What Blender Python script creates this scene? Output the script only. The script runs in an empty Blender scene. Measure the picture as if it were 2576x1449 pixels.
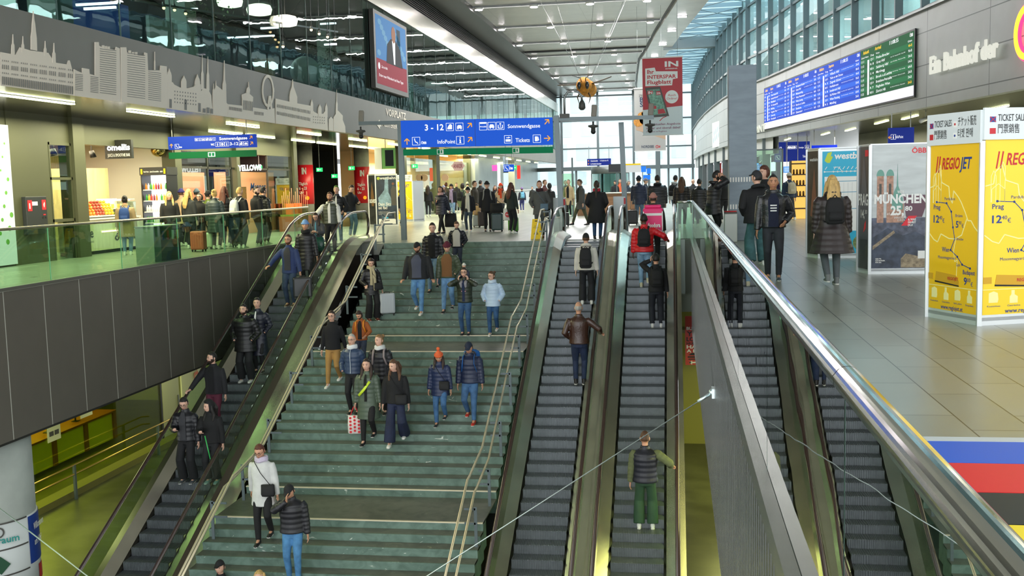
import bpy, math, random
from math import sin, cos, pi, radians, sqrt, exp, atan2
from mathutils import Vector, Matrix
random.seed(7)
SC=bpy.context.scene; COL=SC.collection
# ---------------------------------------------------------------- camera maths
W_,H_=2576,1449
F_=2600.; HC=1.72
YAW=radians(9.0); PITCH=radians(5.72); ROLL=radians(-1.45)
def _basis():
    cy,sy=cos(YAW),sin(YAW); cp,sp=cos(PITCH),sin(PITCH)
    f=Vector((-sy*cp,cy*cp,-sp)); r=Vector((cy,sy,0)); u=r.cross(f)
    c,s=cos(ROLL),sin(ROLL)
    return f, c*r+s*u, -s*r+c*u
FW,RT,UP=_basis()
def ray(px,py): return FW+RT*((px-W_/2)/F_)+UP*((H_/2-py)/F_)
def pz(px,py,z=0.):
    d=ray(px,py); t=(z-HC)/d.z; return Vector((d.x*t,d.y*t,z))
def pY(px,py,Y):
    d=ray(px,py); t=Y/d.y; return Vector((d.x*t,Y,HC+d.z*t))
def pX(px,py,X):
    d=ray(px,py); t=X/d.x; return Vector((X,d.y*t,HC+d.z*t))
# ---------------------------------------------------------------- materials
MATS={}
def lin(c):
    if isinstance(c,str):
        c=c.lstrip('#'); c=[int(c[i:i+2],16)/255 for i in (0,2,4)]
    return tuple((x/12.92 if x<=.04045 else ((x+.055)/1.055)**2.4) for x in c)
def mat(name,col='#808080',rough=.5,metal=0.,emit=0.,var=0.,vscale=8.,bump=0.,bscale=60.,spec=.5,coat=0.,col2=None,stretch=(1,1,1)):
    """procedural principled material; var mixes a darker/lighter tone through noise, bump adds fine relief"""
    if name in MATS: return MATS[name]
    m=bpy.data.materials.new(name); m.use_nodes=True; MATS[name]=m
    nt=m.node_tree; N=nt.nodes; L=nt.links; b=N['Principled BSDF']
    c=lin(col); b.inputs['Base Color'].default_value=(*c,1)
    b.inputs['Roughness'].default_value=rough; b.inputs['Metallic'].default_value=metal
    b.inputs['Specular IOR Level'].default_value=spec; b.inputs['Coat Weight'].default_value=coat
    if emit>0:
        b.inputs['Base Color'].default_value=(*[x*.25 for x in c],1); b.inputs['Emission Color'].default_value=(*c,1); b.inputs['Emission Strength'].default_value=emit; b.inputs['Specular IOR Level'].default_value=.12; b.inputs['Roughness'].default_value=.6
    if var>0 or bump>0:
        tc=N.new('ShaderNodeTexCoord'); mp=N.new('ShaderNodeMapping'); L.new(tc.outputs['Object'],mp.inputs[0]); mp.inputs['Scale'].default_value=stretch
    if var>0:
        n=N.new('ShaderNodeTexNoise'); n.inputs['Scale'].default_value=vscale; n.inputs['Detail'].default_value=4; L.new(mp.outputs[0],n.inputs[0])
        mx=N.new('ShaderNodeMix'); mx.data_type='RGBA'
        c2=lin(col2) if col2 else tuple(x*(1-var) for x in c)
        c1=c if col2 else tuple(min(1,x*(1+var*.5)) for x in c)
        mx.inputs['A'].default_value=(*c2,1); mx.inputs['B'].default_value=(*c1,1)
        rp=N.new('ShaderNodeMapRange'); rp.inputs['From Min'].default_value=.35; rp.inputs['From Max'].default_value=.65
        L.new(n.outputs[0],rp.inputs[0]); L.new(rp.outputs[0],mx.inputs['Factor']); L.new(mx.outputs['Result'],b.inputs['Base Color'])
    if bump>0:
        n=N.new('ShaderNodeTexNoise'); n.inputs['Scale'].default_value=bscale; L.new(mp.outputs[0],n.inputs[0])
        bp=N.new('ShaderNodeBump'); bp.inputs['Strength'].default_value=bump; bp.inputs['Distance'].default_value=.02
        L.new(n.outputs[0],bp.inputs['Height']); L.new(bp.outputs[0],b.inputs['Normal'])
    return m
def glass(name,tint='#cfe6da',refl=1.0,rough=.0,body=0.,bcol='#88aa99',wav=0.):
    """thin architectural glass: tinted see-through plus fresnel mirror"""
    if name in MATS: return MATS[name]
    m=bpy.data.materials.new(name); m.use_nodes=True; MATS[name]=m
    nt=m.node_tree; N=nt.nodes; L=nt.links; N.clear()
    o=N.new('ShaderNodeOutputMaterial'); t=N.new('ShaderNodeBsdfTransparent'); t.inputs[0].default_value=(*lin(tint),1)
    g=N.new('ShaderNodeBsdfGlossy'); g.inputs['Roughness'].default_value=rough
    fr=N.new('ShaderNodeFresnel'); ge=N.new('ShaderNodeNewGeometry'); io=N.new('ShaderNodeMapRange'); io.inputs['To Min'].default_value=1.5; io.inputs['To Max'].default_value=.6667
    L.new(ge.outputs['Backfacing'],io.inputs[0]); L.new(io.outputs[0],fr.inputs[0])
    mm=N.new('ShaderNodeMath'); mm.operation='MULTIPLY'; mm.inputs[1].default_value=1.7*refl; mm.use_clamp=True
    L.new(fr.outputs[0],mm.inputs[0])
    mx=N.new('ShaderNodeMixShader'); L.new(mm.outputs[0],mx.inputs[0]); L.new(t.outputs[0],mx.inputs[1]); L.new(g.outputs[0],mx.inputs[2])
    last=mx.outputs[0]
    if wav>0:
        tc=N.new('ShaderNodeTexCoord'); n=N.new('ShaderNodeTexNoise'); n.inputs['Scale'].default_value=.9; L.new(tc.outputs['Object'],n.inputs[0])
        bp=N.new('ShaderNodeBump'); bp.inputs['Strength'].default_value=wav; bp.inputs['Distance'].default_value=.05
        L.new(n.outputs[0],bp.inputs['Height']); L.new(bp.outputs[0],g.inputs['Normal'])
    if body>0:
        d=N.new('ShaderNodeBsdfDiffuse'); d.inputs[0].default_value=(*lin(bcol),1)
        m2=N.new('ShaderNodeMixShader'); m2.inputs[0].default_value=body; L.new(last,m2.inputs[1]); L.new(d.outputs[0],m2.inputs[2]); last=m2.outputs[0]
    L.new(last,o.inputs[0])
    return m
# ---------------------------------------------------------------- mesh builder
class MB:
    def __init__(s): s.v=[]; s.f=[]; s.sm=[]
    def add(s,vs,fs,smooth=False):
        b=len(s.v); s.v+=[tuple(p) for p in vs]; s.f+=[tuple(i+b for i in f) for f in fs]; s.sm+=[smooth]*len(fs); return s
    def box(s,x0,y0,z0,x1,y1,z1):
        v=[(x,y,z) for z in (z0,z1) for y in (y0,y1) for x in (x0,x1)]
        return s.add(v,[(0,2,3,1),(4,5,7,6),(0,1,5,4),(2,6,7,3),(0,4,6,2),(1,3,7,5)])
    def cbox(s,c,d,rz=0.):
        n=len(s.v); s.box(-d[0]/2,-d[1]/2,-d[2]/2,d[0]/2,d[1]/2,d[2]/2); cz,sz=cos(rz),sin(rz)
        for i in range(n,len(s.v)):
            x,y,z=s.v[i]; s.v[i]=(x*cz-y*sz+c[0],x*sz+y*cz+c[1],z+c[2])
        return s
    def bar(s,a,b,w,h=None,up=(0,0,1)):
        """rectangular bar from a to b"""
        h=h or w; a=Vector(a); b=Vector(b); d=(b-a).normalized(); u=Vector(up)
        if abs(d.dot(u))>.98: u=Vector((0,1,0))
        r=d.cross(u).normalized()*w/2; u=r.normalized().cross(d)*h/2
        v=[p+i*r+j*u for p in (a,b) for j in (-1,1) for i in (-1,1)]
        return s.add(v,[(0,1,3,2),(4,6,7,5),(0,4,5,1),(2,3,7,6),(0,2,6,4),(1,5,7,3)])
    def tube(s,pts,r,n=8,ry=None,cap=True,up=(0,0,1),smooth=True):
        """loft of rings along pts; r, ry number or list (ry = radius along 'up')"""
        pts=[Vector(p) for p in pts]; m=len(pts)
        R=r if isinstance(r,(list,tuple)) else [r]*m
        RY=R if ry is None else (ry if isinstance(ry,(list,tuple)) else [ry]*m)
        vs=[]; upv=Vector(up)
        for i,p in enumerate(pts):
            d=(pts[min(i+1,m-1)]-pts[max(i-1,0)])
            d=d.normalized() if d.length>1e-9 else Vector((0,0,1))
            if i==0:
                u=upv if abs(d.dot(upv))<.97 else (Vector((0,1,0)) if abs(d.y)<.9 else Vector((1,0,0))); a=d.cross(u).normalized()
            else:
                a=a-d*a.dot(d); a=a.normalized() if a.length>1e-6 else d.orthogonal().normalized()
            b=a.cross(d)
            for k in range(n):
                t=2*pi*k/n; vs.append(p+a*(cos(t)*R[i])+b*(sin(t)*RY[i]))
        fs=[(i*n+k,i*n+(k+1)%n,(i+1)*n+(k+1)%n,(i+1)*n+k) for i in range(m-1) for k in range(n)]
        if cap: fs+= [tuple(range(n-1,-1,-1)), tuple((m-1)*n+k for k in range(n))]
        return s.add(vs,fs,smooth)
    def rings(s,rs,n=20,smooth=True,off=0.,sq=1.):
        """stack of horizontal elliptical sections (cx,cy,z,rx,ry)"""
        vs=[]
        for (cx,cy,z,rx,ry) in rs:
            for k in range(n):
                t=2*pi*k/n+off; c,q=cos(t),sin(t)
                if sq!=1.: c=math.copysign(abs(c)**sq,c); q=math.copysign(abs(q)**sq,q)
                vs.append((cx+rx*c,cy+ry*q,z))
        m=len(rs); fs=[(i*n+k,i*n+(k+1)%n,(i+1)*n+(k+1)%n,(i+1)*n+k) for i in range(m-1) for k in range(n)]
        fs+=[tuple(range(n-1,-1,-1)),tuple((m-1)*n+k for k in range(n))]
        return s.add(vs,fs,smooth)
    def ball(s,c,r,nu=12,nv=8,fn=None):
        r=r if isinstance(r,(tuple,list)) else (r,r,r); vs=[(0,0,1)]
        for j in range(1,nv):
            a=pi*j/nv
            for k in range(nu): t=2*pi*k/nu; vs.append((sin(a)*cos(t),sin(a)*sin(t),cos(a)))
        vs.append((0,0,-1))
        vs=[(c[0]+x*r[0],c[1]+y*r[1],c[2]+z*r[2]) if fn is None else fn(x,y,z) for x,y,z in vs]
        fs=[(0,1+k,1+(k+1)%nu) for k in range(nu)]
        for j in range(nv-2):
            o=1+j*nu; fs+=[(o+k,o+nu+k,o+nu+(k+1)%nu,o+(k+1)%nu) for k in range(nu)]
        o=1+(nv-2)*nu; e=len(vs)-1; fs+=[(o+k,e,o+(k+1)%nu) for k in range(nu)]
        return s.add(vs,fs,True)
    def quad(s,a,b,c,d): return s.add([a,b,c,d],[(0,1,2,3)])
    def slab(s,poly,z0,z1):
        """extruded plan polygon (ccw)"""
        n=len(poly); v=[(x,y,z0) for x,y in poly]+[(x,y,z1) for x,y in poly]
        return s.add(v,[tuple(range(n-1,-1,-1)),tuple(range(n,2*n))]+[(i,(i+1)%n,n+(i+1)%n,n+i) for i in range(n)])
    def ext(s,pts,n,t):
        """planar polygon pts extruded by thickness t along n"""
        k=len(pts); n=Vector(n)*t; v=[Vector(p) for p in pts]; v=v+[p+n for p in v]
        return s.add(v,[tuple(range(k-1,-1,-1)),tuple(range(k,2*k))]+[(i,(i+1)%k,k+(i+1)%k,k+i) for i in range(k)])
    def mesh(s,name,off=None):
        me=bpy.data.meshes.new(name)
        vs=s.v if off is None else [(x-off[0],y-off[1],z-off[2]) for x,y,z in s.v]
        me.from_pydata(vs,[],s.f); me.polygons.foreach_set('use_smooth',s.sm); me.update(); return me
    def build(s,name,m,parent=None,world=True,label=None,voxel=0,smooth=0,kind=None,bevel=0):
        off=tuple(parent.get('_w',(0,0,0))) if (parent is not None and world) else None
        me=s.mesh(name,off); me.materials.append(m); o=bpy.data.objects.new(name,me); COL.objects.link(o)
        if parent is not None: o.parent=parent
        if label: o['label']=label
        if kind: o['kind']=kind
        o['_w']=list(off) if off else [0,0,0]
        if bevel:
            b=o.modifiers.new('b','BEVEL'); b.width=bevel; b.segments=2; b.limit_method='ANGLE'
        if voxel:
            r=o.modifiers.new('r','REMESH'); r.mode='VOXEL'; r.voxel_size=voxel; r.use_smooth_shade=True
            if smooth:
                q=o.modifiers.new('s','SMOOTH'); q.factor=.5; q.iterations=smooth
        return o
def mkchild(o):
    """remember the world origin of a part so that its own sub-parts can be built in world coordinates"""
    w=list(o.parent.get('_w',(0,0,0))) if o.parent else [0,0,0]; o['_w']=w; return o
def tag(o,label=None,cat=None,group=None,kind=None):
    if label: o['label']=label
    if cat: o['category']=cat
    if group: o['group']=group
    if kind: o['kind']=kind
    return o
def thing(name,label,cat,loc=(0,0,0),rz=0.,group=None,scale=1.):
    o=bpy.data.objects.new(name,None); COL.objects.link(o); o.location=loc; o.rotation_euler=(0,0,rz); o.scale=(scale,)*3
    o.empty_display_size=.1; o['_w']=list(loc); return tag(o,label,cat,group)
def struct(name,mb,m,label=None,**k):
    o=mb.build(name,m,**k); o['kind']='structure'
    if label: o['label']=label
    return o
def one(name,mb,m,label,cat,group=None,**k):
    xs,ys,zs=zip(*mb.v); b=((min(xs)+max(xs))/2,(min(ys)+max(ys))/2,min(zs))
    mb.v=[(x-b[0],y-b[1],z-b[2]) for x,y,z in mb.v]
    o=mb.build(name,m,**k); o.location=b; o['_w']=list(b); return tag(o,label,cat,group)
def copytree(o,parent=None):
    c=o.copy(); COL.objects.link(c)
    if parent is not None: c.parent=parent
    for ch in list(o.children): copytree(ch,c)
    return c
# ---------------------------------------------------------------- text and boards
_tc={}
def textmesh(txt,bold=0.,align='LEFT'):
    key=(txt,bold)
    if key in _tc: return _tc[key]
    cu=bpy.data.curves.new('t','FONT'); cu.body=txt; cu.size=1.; cu.offset=bold; cu.resolution_u=2; cu.fill_mode='FRONT'
    ob=bpy.data.objects.new('t',cu); me=ob.to_mesh()
    vs=[tuple(v.co) for v in me.vertices]; fs=[tuple(p.vertices) for p in me.polygons]
    ob.to_mesh_clear(); bpy.data.objects.remove(ob); bpy.data.curves.remove(cu)
    _tc[key]=(vs,fs); return vs,fs
class Board:
    """a flat face in the place: origin O (lower left), u right, n out of the face, v up; drawing goes on in metres"""
    def __init__(s,O,u,v=(0,0,1),n=None):
        s.O=Vector(O); s.u=Vector(u).normalized(); s.v=Vector(v).normalized(); s.n=Vector(n) if n else s.u.cross(s.v)
        s.mb={}; s.lift={}
    def P(s,a,b,d=0.): return s.O+s.u*a+s.v*b+s.n*d
    def _m(s,key): return s.mb.setdefault(key,MB())
    def poly(s,key,pts,d0=.002,d1=.006):
        s._m(key).ext([s.P(a,b,d0) for a,b in pts],s.n,d1-d0); return s
    def rect(s,key,a0,b0,a1,b1,d0=.002,d1=.006): return s.poly(key,[(a0,b0),(a1,b0),(a1,b1),(a0,b1)],d0,d1)
    def disc(s,key,a,b,r,d0=.002,d1=.006,n=20,ry=None): return s.poly(key,[(a+r*cos(2*pi*k/n),b+(ry or r)*sin(2*pi*k/n)) for k in range(n)],d0,d1)
    def line(s,key,pts,w,d0=.002,d1=.006):
        for (a,b),(c,e) in zip(pts,pts[1:]):
            L=sqrt((c-a)**2+(e-b)**2) or 1e-6; x,y=-(e-b)/L*w/2,(c-a)/L*w/2
            s.poly(key,[(a-x,b-y),(c-x,e-y),(c+x,e+y),(a+x,b+y)],d0,d1)
        return s
    def ring(s,key,a,b,r,w,d0=.002,d1=.006,n=20,a0=0,a1=2*pi):
        return s.line(key,[(a+r*cos(a0+(a1-a0)*k/n),b+r*sin(a0+(a1-a0)*k/n)) for k in range(n+1)],w,d0,d1)
    def text(s,key,txt,a,b,h,w=None,align='l',bold=.0,d=.007,thick=0.,shear=0.):
        """cap height h at baseline (a,b); if w given the line is fitted to that width"""
        vs,fs=textmesh(txt,bold)
        if not vs: return s
        x0=min(v[0] for v in vs); x1=max(v[0] for v in vs); k=h/.7; kx=(w/(x1-x0)) if w else k
        wd=(x1-x0)*kx; a0=a-(0 if align=='l' else wd/2 if align=='c' else wd)
        q=[s.P(a0+(v[0]-x0)*kx+shear*v[1]*k,b+v[1]*k,d) for v in vs]
        if thick:
            n=len(q); q2=[p-s.n*thick for p in q]; from collections import Counter
            ec=Counter(); 
            for f in fs:
                for i in range(len(f)): ec[(f[i],f[(i+1)%len(f)])]+=1
            side=[(i,n+i,n+j,j) for (i,j) in ec if (j,i) not in ec]
            s._m(key).add(q+q2,list(fs)+side)
        else: s._m(key).add(q,fs)
        return s
    def flush(s,parent,names):
        """names: key -> (part name, material)"""
        for k,mb in s.mb.items():
            nm,m=names[k][:2]; o=mb.build(nm,m,parent)
            if len(names[k])>2: o['label']=names[k][2]
        s.mb={}
# ================================================================ STRUCTURE
LOWZ=-6.5; YS=31.0; XL=-12.2; XR=.5
def floor_mat():
    m=bpy.data.materials.new('stone_floor'); m.use_nodes=True; MATS['stone']=m
    nt=m.node_tree; N=nt.nodes; L=nt.links; b=N['Principled BSDF']
    tc=N.new('ShaderNodeTexCoord'); mp=N.new('ShaderNodeMapping'); mp.inputs['Rotation'].default_value=(0,0,pi/2); mp.inputs['Location'].default_value=(0,.04,0)
    L.new(tc.outputs['Object'],mp.inputs[0])
    br=N.new('ShaderNodeTexBrick'); L.new(mp.outputs[0],br.inputs[0])
    br.inputs['Scale'].default_value=1; br.inputs['Brick Width'].default_value=1.2; br.inputs['Row Height'].default_value=.4
    br.inputs['Mortar Size'].default_value=.006; br.inputs['Mortar Smooth'].default_value=.2; br.offset=.37
    br.inputs['Color1'].default_value=(*lin('#8b8e84'),1); br.inputs['Color2'].default_value=(*lin('#9b9e94'),1); br.inputs['Mortar'].default_value=(*lin('#33352f'),1)
    n=N.new('ShaderNodeTexNoise'); n.inputs['Scale'].default_value=1.6; n.inputs['Detail'].default_value=6; L.new(tc.outputs['Object'],n.inputs[0])
    mx=N.new('ShaderNodeMix'); mx.data_type='RGBA'; mx.blend_type='MULTIPLY'; mx.inputs['Factor'].default_value=.55
    L.new(br.outputs['Color'],mx.inputs['A']); cr=N.new('ShaderNodeValToRGB'); cr.color_ramp.elements[0].position=.3; cr.color_ramp.elements[0].color=(.7,.7,.65,1); cr.color_ramp.elements[1].position=.7; cr.color_ramp.elements[1].color=(1,1,.97,1)
    L.new(n.outputs[0],cr.inputs[0]); L.new(cr.outputs[0],mx.inputs['B']); L.new(mx.outputs['Result'],b.inputs['Base Color'])
    r=N.new('ShaderNodeMapRange'); r.inputs['To Min'].default_value=.24; r.inputs['To Max'].default_value=.36; L.new(n.outputs[0],r.inputs[0]); L.new(r.outputs[0],b.inputs['Roughness'])
    bp=N.new('ShaderNodeBump'); bp.inputs['Strength'].default_value=.12; bp.inputs['Distance'].default_value=.002; L.new(br.outputs['Fac'],bp.inputs['Height']); bp.invert=True; L.new(bp.outputs[0],b.inputs['Normal'])
    return m
def panel_mat(name,c1,c2,w,h,mortar='#303030',rough=.4,metal=.5,rot=None,msize=.004,off=0.):
    """cladding panels: brick texture in the plane given by two axes (u,v)"""
    m=bpy.data.materials.new(name); m.use_nodes=True; MATS[name]=m
    nt=m.node_tree; N=nt.nodes; L=nt.links; b=N['Principled BSDF']
    tc=N.new('ShaderNodeTexCoord'); sx=N.new('ShaderNodeSeparateXYZ'); cx=N.new('ShaderNodeCombineXYZ'); L.new(tc.outputs['Object'],sx.inputs[0])
    L.new(sx.outputs['XYZ'.index((rot or 'YZ')[0])],cx.inputs[0]); L.new(sx.outputs['XYZ'.index((rot or 'YZ')[1])],cx.inputs[1])
    br=N.new('ShaderNodeTexBrick'); L.new(cx.outputs[0],br.inputs[0]); br.offset=off
    br.inputs['Scale'].default_value=1; br.inputs['Brick Width'].default_value=w; br.inputs['Row Height'].default_value=h
    br.inputs['Mortar Size'].default_value=msize; br.inputs['Mortar Smooth'].default_value=0
    for k,c in (('Color1',c1),('Color2',c2),('Mortar',mortar)): br.inputs[k].default_value=(*lin(c),1)
    n=N.new('ShaderNodeTexNoise'); n.inputs['Scale'].default_value=2.; n.inputs['Detail'].default_value=5; L.new(tc.outputs['Object'],n.inputs[0])
    mx=N.new('ShaderNodeMix'); mx.data_type='RGBA'; mx.blend_type='MULTIPLY'; mx.inputs['Factor'].default_value=.18
    L.new(br.outputs['Color'],mx.inputs['A']); L.new(n.outputs[0],mx.inputs['B']); L.new(mx.outputs['Result'],b.inputs['Base Color'])
    b.inputs['Roughness'].default_value=rough; b.inputs['Metallic'].default_value=metal
    return m
STONE=floor_mat()
M=mat
steel=M('brushed_steel','#b9b8ae',.22,1.,var=.15,vscale=2,stretch=(1,1,6))
steel_m=M('satin_steel','#8e9090',.42,.9,var=.12,vscale=3)
chrome=M('polished_steel','#d8d8d4',.1,1.)
dgrey=M('dark_grey_panel','#55534f',.5,.25,var=.08,vscale=1.5)
black=M('black_plastic','#141414',.45)
white=M('white_paint','#e8e8e4',.5)
frame_grey=M('grey_paint_metal','#5f6b6e',.42,.3)
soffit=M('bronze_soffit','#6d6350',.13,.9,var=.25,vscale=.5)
lampw=M('lamp_white','#fff6e8',.5,emit=9.)
lampy=M('lamp_warm_green','#eef5b8',.5,emit=7.)
lampc=M('lamp_cool','#fff4fb',.5,emit=22.)
gl_rail=glass('rail_glass','#cfe8d4',.55)
gl_clear=glass('clear_glass','#dcebe2',.9)
gl_shop=glass('shop_glass','#e2efe6',.8)
gl_up=glass('upper_glass','#b5cbc2',.4,wav=.09)
gl_win=glass('window_glass','#bcd4d4',.9,body=.25,bcol='#a5c2c2')
concrete=M('concrete','#9a978d',.7,var=.15,vscale=3,bump=.15)
# floors
struct('floor',MB().box(XR,-6,-.35,16,YS+.4,0).box(-24,2,-.35,XL-.1,YS+.4,0).box(-26,YS+.4,-.35,16,113,0).box(-9.95,YS+.04,-.35,-8.85,YS+.4,0).box(-8.85,YS+.04,-.35,-3.7,YS+.4,-.001).box(XR-.45,YS,-.35,XR,YS+.4,0),STONE)
low_stone=M('low_floor_stone','#4b4d3a',.3,var=.35,vscale=1.5)
struct('floor_lower',MB().box(-24,2,LOWZ-.3,12,60,LOWZ),low_stone)
# left parapet of the void with its panels
pan=panel_mat('parapet_panels','#716b61','#777167',1.23,6,'#d6d4c8',.45,.35,'YZ',.012)
struct('wall_left',MB().box(XL-.25,2,-2.78,XL,YS+.4,-.0),pan)
struct('trim_1',MB().box(XL-.27,2,0.,XL+.03,YS+.4,.06),M('parapet_coping','#7d7a72',.35,.6))
struct('trim_2',MB().box(XL-.25,2,-2.82,XL+.01,YS+.4,-2.78),M('parapet_under','#24231f',.5))
# right side of the void: ribbed steel face
rib=MB(); y=2.0
while y<YS-.2:
    rib.box(XR-.02,y,-2.7,XR+.1,y+.11,-.09); rib.box(XR+.01,y+.11,-2.7,XR+.1,y+.16,-.09); y+=.16
struct('wall_right_void',rib,M('ribbed_steel','#8d8f8d',.25,.9,var=.1,vscale=2))
# underside and end walls
struct('ceiling_lower',MB().box(-24,2,-2.84,XL-.25,60,-2.79).box(XR+.1,-2,-2.84,12,60,-2.79).box(-14,YS+.5,-2.9,XR+.2,60,-2.8),M('low_ceiling','#77784f',.4,.3))
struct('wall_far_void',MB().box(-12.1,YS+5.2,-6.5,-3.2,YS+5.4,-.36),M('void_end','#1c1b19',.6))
# lower level right, seen through the slot beside the escalator
lw=struct('wall_lower_back',MB().box(.12,YS+.1,-2.2,3,YS+.3,-.36),M('pale_green_grey','#8f9a8a',.5))
struct('wall_lower_back_far',MB().box(.1,YS+1.2,LOWZ,4,YS+1.4,-2.2),M('olive_lit','#8d8a30',.5))
# ---------------- left upper storey: fascia, soffit, glass, interior
FX=-12.3
fas=M('fascia_grey','#7c7a72',.5,.1,var=.05,vscale=1)
struct('wall_left_fascia',MB().box(FX-.3,4,3.84,FX,112,5.27),fas)
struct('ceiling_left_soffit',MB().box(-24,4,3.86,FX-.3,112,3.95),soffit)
struct('floor_upper_left',MB().box(-30,4,3.96,FX-.31,112,5.1),M('upper_floor_carpet','#3c3b37',.8))
struct('ceiling_upper_left',MB().box(-30,4,9.35,FX-.3,112,9.5),M('upper_ceiling','#2b2d2c',.5))
struct('wall_upper_left_back',MB().box(-30.2,4,5.1,-30,112,9.4),M('upper_wall','#3a3f3d',.6,var=.3,vscale=.4))
g=MB(); yy=10.
while yy<112: g.box(FX-.06,yy,5.27,FX-.045,yy+2.42,9.35); yy+=2.45
struct('window_1',g,gl_up)
gf=MB(); yy=9.985
while yy<112: gf.box(FX-.075,yy,5.27,FX-.035,yy+.012,9.35); yy+=2.45
struct('trim_3',gf,M('glass_joint','#39514a',.3))
# steel beam, louvres and upper band over the glass
struct('trim_4',MB().box(FX-.3,10,9.33,FX+.05,112,10.22),M('polished_beam','#b3aea4',.24,1.,var=.12,vscale=1,stretch=(1,.3,1)))
lv=MB()
for k in range(8): 
    z=10.26+k*.1; lv.add([(FX+.04,10,z),(FX+.04,112,z),(FX-.06,112,z+.05),(FX-.06,10,z+.05),(FX+.04,10,z-.025),(FX+.04,112,z-.025),(FX-.06,112,z+.025),(FX-.06,10,z+.025)],[(0,1,2,3),(7,6,5,4),(0,4,5,1),(3,2,6,7)])
struct('trim_5',lv,M('louvre_metal','#5a5a56',.4,.8))
struct('wall_left_upper',MB().box(FX-.3,10,10.2,FX-.1,112,11.1),black)
struct('trim_6',MB().box(FX-.3,10,11.02,-10.6,112,11.3),M('upper_band','#6b6a66',.3,.8))
# columns and furniture in the upper storey
for i,(yy,xx) in enumerate([(22.5,-14.2),(31.5,-15.4),(44.5,-15.),(58,-15)]):
    struct('pillar_upper_%d'%(i+1),MB().box(xx-.35,yy-.35,5.1,xx+.35,yy+.35,9.35),M('pale_column','#8f9a92',.6))
# ---------------- main ceiling
cm=panel_mat('ceiling_panels','#cfccc7','#d8d5d0',5.0,.38,'#8c8a88',.32,.2,'XY',.006)
CE=[(-10.62,10),(-10.62,112),(-3.75,112),(-3.6,104),(-3.2,95),(-2.62,83),(-1.9,76.5),(-1.1,68),(.05,57.5),(.9,50),(1.6,42),(2.6,30),(4,10)]
struct('ceiling',MB().slab([p for p in CE][::-1][::-1],11.3,11.5),cm)
def strip(pts,dx0,dx1,z0,z1):
    mb=MB(); P=pts
    for (x,y),(x2,y2) in zip(P,P[1:]):
        v=[(x+dx0,y,z0),(x+dx1,y,z0),(x2+dx1,y2,z0),(x2+dx0,y2,z0),(x+dx0,y,z1),(x+dx1,y,z1),(x2+dx1,y2,z1),(x2+dx0,y2,z1)]
        mb.add(v,[(0,3,2,1),(4,5,6,7),(0,1,5,4),(2,3,7,6),(1,2,6,5),(3,0,4,7)])
    return mb
CEr=CE[2:]
struct('trim_7',strip(CEr,-.06,.08,11.27,11.31),black)
struct('trim_8',strip(CEr,.08,1.75,11.1,11.5),M('edge_steel','#d4d1cc',.3,.5,var=.08,vscale=1))
struct('trim_9',MB().box(-10.6,75.6,11.2,-1.9,76.1,11.34),black)
struct('ceiling_near',MB().box(-12.6,-6,11.3,15,10,11.5).box(4,10,12.4,15,24,12.6).box(3.2,24,12.4,15,40,12.6),cm)
# light slots with downlights
slot=MB(); sl2=MB()
slotY=[48.5,56,63.5,71,78.5,86,93.5,101,108]
edge=lambda Y:[a[0]+(b[0]-a[0])*(Y-a[1])/(b[1]-a[1]) for a,b in zip(CEr,CEr[1:]) if b[1]<=Y<=a[1]][0]
for Y in slotY:
    xe=edge(Y)
    slot.box(-10.6,Y-.1,11.24,xe-.1,Y+.1,11.3)
for i,Y in enumerate(slotY):
    xe=edge(Y); t=thing('ceiling_light_slot',f'lit slot crossing the metal ceiling, {("nearest","second","third","fourth","fifth","sixth","seventh","eighth","farthest")[i]} row from the near end','light',((-10.6+xe)/2,Y,11.2),group='lit slots crossing the ceiling')
    MB().box(-10.6,Y-.16,11.2,xe-.1,Y-.1,11.3).box(-10.6,Y+.1,11.2,xe-.1,Y+.16,11.3).build('slot_frame',steel_m,t)
    MB().box(-10.6,Y-.1,11.26,xe-.1,Y+.1,11.3).build('diffuser',M('slot_glow','#fdf8f4',.5,emit=5.),t)
dl0=None
def dome(mat_):
    return MB().rings([(0,0,0,.2,.2),(0,0,.02,.24,.24),(0,0,.1,.24,.24)],16)
for i,Y in enumerate(slotY):
    for j,x in enumerate((-10.3,-7.3,-4.3,-1.3)):
        if x>edge(Y)-.3: continue
        if dl0 is None:
            t=thing('downlight','round bright downlight set in a lit ceiling slot','downlight',(x,Y,11.1),group='round downlights in the ceiling slots')
            MB().rings([(0,0,0,.2,.2),(0,0,.03,.2,.2)],16).build('lens',lampc,t,world=False)
            MB().rings([(0,0,.03,.26,.26),(0,0,.12,.26,.26)],16).build('housing',white,t,world=False); dl0=t
        else: copytree(dl0).location=(x,Y,11.1)
# lights in the steel edge band
e0=None
for Y in (48,55,61.5,67,73.5,80,87):
    x=edge(Y)+.95
    if e0 is None:
        t=thing('band_downlight','square downlight in the steel band beside the skylight','downlight',(x,Y,11.04),group='downlights in the steel edge band'); e0=t
        MB().cbox((0,0,.02),(.5,.35,.03)).build('lens',lampc,t,world=False); MB().cbox((0,0,.05),(.6,.45,.03)).build('bezel',steel_m,t,world=False)
    else: copytree(e0).location=(x,Y,11.04)
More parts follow.
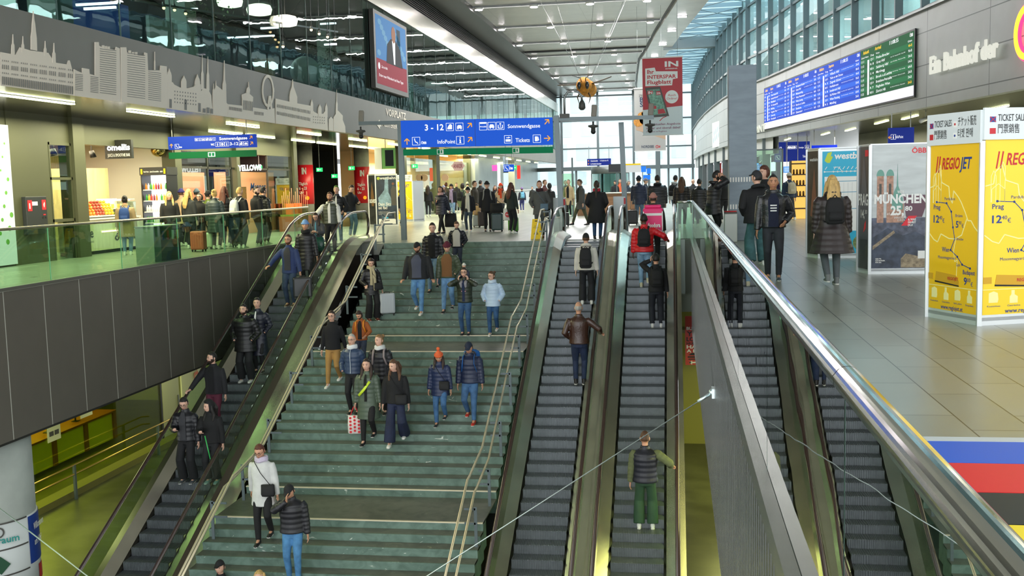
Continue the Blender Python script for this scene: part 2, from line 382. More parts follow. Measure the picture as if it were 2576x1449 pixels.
# ---------------- right wall (curving) : path from near to far
RW=[(12.,8),(11.1,15),(9.0,28.5),(8.15,34.3),(6.55,45),(4.95,56.6),(4.2,60.5),(3.72,65),(3.3,70),(2.9,77),(2.55,85),(2.25,96),(2.05,113)]
def rwx(Y): return [a[0]+(b[0]-a[0])*(Y-a[1])/(b[1]-a[1]) for a,b in zip(RW,RW[1:]) if a[1]<=Y<=b[1]][0]
def wallstrip(P,z0,z1,d0=0.,d1=.3): 
    mb=MB()
    for a,b in zip(P,P[1:]):
        n=Vector((b[1]-a[1],-(b[0]-a[0]),0)).normalized()  # points to +x (outside)
        q=[Vector((*a,0))+n*d0,Vector((*b,0))+n*d0,Vector((*b,0))+n*d1,Vector((*a,0))+n*d1]
        v=[(p.x,p.y,z0) for p in q]+[(p.x,p.y,z1) for p in q]
        mb.add(v,[(0,1,2,3),(7,6,5,4),(0,4,5,1),(2,6,7,3)])
    return mb
rwm=panel_mat('aluminium_panels','#b4b8b7','#bec2c1',4.4,1.04,'#5d6161',.42,.2,'YZ',.016)
struct('wall_right',wallstrip(RW,3.85,6.93),rwm)
struct('trim_10',wallstrip(RW,6.93,7.0,-.12,.3),steel_m)
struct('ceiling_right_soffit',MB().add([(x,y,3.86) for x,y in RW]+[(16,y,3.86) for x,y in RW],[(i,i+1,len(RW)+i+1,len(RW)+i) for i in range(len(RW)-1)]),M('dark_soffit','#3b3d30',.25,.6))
# pale beam face below right wall end
# windows above the right wall
n=0; mull=MB(); trs=MB(); pane=MB()
Y=24.
ys=[]
while Y<112: ys.append(Y); Y+=2.3
pts=[(rwx(y_),y_) for y_ in ys]
for (a,b) in zip(pts,pts[1:]):
    u=(Vector((*b,0))-Vector((*a,0))).normalized()
    pane.add([(a[0]+.12,a[1],6.95),(b[0]+.12,b[1],6.95),(b[0]+.12,b[1],12.2),(a[0]+.12,a[1],12.2)],[(0,1,2,3)])
    for z in (7.0,8.45,9.9,11.35): trs.bar((a[0]+.02,a[1],z),(b[0]+.02,b[1],z),.12,.12)
for a in pts: mull.box(a[0]-.1,a[1]-.09,6.95,a[0]+.16,a[1]+.09,12.3)
struct('window_2',pane,gl_win)
struct('window_frame_2',mull,frame_grey); struct('window_frame_transom',trs,frame_grey)
# storey behind these windows
struct('wall_right_back',wallstrip(RW,6.95,12.5,6.,6.2),M('office_back','#8a9c9a',.6,var=.3,vscale=.6))
# skylight over the right band: beams and glazing
sky=MB(); bm=MB(); rod=MB(); k=0
Y=40.
beams=[]
while Y<112:
    x0=edge(Y)+1.7; x1=rwx(Y)+.05
    t=MB().box(x0,Y-.09,11.75,x1,Y+.09,12.2)
    if k==0:
        pass
    bm.box(x0,Y-.07,11.7,x1,Y+.07,12.25); sky.box(x0,Y-.16,11.62,x1,Y-.1,11.68)
    Y+=1.9; k+=1
struct('ceiling_skylight_beams',bm,M('skylight_beam','#7c8b92',.4,.4))
struct('ceiling_skylight_rails',sky,M('rail_white','#dfe6e8',.35,.5))
for i in range(14):
    Y=44+i*4.6; x0=edge(Y)+1.8; x1=rwx(Y); rod.tube([(x0,Y,11.6),(x1,min(Y+3.8,111),11.6)],.02,5); rod.tube([(x1,Y,11.6),(x0,min(Y+3.8,111),11.6)],.02,5)
struct('ceiling_skylight_rods',rod,frame_grey)
skl=strip([(e[0],e[1]) for e in CEr],1.7,9.,12.35,12.37)
struct('ceiling_skylight_glass',skl,glass('sky_glass','#dff1f6',.4,body=.15,bcol='#d5e8ee'))
struct('ceiling_cross_beam',MB().box(edge(76)+1.2,75.2,11.,rwx(76)+.1,76.1,11.75),M('cross_beam','#8b9496',.35,.6))
# ---------------- far glass front
FY=112.
fr=MB(); 
for x in (-21,-15.8,-11.9,-8.0,-4.2,-.55,2.0): fr.box(x-.12,FY-.2,3.2,x+.12,FY+.1,12.4)
for z in (3.3,5.35,8.3,10.9): fr.box(-22,FY-.12,z-.08,2.2,FY+.06,z+.08)
fr.box(-22,FY-.4,3.0,2.2,FY+.1,3.4)
for x in (-11.9,-10.4,-7.6,-4.2,-2.6,-.55,.6,2.0): fr.box(x-.1,FY-.15,0,x+.1,FY+.1,3.2)
fr.box(-1.9,FY-.5,0,-1.4,FY-.1,6.5)
struct('window_frame_far',fr,frame_grey)
struct('window_3',MB().box(-22,FY,0,2.2,FY+.02,12.4),glass('front_glass','#eef6f6',.5,body=.1,bcol='#f2f6f6'))
struct('wall_far_top',MB().box(-26,FY-.1,12.3,8,FY+.3,14),white)
# street and building outside
struct('ground_outside',MB().box(-80,113,-.5,60,200,-.02),M('pavement','#a9aaa6',.8,var=.1))
bw=thing('office_building','pale office block with rows of windows outside the far glass front','building',(-12,150,0))
MB().box(-60,150,0,35,170,26).build('wall',M('pale_facade','#f0f2f2',.7,var=.05),bw)
wn=MB()
for r in range(7):
    for c in range(24): 
        x=-52+c*3.4+(r%3)*.7; wn.box(x,149.9,1.5+r*3.4,x+2.1,150,3.9+r*3.4)
wn.build('window',M('pale_window','#cfd8dc',.3),bw)
# ================================================================ STAIRS, ESCALATORS, RAILINGS
RISE,RUN=.16,.31
LF1,LF2=25.04,pz(985,1310,-4.8).y     # front edges of the two landings
def stair_top(Y):
    """tread height at depth Y, and its nosing depth"""
    if Y>=YS: return 0.
    k=int((YS-Y)/RUN)+1
    if k<=14: return -RISE*k
    if Y>=LF1: return -2.4
    k=int((LF1-Y)/RUN)+1
    if k<=14: return -2.4-RISE*k
    if Y>=LF2: return -4.8
    k=int((LF2-Y)/RUN)+1
    return max(LOWZ,-4.8-RISE*k)
green=bpy.data.materials.new('green_marble'); green.use_nodes=True
def _green(m,base,vein,dark,rough):
    nt=m.node_tree; N=nt.nodes; L=nt.links; b=N['Principled BSDF']; tc=N.new('ShaderNodeTexCoord')
    n=N.new('ShaderNodeTexNoise'); n.inputs['Scale'].default_value=3.; n.inputs['Detail'].default_value=7; n.inputs['Distortion'].default_value=1.2; L.new(tc.outputs['Object'],n.inputs[0])
    cr=N.new('ShaderNodeValToRGB'); e=cr.color_ramp.elements; e[0].position=.32; e[0].color=(*lin(dark),1); e[1].position=.62; e[1].color=(*lin(base),1)
    L.new(n.outputs[0],cr.inputs[0])
    w=N.new('ShaderNodeTexNoise'); w.inputs['Scale'].default_value=2.3; w.inputs['Detail'].default_value=3; w.inputs['Distortion'].default_value=3.
    mp=N.new('ShaderNodeMapping'); mp.inputs['Rotation'].default_value=(.3,.5,.6); mp.inputs['Scale'].default_value=(1,2.5,2.5); L.new(tc.outputs['Object'],mp.inputs[0]); L.new(mp.outputs[0],w.inputs[0])
    c2=N.new('ShaderNodeValToRGB'); q=c2.color_ramp.elements; q[0].position=.69; q[0].color=(0,0,0,1); q[1].position=.73; q[1].color=(1,1,1,1); L.new(w.outputs[0],c2.inputs[0])
    mx=N.new('ShaderNodeMix'); mx.data_type='RGBA'; L.new(c2.outputs[0],mx.inputs['Factor']); L.new(cr.outputs[0],mx.inputs['A']); mx.inputs['B'].default_value=(*lin(vein),1)
    L.new(mx.outputs['Result'],b.inputs['Base Color']); b.inputs['Roughness'].default_value=rough
_green(green,'#6e877b','#cfd6cb','#52695e',.36)
tread=bpy.data.materials.new('tread_stone'); tread.use_nodes=True; _green(tread,'#65665a','#98957a','#4f5046',.32)
brass=M('pale_metal_strip','#e9dcc0',.3,.3)
st=thing('staircase','wide green stone public stairs in three flights between escalators','staircase',(-6.3,LF1,LOWZ))
flights=[(YS,0.,-8.88),(LF1,-2.4,-9.22),(LF2,-4.8,-9.22)]
XS1=-3.72
for fi,(y0,z0,xl) in enumerate(flights):
    mb=MB(); tr=MB(); n=15 if fi<2 else 11
    yend={0:LF1,1:LF2,2:y0-RUN*11}[fi]
    for k in range(1,n+1):
        ya=y0-RUN*(k-1); yb=y0-RUN*k if k<n or fi==2 else yend
        z=z0-RISE*k
        mb.box(xl,ya,z-.4,XS1,ya+.32,z+RISE-.03)            # riser block
        mb.box(xl,ya-.012,z+RISE-.035,XS1,ya+.30,z+RISE-.0)  # nosing slab edge
        tr.box(xl,yb+.02,z-.03,XS1,ya,z+.001)
        # dark recess line beneath each nosing comes from the overhang itself
    mb.build('riser',green,st); tr.build('tread',tread,st)
nb=[(YS-RUN*14,-2.24,-8.88),(LF1,-2.4,-9.22),(LF1-RUN*14,-4.64,-9.22),(LF2,-4.8,-9.22)]
for y,z,xl in nb: MB().box(xl,y-.02,z-.012,XS1,y+.035,z+.006).build('edge_strip',brass,st,label='pale metal edge strip')
un=MB()
for y0,z0,xl in flights: un.add([(xl,y0,z0-.5),(XS1,y0,z0-.5),(XS1,y0-4.9,z0-3.0),(xl,y0-4.9,z0-3.0)],[(0,1,2,3)])
un.build('underside',M('stair_under','#2a2c28',.7),st)
# handrails on both sides
def stair_rail(X,xo,label,dy=0.):
    t=thing('stair_handrail',label,'handrail',(X,YS,0))
    rp=[(YS+.9,.93),(YS+.05,.93),(YS-RUN*14-.05,-2.24+.95),(LF1+.15,-2.4+.9),(LF1-.1,-2.4+.88),(LF1-RUN*14-.05,-4.64+.95),(LF2+.15,-4.8+.9),(LF2-.1,-4.8+.88),(LF2-3.3,-6.5+.95)]
    pts=[(X,y,z) for y,z in rp]
    MB().tube([(X,YS+.95,.72)]+pts,.024,8).build('rail',M('handrail_steel','#d8cbb0',.42,.7),t,label='upper steel rail')
    MB().tube([(X+xo,y,z-.24) for x,y,z in pts],.024,8).build('rail',MATS['handrail_steel'],t,label='lower steel rail')
    ys=[YS+.6]+[YS-.3-1.5*i for i in range(9)]
    for y in ys:
        if y<LF2-3: break
        z=stair_top(y); h=.78 if y<YS else .9
        MB().box(X+xo*1.6-.03,y-.012,z-.02,X+xo*1.6+.03,y+.012,z+h).box(X-.01,y-.012,z+h-.34,X+xo*1.6,y+.012,z+h-.3).box(X-.01,y-.012,z+h-.06,X+xo*1.6,y+.012,z+h-.02).build('post',frame_grey,t)
stair_rail(-3.98,.13,'double steel handrail on the right edge of the stairs beside the up escalator')
stair_rail(-8.75,-.2,'double steel handrail on the left edge of the stairs beside the down escalator')
# ---- escalators
EM=RISE/RUN; EY0=30.55
def esc_z(Y):
    """step line of an escalator"""
    if Y>=31.5: return 0.
    if Y<=29.9: return (Y-EY0)*EM
    t=(31.5-Y)/1.6; zb=(29.9-EY0)*EM
    return zb*t*t*(1)+0*(1-t) if False else zb*(t**1.85)
stepm=M('escalator_step','#6d7276',.42,.5,var=.12,vscale=6)
hr_m=M('handrail_rubber','#3a2b26',.25,spec=.6,coat=.4)
pol=M('escalator_steel','#d2ccbc',.25,.82,var=.12,vscale=1.3,stretch=(1,1,1))
brown=M('bronze_cladding','#83766a',.25,.7)
def ribs(mb,xa,xb,y,z,h):
    n=26; w=(xb-xa)/n
    for i in range(n): mb.box(xa+i*w,y-.012,z-h,xa+i*w+w*.5,y,z)
_stepcache={}
def escalator(x0,x1,label,lowY,outer=None):
    """x0..x1 = outer handrail centres"""
    t=thing('escalator',label,'escalator',((x0+x1)/2,31.5,0))
    xa,xb=x0+.27,x1-.27
    # steps
    key=round(xb-xa,2)
    sp=.4*1.0; Y=31.2; first=None; k=0
    while True:
        y=30.25-k*.345
        if y<lowY: break
        z=esc_z(y)
        if key not in _stepcache:
            mb=MB(); w=(xb-xa)/2
            mb.box(-w,0,-.02,w,.365,0); mb.box(-w,.0,-.182,w,.03,-.015)
            n=30; q=2*w/n
            for i in range(n): mb.box(-w+i*q,-.012,-.178,-w+i*q+q*.5,0,0)
            for i in range(n): mb.box(-w+i*q,0,0,-w+i*q+q*.5,.34,.006)
            o=mb.build('step',stepm,t,world=False); _stepcache[key]=o.data
        else:
            o=bpy.data.objects.new('step',_stepcache[key]); COL.objects.link(o); o.parent=t
        o.location=((xa+xb)/2-t['_w'][0],y-.17-t['_w'][1],z+.07-t['_w'][2])
        k+=1
    zt=.0
    mb=MB()
    for i,y in enumerate((30.35,30.75,31.15)):
        z=esc_z(y-.1); mb.box(xa,y-.2,z-.15,xb,y+.22,z+.0)
    mb.build('top_steps',stepm,t)
    MB().box(xa-.05,31.35,-.05,xb+.05,33.4,.012).build('landing_plate',M('comb_plate','#8b8c88',.35,.8),t)
    # profile for balustrades
    ys=[lowY+(29.9-lowY)*i/2 for i in range(3)]+[30.3,30.7,31.1,31.5,32.6]
    def prof(off): return [(y,esc_z(y)+off) for y in ys]
    for s,x in ((-1,x0),(1,x1)):
        P=prof(.98); R=[(x,y,z) for y,z in P]
        yN,zN=33.05,.0
        arc=[(x,32.6+.42*sin(a),.98-.42+.42*cos(a)) for a in (.4,.8,1.2,1.57,1.95,2.35,2.74)]
        MB().tube(R+arc,.045,8,ry=.022).build('handrail',hr_m,t)
        # polished guide under the handrail
        MB().tube([(a,b,c-.035) for a,b,c in R],.03,6,ry=.012).build('handrail_guide',pol,t)
        gb=prof(.22)
        g=MB(); xg=x-s*.0
        n=len(ys); gt=prof(.95)
        v=[(xg,y,z) for y,z in gb]+[(xg,y,z) for y,z in gt]; g.add(v,[(i,i+1,n+i+1,n+i) for i in range(n-1)])
        m_=[(xg,32.6+.38*sin(a),.56+.38*cos(a)) for a in (.2,.6,1.,1.57,2.1,2.6)]
        g.add([(xg,32.6,.22)]+[(xg,32.6,.95)]+m_,[tuple(range(8))])
        g.build('glass_panel',gl_rail,t)
        # inner deck (slanted polished skirt) and outer deck
        dk=MB(); A=prof(.24); B=prof(.10); C=prof(-.25); xi=x-s*.27
        v=[(x,y,z) for y,z in A]+[(xi+s*.05,y,z) for y,z in B]; dk.add(v,[(i,i+1,n+i+1,n+i) for i in range(n-1)])
        dk.build('inner_deck',pol,t)
        sk=MB(); v=[(xi+s*.05,y,z) for y,z in B]+[(xi,y,z-.04) for y,z in prof(.1)]+[(xi,y,z) for y,z in C]; sk.add(v,[(j*n+i,j*n+i+1,j*n+n+i+1,j*n+n+i) for j in range(2) for i in range(n-1)])
        sk.build('skirt',M('skirt_dark','#3a3833',.3,.8),t)
        xo=x+s*.16; od=MB(); v=[(x,y,z) for y,z in A]+[(xo,y,z) for y,z in prof(.21)]+[(xo,y,z) for y,z in prof(-1.0)]
        od.add(v,[(j*n+i,j*n+i+1,j*n+n+i+1,j*n+n+i) for j in range(2) for i in range(n-1)])
        od.build('outer_cladding',outer or pol,t)
        od=MB().box(min(x,xo)-.02,31.5,-.05,max(x,xo)+.02,32.9,.2); od.build('newel_base',pol,t)
    return t
escalator(-3.49,-1.93,'up escalator right beside the stairs, carrying the man in brown leather',16.5)
escalator(-1.55,.01,'up escalator farthest from the stairs, along the ribbed right wall',16.5)
escalator(-11.5,-9.98,'down escalator left of the stairs under the grey parapet',16.0,brown)
# steel deck between the two up escalators
def deck(xa,xb,off,label,m):
    ys=[16.5,29.9,30.3,30.7,31.1,31.5,33.]; n=len(ys)
    v=[(xa,y,esc_z(y)+off) for y in ys]+[(xb,y,esc_z(y)+off) for y in ys]+[(xb,y,esc_z(y)+off-.15) for y in ys]
    return one('escalator_deck',MB().add(v,[(i,n+i,n+i+1,i+1) for i in range(n-1)]),m,label,'escalator deck')
deck(-1.80,-1.68,.2,'polished strip between the two up escalators',pol)
deck(-9.84,-9.42,.2,'polished strip beside the down escalator along the dark gap to the stairs',pol)
# control pillars at escalator heads
for i,(x,y,lab) in enumerate(((-1.74,33.6,'grey post with red button between the two up escalator heads'),(-3.72,33.9,'grey post with red button between stairs and first up escalator'))):
    t=thing('escalator_post',lab,'post',(x,y,0)); MB().box(x-.2,y-.06,0,x+.2,y+.06,1.25).build('body',M('light_grey_metal','#a9b0b2',.4,.5),t,bevel=.01)
    MB().box(x+.14,y-.08,1.0,x+.2,y-.05,1.2).build('red_cap',M('signal_red','#d01f2c',.4),t)
# dark gap between the stairs and the down escalator
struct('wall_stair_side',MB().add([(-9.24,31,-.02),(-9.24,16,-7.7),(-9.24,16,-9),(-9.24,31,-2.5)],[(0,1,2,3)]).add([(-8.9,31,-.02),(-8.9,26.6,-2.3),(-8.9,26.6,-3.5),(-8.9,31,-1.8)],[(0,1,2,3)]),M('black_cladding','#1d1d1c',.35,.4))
# ---- left glass railing
def glass_rail(label,X,y0,y1,pw,hz,side,handr,gl,hm,base,post=False,h=1.12,rr=.028,x1=None):
    t=thing('glass_railing',label,'railing',(X,(y0+y1)/2,0)); y=y0
    f=(lambda y:X) if x1 is None else (lambda y:X+(x1-X)*(y-y0)/(y1-y0))
    i=0
    while y<y1-.1:
        e=min(y+pw,y1); MB().add([(f(y)-.008,y+.01,.05),(f(e)-.008,e-.01,.05),(f(e)-.008,e-.01,h-.03),(f(y)-.008,y+.01,h-.03),(f(y)+.008,y+.01,.05),(f(e)+.008,e-.01,.05),(f(e)+.008,e-.01,h-.03),(f(y)+.008,y+.01,h-.03)],[(0,3,2,1),(4,5,6,7),(0,1,5,4),(2,3,7,6),(1,2,6,5),(3,0,4,7)]).build('glass_panel',gl,t)
        MB().box(f(y)-.010,y-.004,.05,f(y)+.010,y+.004,h-.03).build('joint',M('glass_edge','#8fc7ae',.2,spec=.8),t)
        y=e
    MB().tube([(f(y0),y0,h),(f(y1),y1,h)],rr,12).build('handrail',hm,t)
    return t
rail_l=M('warm_rail','#b9ae96',.3,.9)
glass_rail('long glass railing along the left gallery over the void',XL-.05,8,33.6,2.7,0,1,1,gl_rail,rail_l,None,h=1.13)
# right railing: thick polished handrail with grooved profile
t=thing('glass_railing','glass balustrade with thick polished handrail sweeping down the right side','railing',(XR+.03,17,0))
X=XR+.03; ysr=[-1.0,.9,3.3,6.05,8.8,11.55,14.3,17.05,19.8,22.5,25.3,28.1,30.4]
for a,b in zip(ysr,ysr[1:]):
    MB().add([(X-.008,a+.012,.02),(X-.008,b-.012,.02),(X-.008,b-.012,1.06),(X-.008,a+.012,1.06),(X+.008,a+.012,.02),(X+.008,b-.012,.02),(X+.008,b-.012,1.06),(X+.008,a+.012,1.06)],[(0,3,2,1),(4,5,6,7),(1,2,6,5),(3,0,4,7)]).build('glass_panel',glass('rail_glass_right','#d3ebdf',1.5,wav=.03),t)
    MB().box(X-.0055,a-.006,.02,X+.0055,a+.006,1.06).build('joint',MATS['glass_edge'],t)
    # grooved handrail: tube with raised beads
    hb=MB(); n=28; rr=[]
    for k in range(n):
        a_=2*pi*k/n; r=.043+(.004 if (k%4 in(0,1) and pi*.9<a_<pi*2.1) else 0.)
        rr.append((X+r*cos(a_),1.09+r*sin(a_)*.95))
    v=[(x,a+.004,z) for x,z in rr]+[(x,b-.004,z) for x,z in rr]
    hb.add(v,[(k,(k+1)%n,n+(k+1)%n,n+k) for k in range(n)]+[tuple(range(n)),tuple(range(2*n-1,n-1,-1))]); hb.build('handrail',chrome,t)
MB().box(XR-.05,-1,-.1,XR+.02,30.4,.03).box(XR+.06,-1,-.02,XR+.14,30.4,.035).build('base_channel',M('channel_steel','#a3a6a2',.25,.9,var=.1,vscale=2),t)
# cross piece of the railing at its far end beside the escalator
t=thing('glass_railing','short glass railing closing the far end beside the escalator head','railing',(.3,30.45,0))
MB().box(.12,30.44,.03,.53,30.46,1.06).build('glass_panel',gl_rail,t); MB().tube([(.1,30.45,1.09),(.53,30.45,1.09)],.04,10).build('handrail',chrome,t)
MB().box(.08,30.4,-.1,.12,30.5,1.06).box(.51,30.4,0,.55,30.5,1.06).build('post',MATS['glass_edge'],t)
t=thing('steel_cladding','polished steel panel closing the gap beside the right escalator','panel',(.3,30.6,-1))
MB().box(.1,30.55,-1.6,.3,30.6,0).build('panel',M('satin_green_steel','#93a097',.4,.5),t); MB().box(.3,30.57,-1.6,.5,30.62,0).build('backing',MATS['pale_green_grey'],t)
# steel cables crossing the void
node=pY(608,1749,12.2)
wm=M('cable_steel','#b9c6c2',.4,.7)
t=thing('steel_cable','thin steel cable running up across the void to the ribbed wall','cable',tuple(node))
A=Vector((XR-.04,13.2,-.98)); MB().tube([node,A],.0075,6).build('strand',wm,t)
ab=MB().ball(tuple(A),.05,8,6).tube([A+(node-A).normalized()*.0,A+(node-A).normalized()*.22],.022,8); ab.box(A.x-.01,A.y-.1,A.z-.06,A.x+.05,A.y+.1,A.z+.06); ab.build('anchor',M('clamp_silver','#cfe0e2',.3,.8),t)
t=thing('steel_cable','thin steel cable crossing in front of the round advertising column','cable',tuple(node))
B=pY(20,1295,14.); MB().tube([node,B+(B-node)*.3],.009,6).build('strand',wm,t)
# ================================================================ SIGNS, BOARDS, KIOSKS
def pw(px,py,d=.12):
    """point of the curved right wall seen at a pixel"""
    r=ray(px,py); lo,hi=15.,110.
    for _ in range(50):
        m=(lo+hi)/2; x=r.x/r.y*m
        if x<rwx(m)-d: lo=m
        else: hi=m
    t=lo/r.y; return Vector((r.x*t,lo,HC+r.z*t))
blue=M('sign_blue','#1d4fb8',.35,emit=.9); blue_d=M('sign_blue_deep','#2b3fa6',.4,emit=.35)
signw=M('sign_white','#f6f8fa',.5,emit=.8); signo=M('sign_orange','#f6a623',.5,emit=.8); signg=M('sign_green','#159660',.4,emit=.25)
exitg=M('exit_green','#1fae5c',.4,emit=1.6); matw=M('print_white','#f4f4f0',.6); matb=M('print_black','#1c1d20',.6); matr=M('print_red','#c8242f',.5); maty=M('print_yellow','#ffd500',.45); matn=M('print_navy','#1f3f8f',.5)
def arrow(b,key,a,c,s,ang):
    ca,sa=cos(ang),sin(ang); f=lambda x,y:(a+(x*ca-y*sa)*s,c+(x*sa+y*ca)*s)
    b.line(key,[f(-.5,0),f(.42,0)],s*.14); b.line(key,[f(.05,.42),f(.47,0)],s*.14); b.line(key,[f(.05,-.42),f(.47,0)],s*.14)
def icon(b,key,a,c,s,kind,fill=None):
    h=s/2; w=s*.05
    b.line(key,[(a-h,c-h),(a+h,c-h),(a+h,c+h),(a-h,c+h),(a-h,c-h)],w)
    P=lambda pts:b.poly(key,[(a+x*s,c+y*s) for x,y in pts])
    if kind=='train': P([(-.36,-.3),(.3,-.3),(.3,.25),(.1,.38),(-.08,.3),(-.3,-.05)])
    elif kind=='car': P([(-.32,-.22),(.32,-.22),(.32,.02),(.2,.22),(-.2,.22),(-.32,.02)]); b.rect(key,a-.28*s,c-.34*s,a-.14*s,c-.2*s); b.rect(key,a+.14*s,c-.34*s,a+.28*s,c-.2*s)
    elif kind=='info': b.disc(key,a,c+.28*s,.09*s); P([(-.12,.1),(.08,.1),(.08,-.26),(.16,-.36),(-.16,-.36),(-.08,-.26),(-.08,.02),(-.12,.02)])
    elif kind=='lounge': b.line(key,[(a-.2*s,c+.2*s),(a-.08*s,c-.12*s),(a+.12*s,c-.16*s),(a+.22*s,c-.34*s)],.11*s); b.disc(key,a-.2*s,c+.28*s,.07*s)
    elif kind=='exit': b.line(key,[(a-.28*s,c+.12*s),(a-.28*s,c-.3*s),(a+.28*s,c-.3*s),(a+.28*s,c+.12*s)],.1*s); b.line(key,[(a,c-.15*s),(a,c+.35*s)],.08*s); b.line(key,[(a-.12*s,c+.22*s),(a,c+.36*s),(a+.12*s,c+.22*s)],.07*s)
    elif kind=='bus': P([(-.34,-.3),(.34,-.3),(.34,.0),(-.34,.0)]); b.line(key,[(a-.25*s,c+.2*s),(a+.3*s,c+.24*s)],.08*s); b.line(key,[(a,c+.1*s),(a+.1*s,c+.36*s)],.06*s)
    elif kind=='card': P([(-.26,-.32),(.1,-.32),(.1,.3),(-.26,.3)]); P([(.14,-.28),(.3,-.2),(.2,.26),(.14,.26)])
    elif kind=='person': b.disc(key,a,c+.26*s,.08*s); P([(-.12,.12),(.12,.12),(.08,-.36),(-.08,-.36)])
    elif kind=='run': b.rect(key,a+.12*s,c-.34*s,a+.36*s,c+.34*s); b.line(key,[(a-.3*s,c-.3*s),(a-.12*s,c),(a-.06*s,c+.26*s)],.1*s); b.line(key,[(a-.34*s,c+.08*s),(a-.02*s,c+.14*s)],.08*s)
EX=Vector((1,0,0))
# ---- gantry with the big blue sign
GY=33.0
t=thing('sign_gantry','grey post-and-beam gantry at the head of the stairs carrying cameras','gantry',(-5.3,GY,0))
lean=.05
LEANS={-8.77:.0,-3.55:.03}
pm=M('gantry_grey','#6b7678',.4,.5)
def post(x,y,z1,nm='post'):
    MB().bar((x,y,0),(x-z1*LEANS[x],y,z1),.16,.16,up=(0,1,0)).build(nm,pm,t)
for x in (-8.77,-3.55): post(x,GY,3.86)
z_=lambda x:3.74-.012*(x+8)
MB().bar((-10.15,GY,3.83),(-.6,GY,3.70),.1,.12).build('beam',pm,t)
t2=thing('gantry_post','slim grey post standing between the two up escalators behind the gantry','post',(-1.55,GY+.8,0)); MB().bar((-1.55,GY+.8,0),(-1.66,GY+.8,3.62),.16,.16,up=(0,1,0)).build('post',pm,t2)
t=thing('direction_sign','large blue backlit direction sign reading 3-12, Sonnwendgasse, InfoPoint and Tickets','sign',(-6.2,GY-.12,2.98))
xa,xb=-8.72,-3.78; 
b=Board((xa,GY-.12,3.0),(1,0,-.012))
Wd=xb-xa; Hd=.86
b.rect('blue',0,0,Wd,Hd,-.12,.0); b.rect('gap',Wd*.494,0,Wd*.496,Hd,.0,.003)
X=lambda px:(px-1003)/390*Wd
Yf=lambda f:Hd*(1-f)
b.text('w','3 - 12',X(1066),Yf(.38),.19,X(1115)-X(1066),bold=.02)
for px,k in ((1131,'train'),(1156,'car')): icon(b,'w',X(px),Yf(.27),.24,k)
icon(b,'w',X(1042),Yf(.77),.25,'lounge'); icon(b,'w',X(1157),Yf(.77),.25,'info')
b.text('w','ÖBB',X(1055),Yf(.88),.075,X(1069)-X(1055),bold=.03); b.text('w','InfoPoint',X(1098),Yf(.88),.12,X(1144)-X(1098),bold=.01)
icon(b,'w',X(1217),Yf(.27),.24,'none'); b.rect('w',X(1217)-.1,Yf(.18),X(1217)+.1,Yf(.12)); b.text('w','POLIZEI',X(1217),Yf(.31),.04,.2,'c',bold=.02)
icon(b,'w',X(1239),Yf(.27),.24,'car'); icon(b,'w',X(1261),Yf(.27),.24,'exit')
b.text('w','Sonnwendgasse',X(1280),Yf(.36),.12,X(1362)-X(1280),bold=.01); b.text('w','Tickets',X(1299),Yf(.88),.125,X(1335)-X(1299),bold=.01)
icon(b,'w',X(1280),Yf(.77),.24,'bus'); icon(b,'w',X(1353),Yf(.77),.24,'card')
for px,f,an in ((1182,.23,.85),(1182,.75,.85),(1018,.78,pi/2),(1379,.16,.85),(1379,.76,0)): arrow(b,'o',X(px),Yf(f),.2,an)
b.flush(t,{'blue':('panel',blue),'gap':('joint',black),'w':('lettering',signw,'white lettering and pictograms'),'o':('arrow',signo,'orange arrows')})
t=thing('escape_sign','long green strip with two running-man pictograms hung below the large blue sign','sign',(-6.2,GY-.12,2.74))
b=Board((xa+.05,GY-.12,2.74),(1,0,-.012)); b.rect('g',0,0,Wd-.05,.2,-.05,0); b.rect('j',Wd*.49,0,Wd*.492,.2,0,.002)
for px in (1101,1296): b.rect('w',X(px)-.12,.02,X(px)+.1,.18); b.rect('g2',X(px)-.1,.04,X(px)-.02,.16,.007,.01); b.rect('g2',X(px)+.01,.06,X(px)+.05,.15,.007,.01)
b.flush(t,{'g':('panel',signg),'j':('joint',black),'w':('pictogram',matw),'g2':('pictogram_figure',signg)})
MB().box(-8.1,GY-.1,2.93,-8.06,GY-.08,3.0).box(-6.5,GY-.1,2.93,-6.46,GY-.08,3.0).box(-6.0,GY-.1,2.93,-5.96,GY-.08,3.0).box(-4.1,GY-.1,2.93,-4.06,GY-.08,3.).build('hanger',steel_m,t)
# cameras and aerials on the beam
for x,lab in ((-10.1,'leftmost on the gantry beam, beyond the blue sign'),(-2.5,'on the gantry beam beside the hooked lamp post'),(-.72,'at the right end of the gantry beam, before the red banner')):
    z=3.8-.012*(x+8)
    t=thing('dome_camera','small dome camera '+lab,'camera',(x,GY,z-.5))
    MB().rings([(x,GY,z-.42,.03,.03),(x,GY,z-.38,.07,.07),(x,GY,z-.3,.07,.07),(x,GY,z-.27,.16,.16),(x,GY,z-.22,.16,.16),(x,GY,z-.2,.03,.03),(x,GY,z-.1,.03,.03)],14).build('housing',dgrey,t); MB().ball((x,GY,z-.42),.08,10,6).build('dome',black,t)
    t=thing('aerial_box','upright beige aerial box '+lab,'aerial',(x,GY,z)); MB().bar((x+.02,GY,z+.04),(x+.05,GY,z+.42),.17,.1,up=(0,1,0)).build('box',M('aerial_beige','#8b8478',.5),t,bevel=.03); MB().box(x-.03,GY-.03,z-.03,x+.05,GY+.03,z+.06).build('bracket',black,t)
x=-3.4; t=thing('hook_camera','grey swan-neck camera arm standing on the gantry beam','camera',(x,GY,3.78))
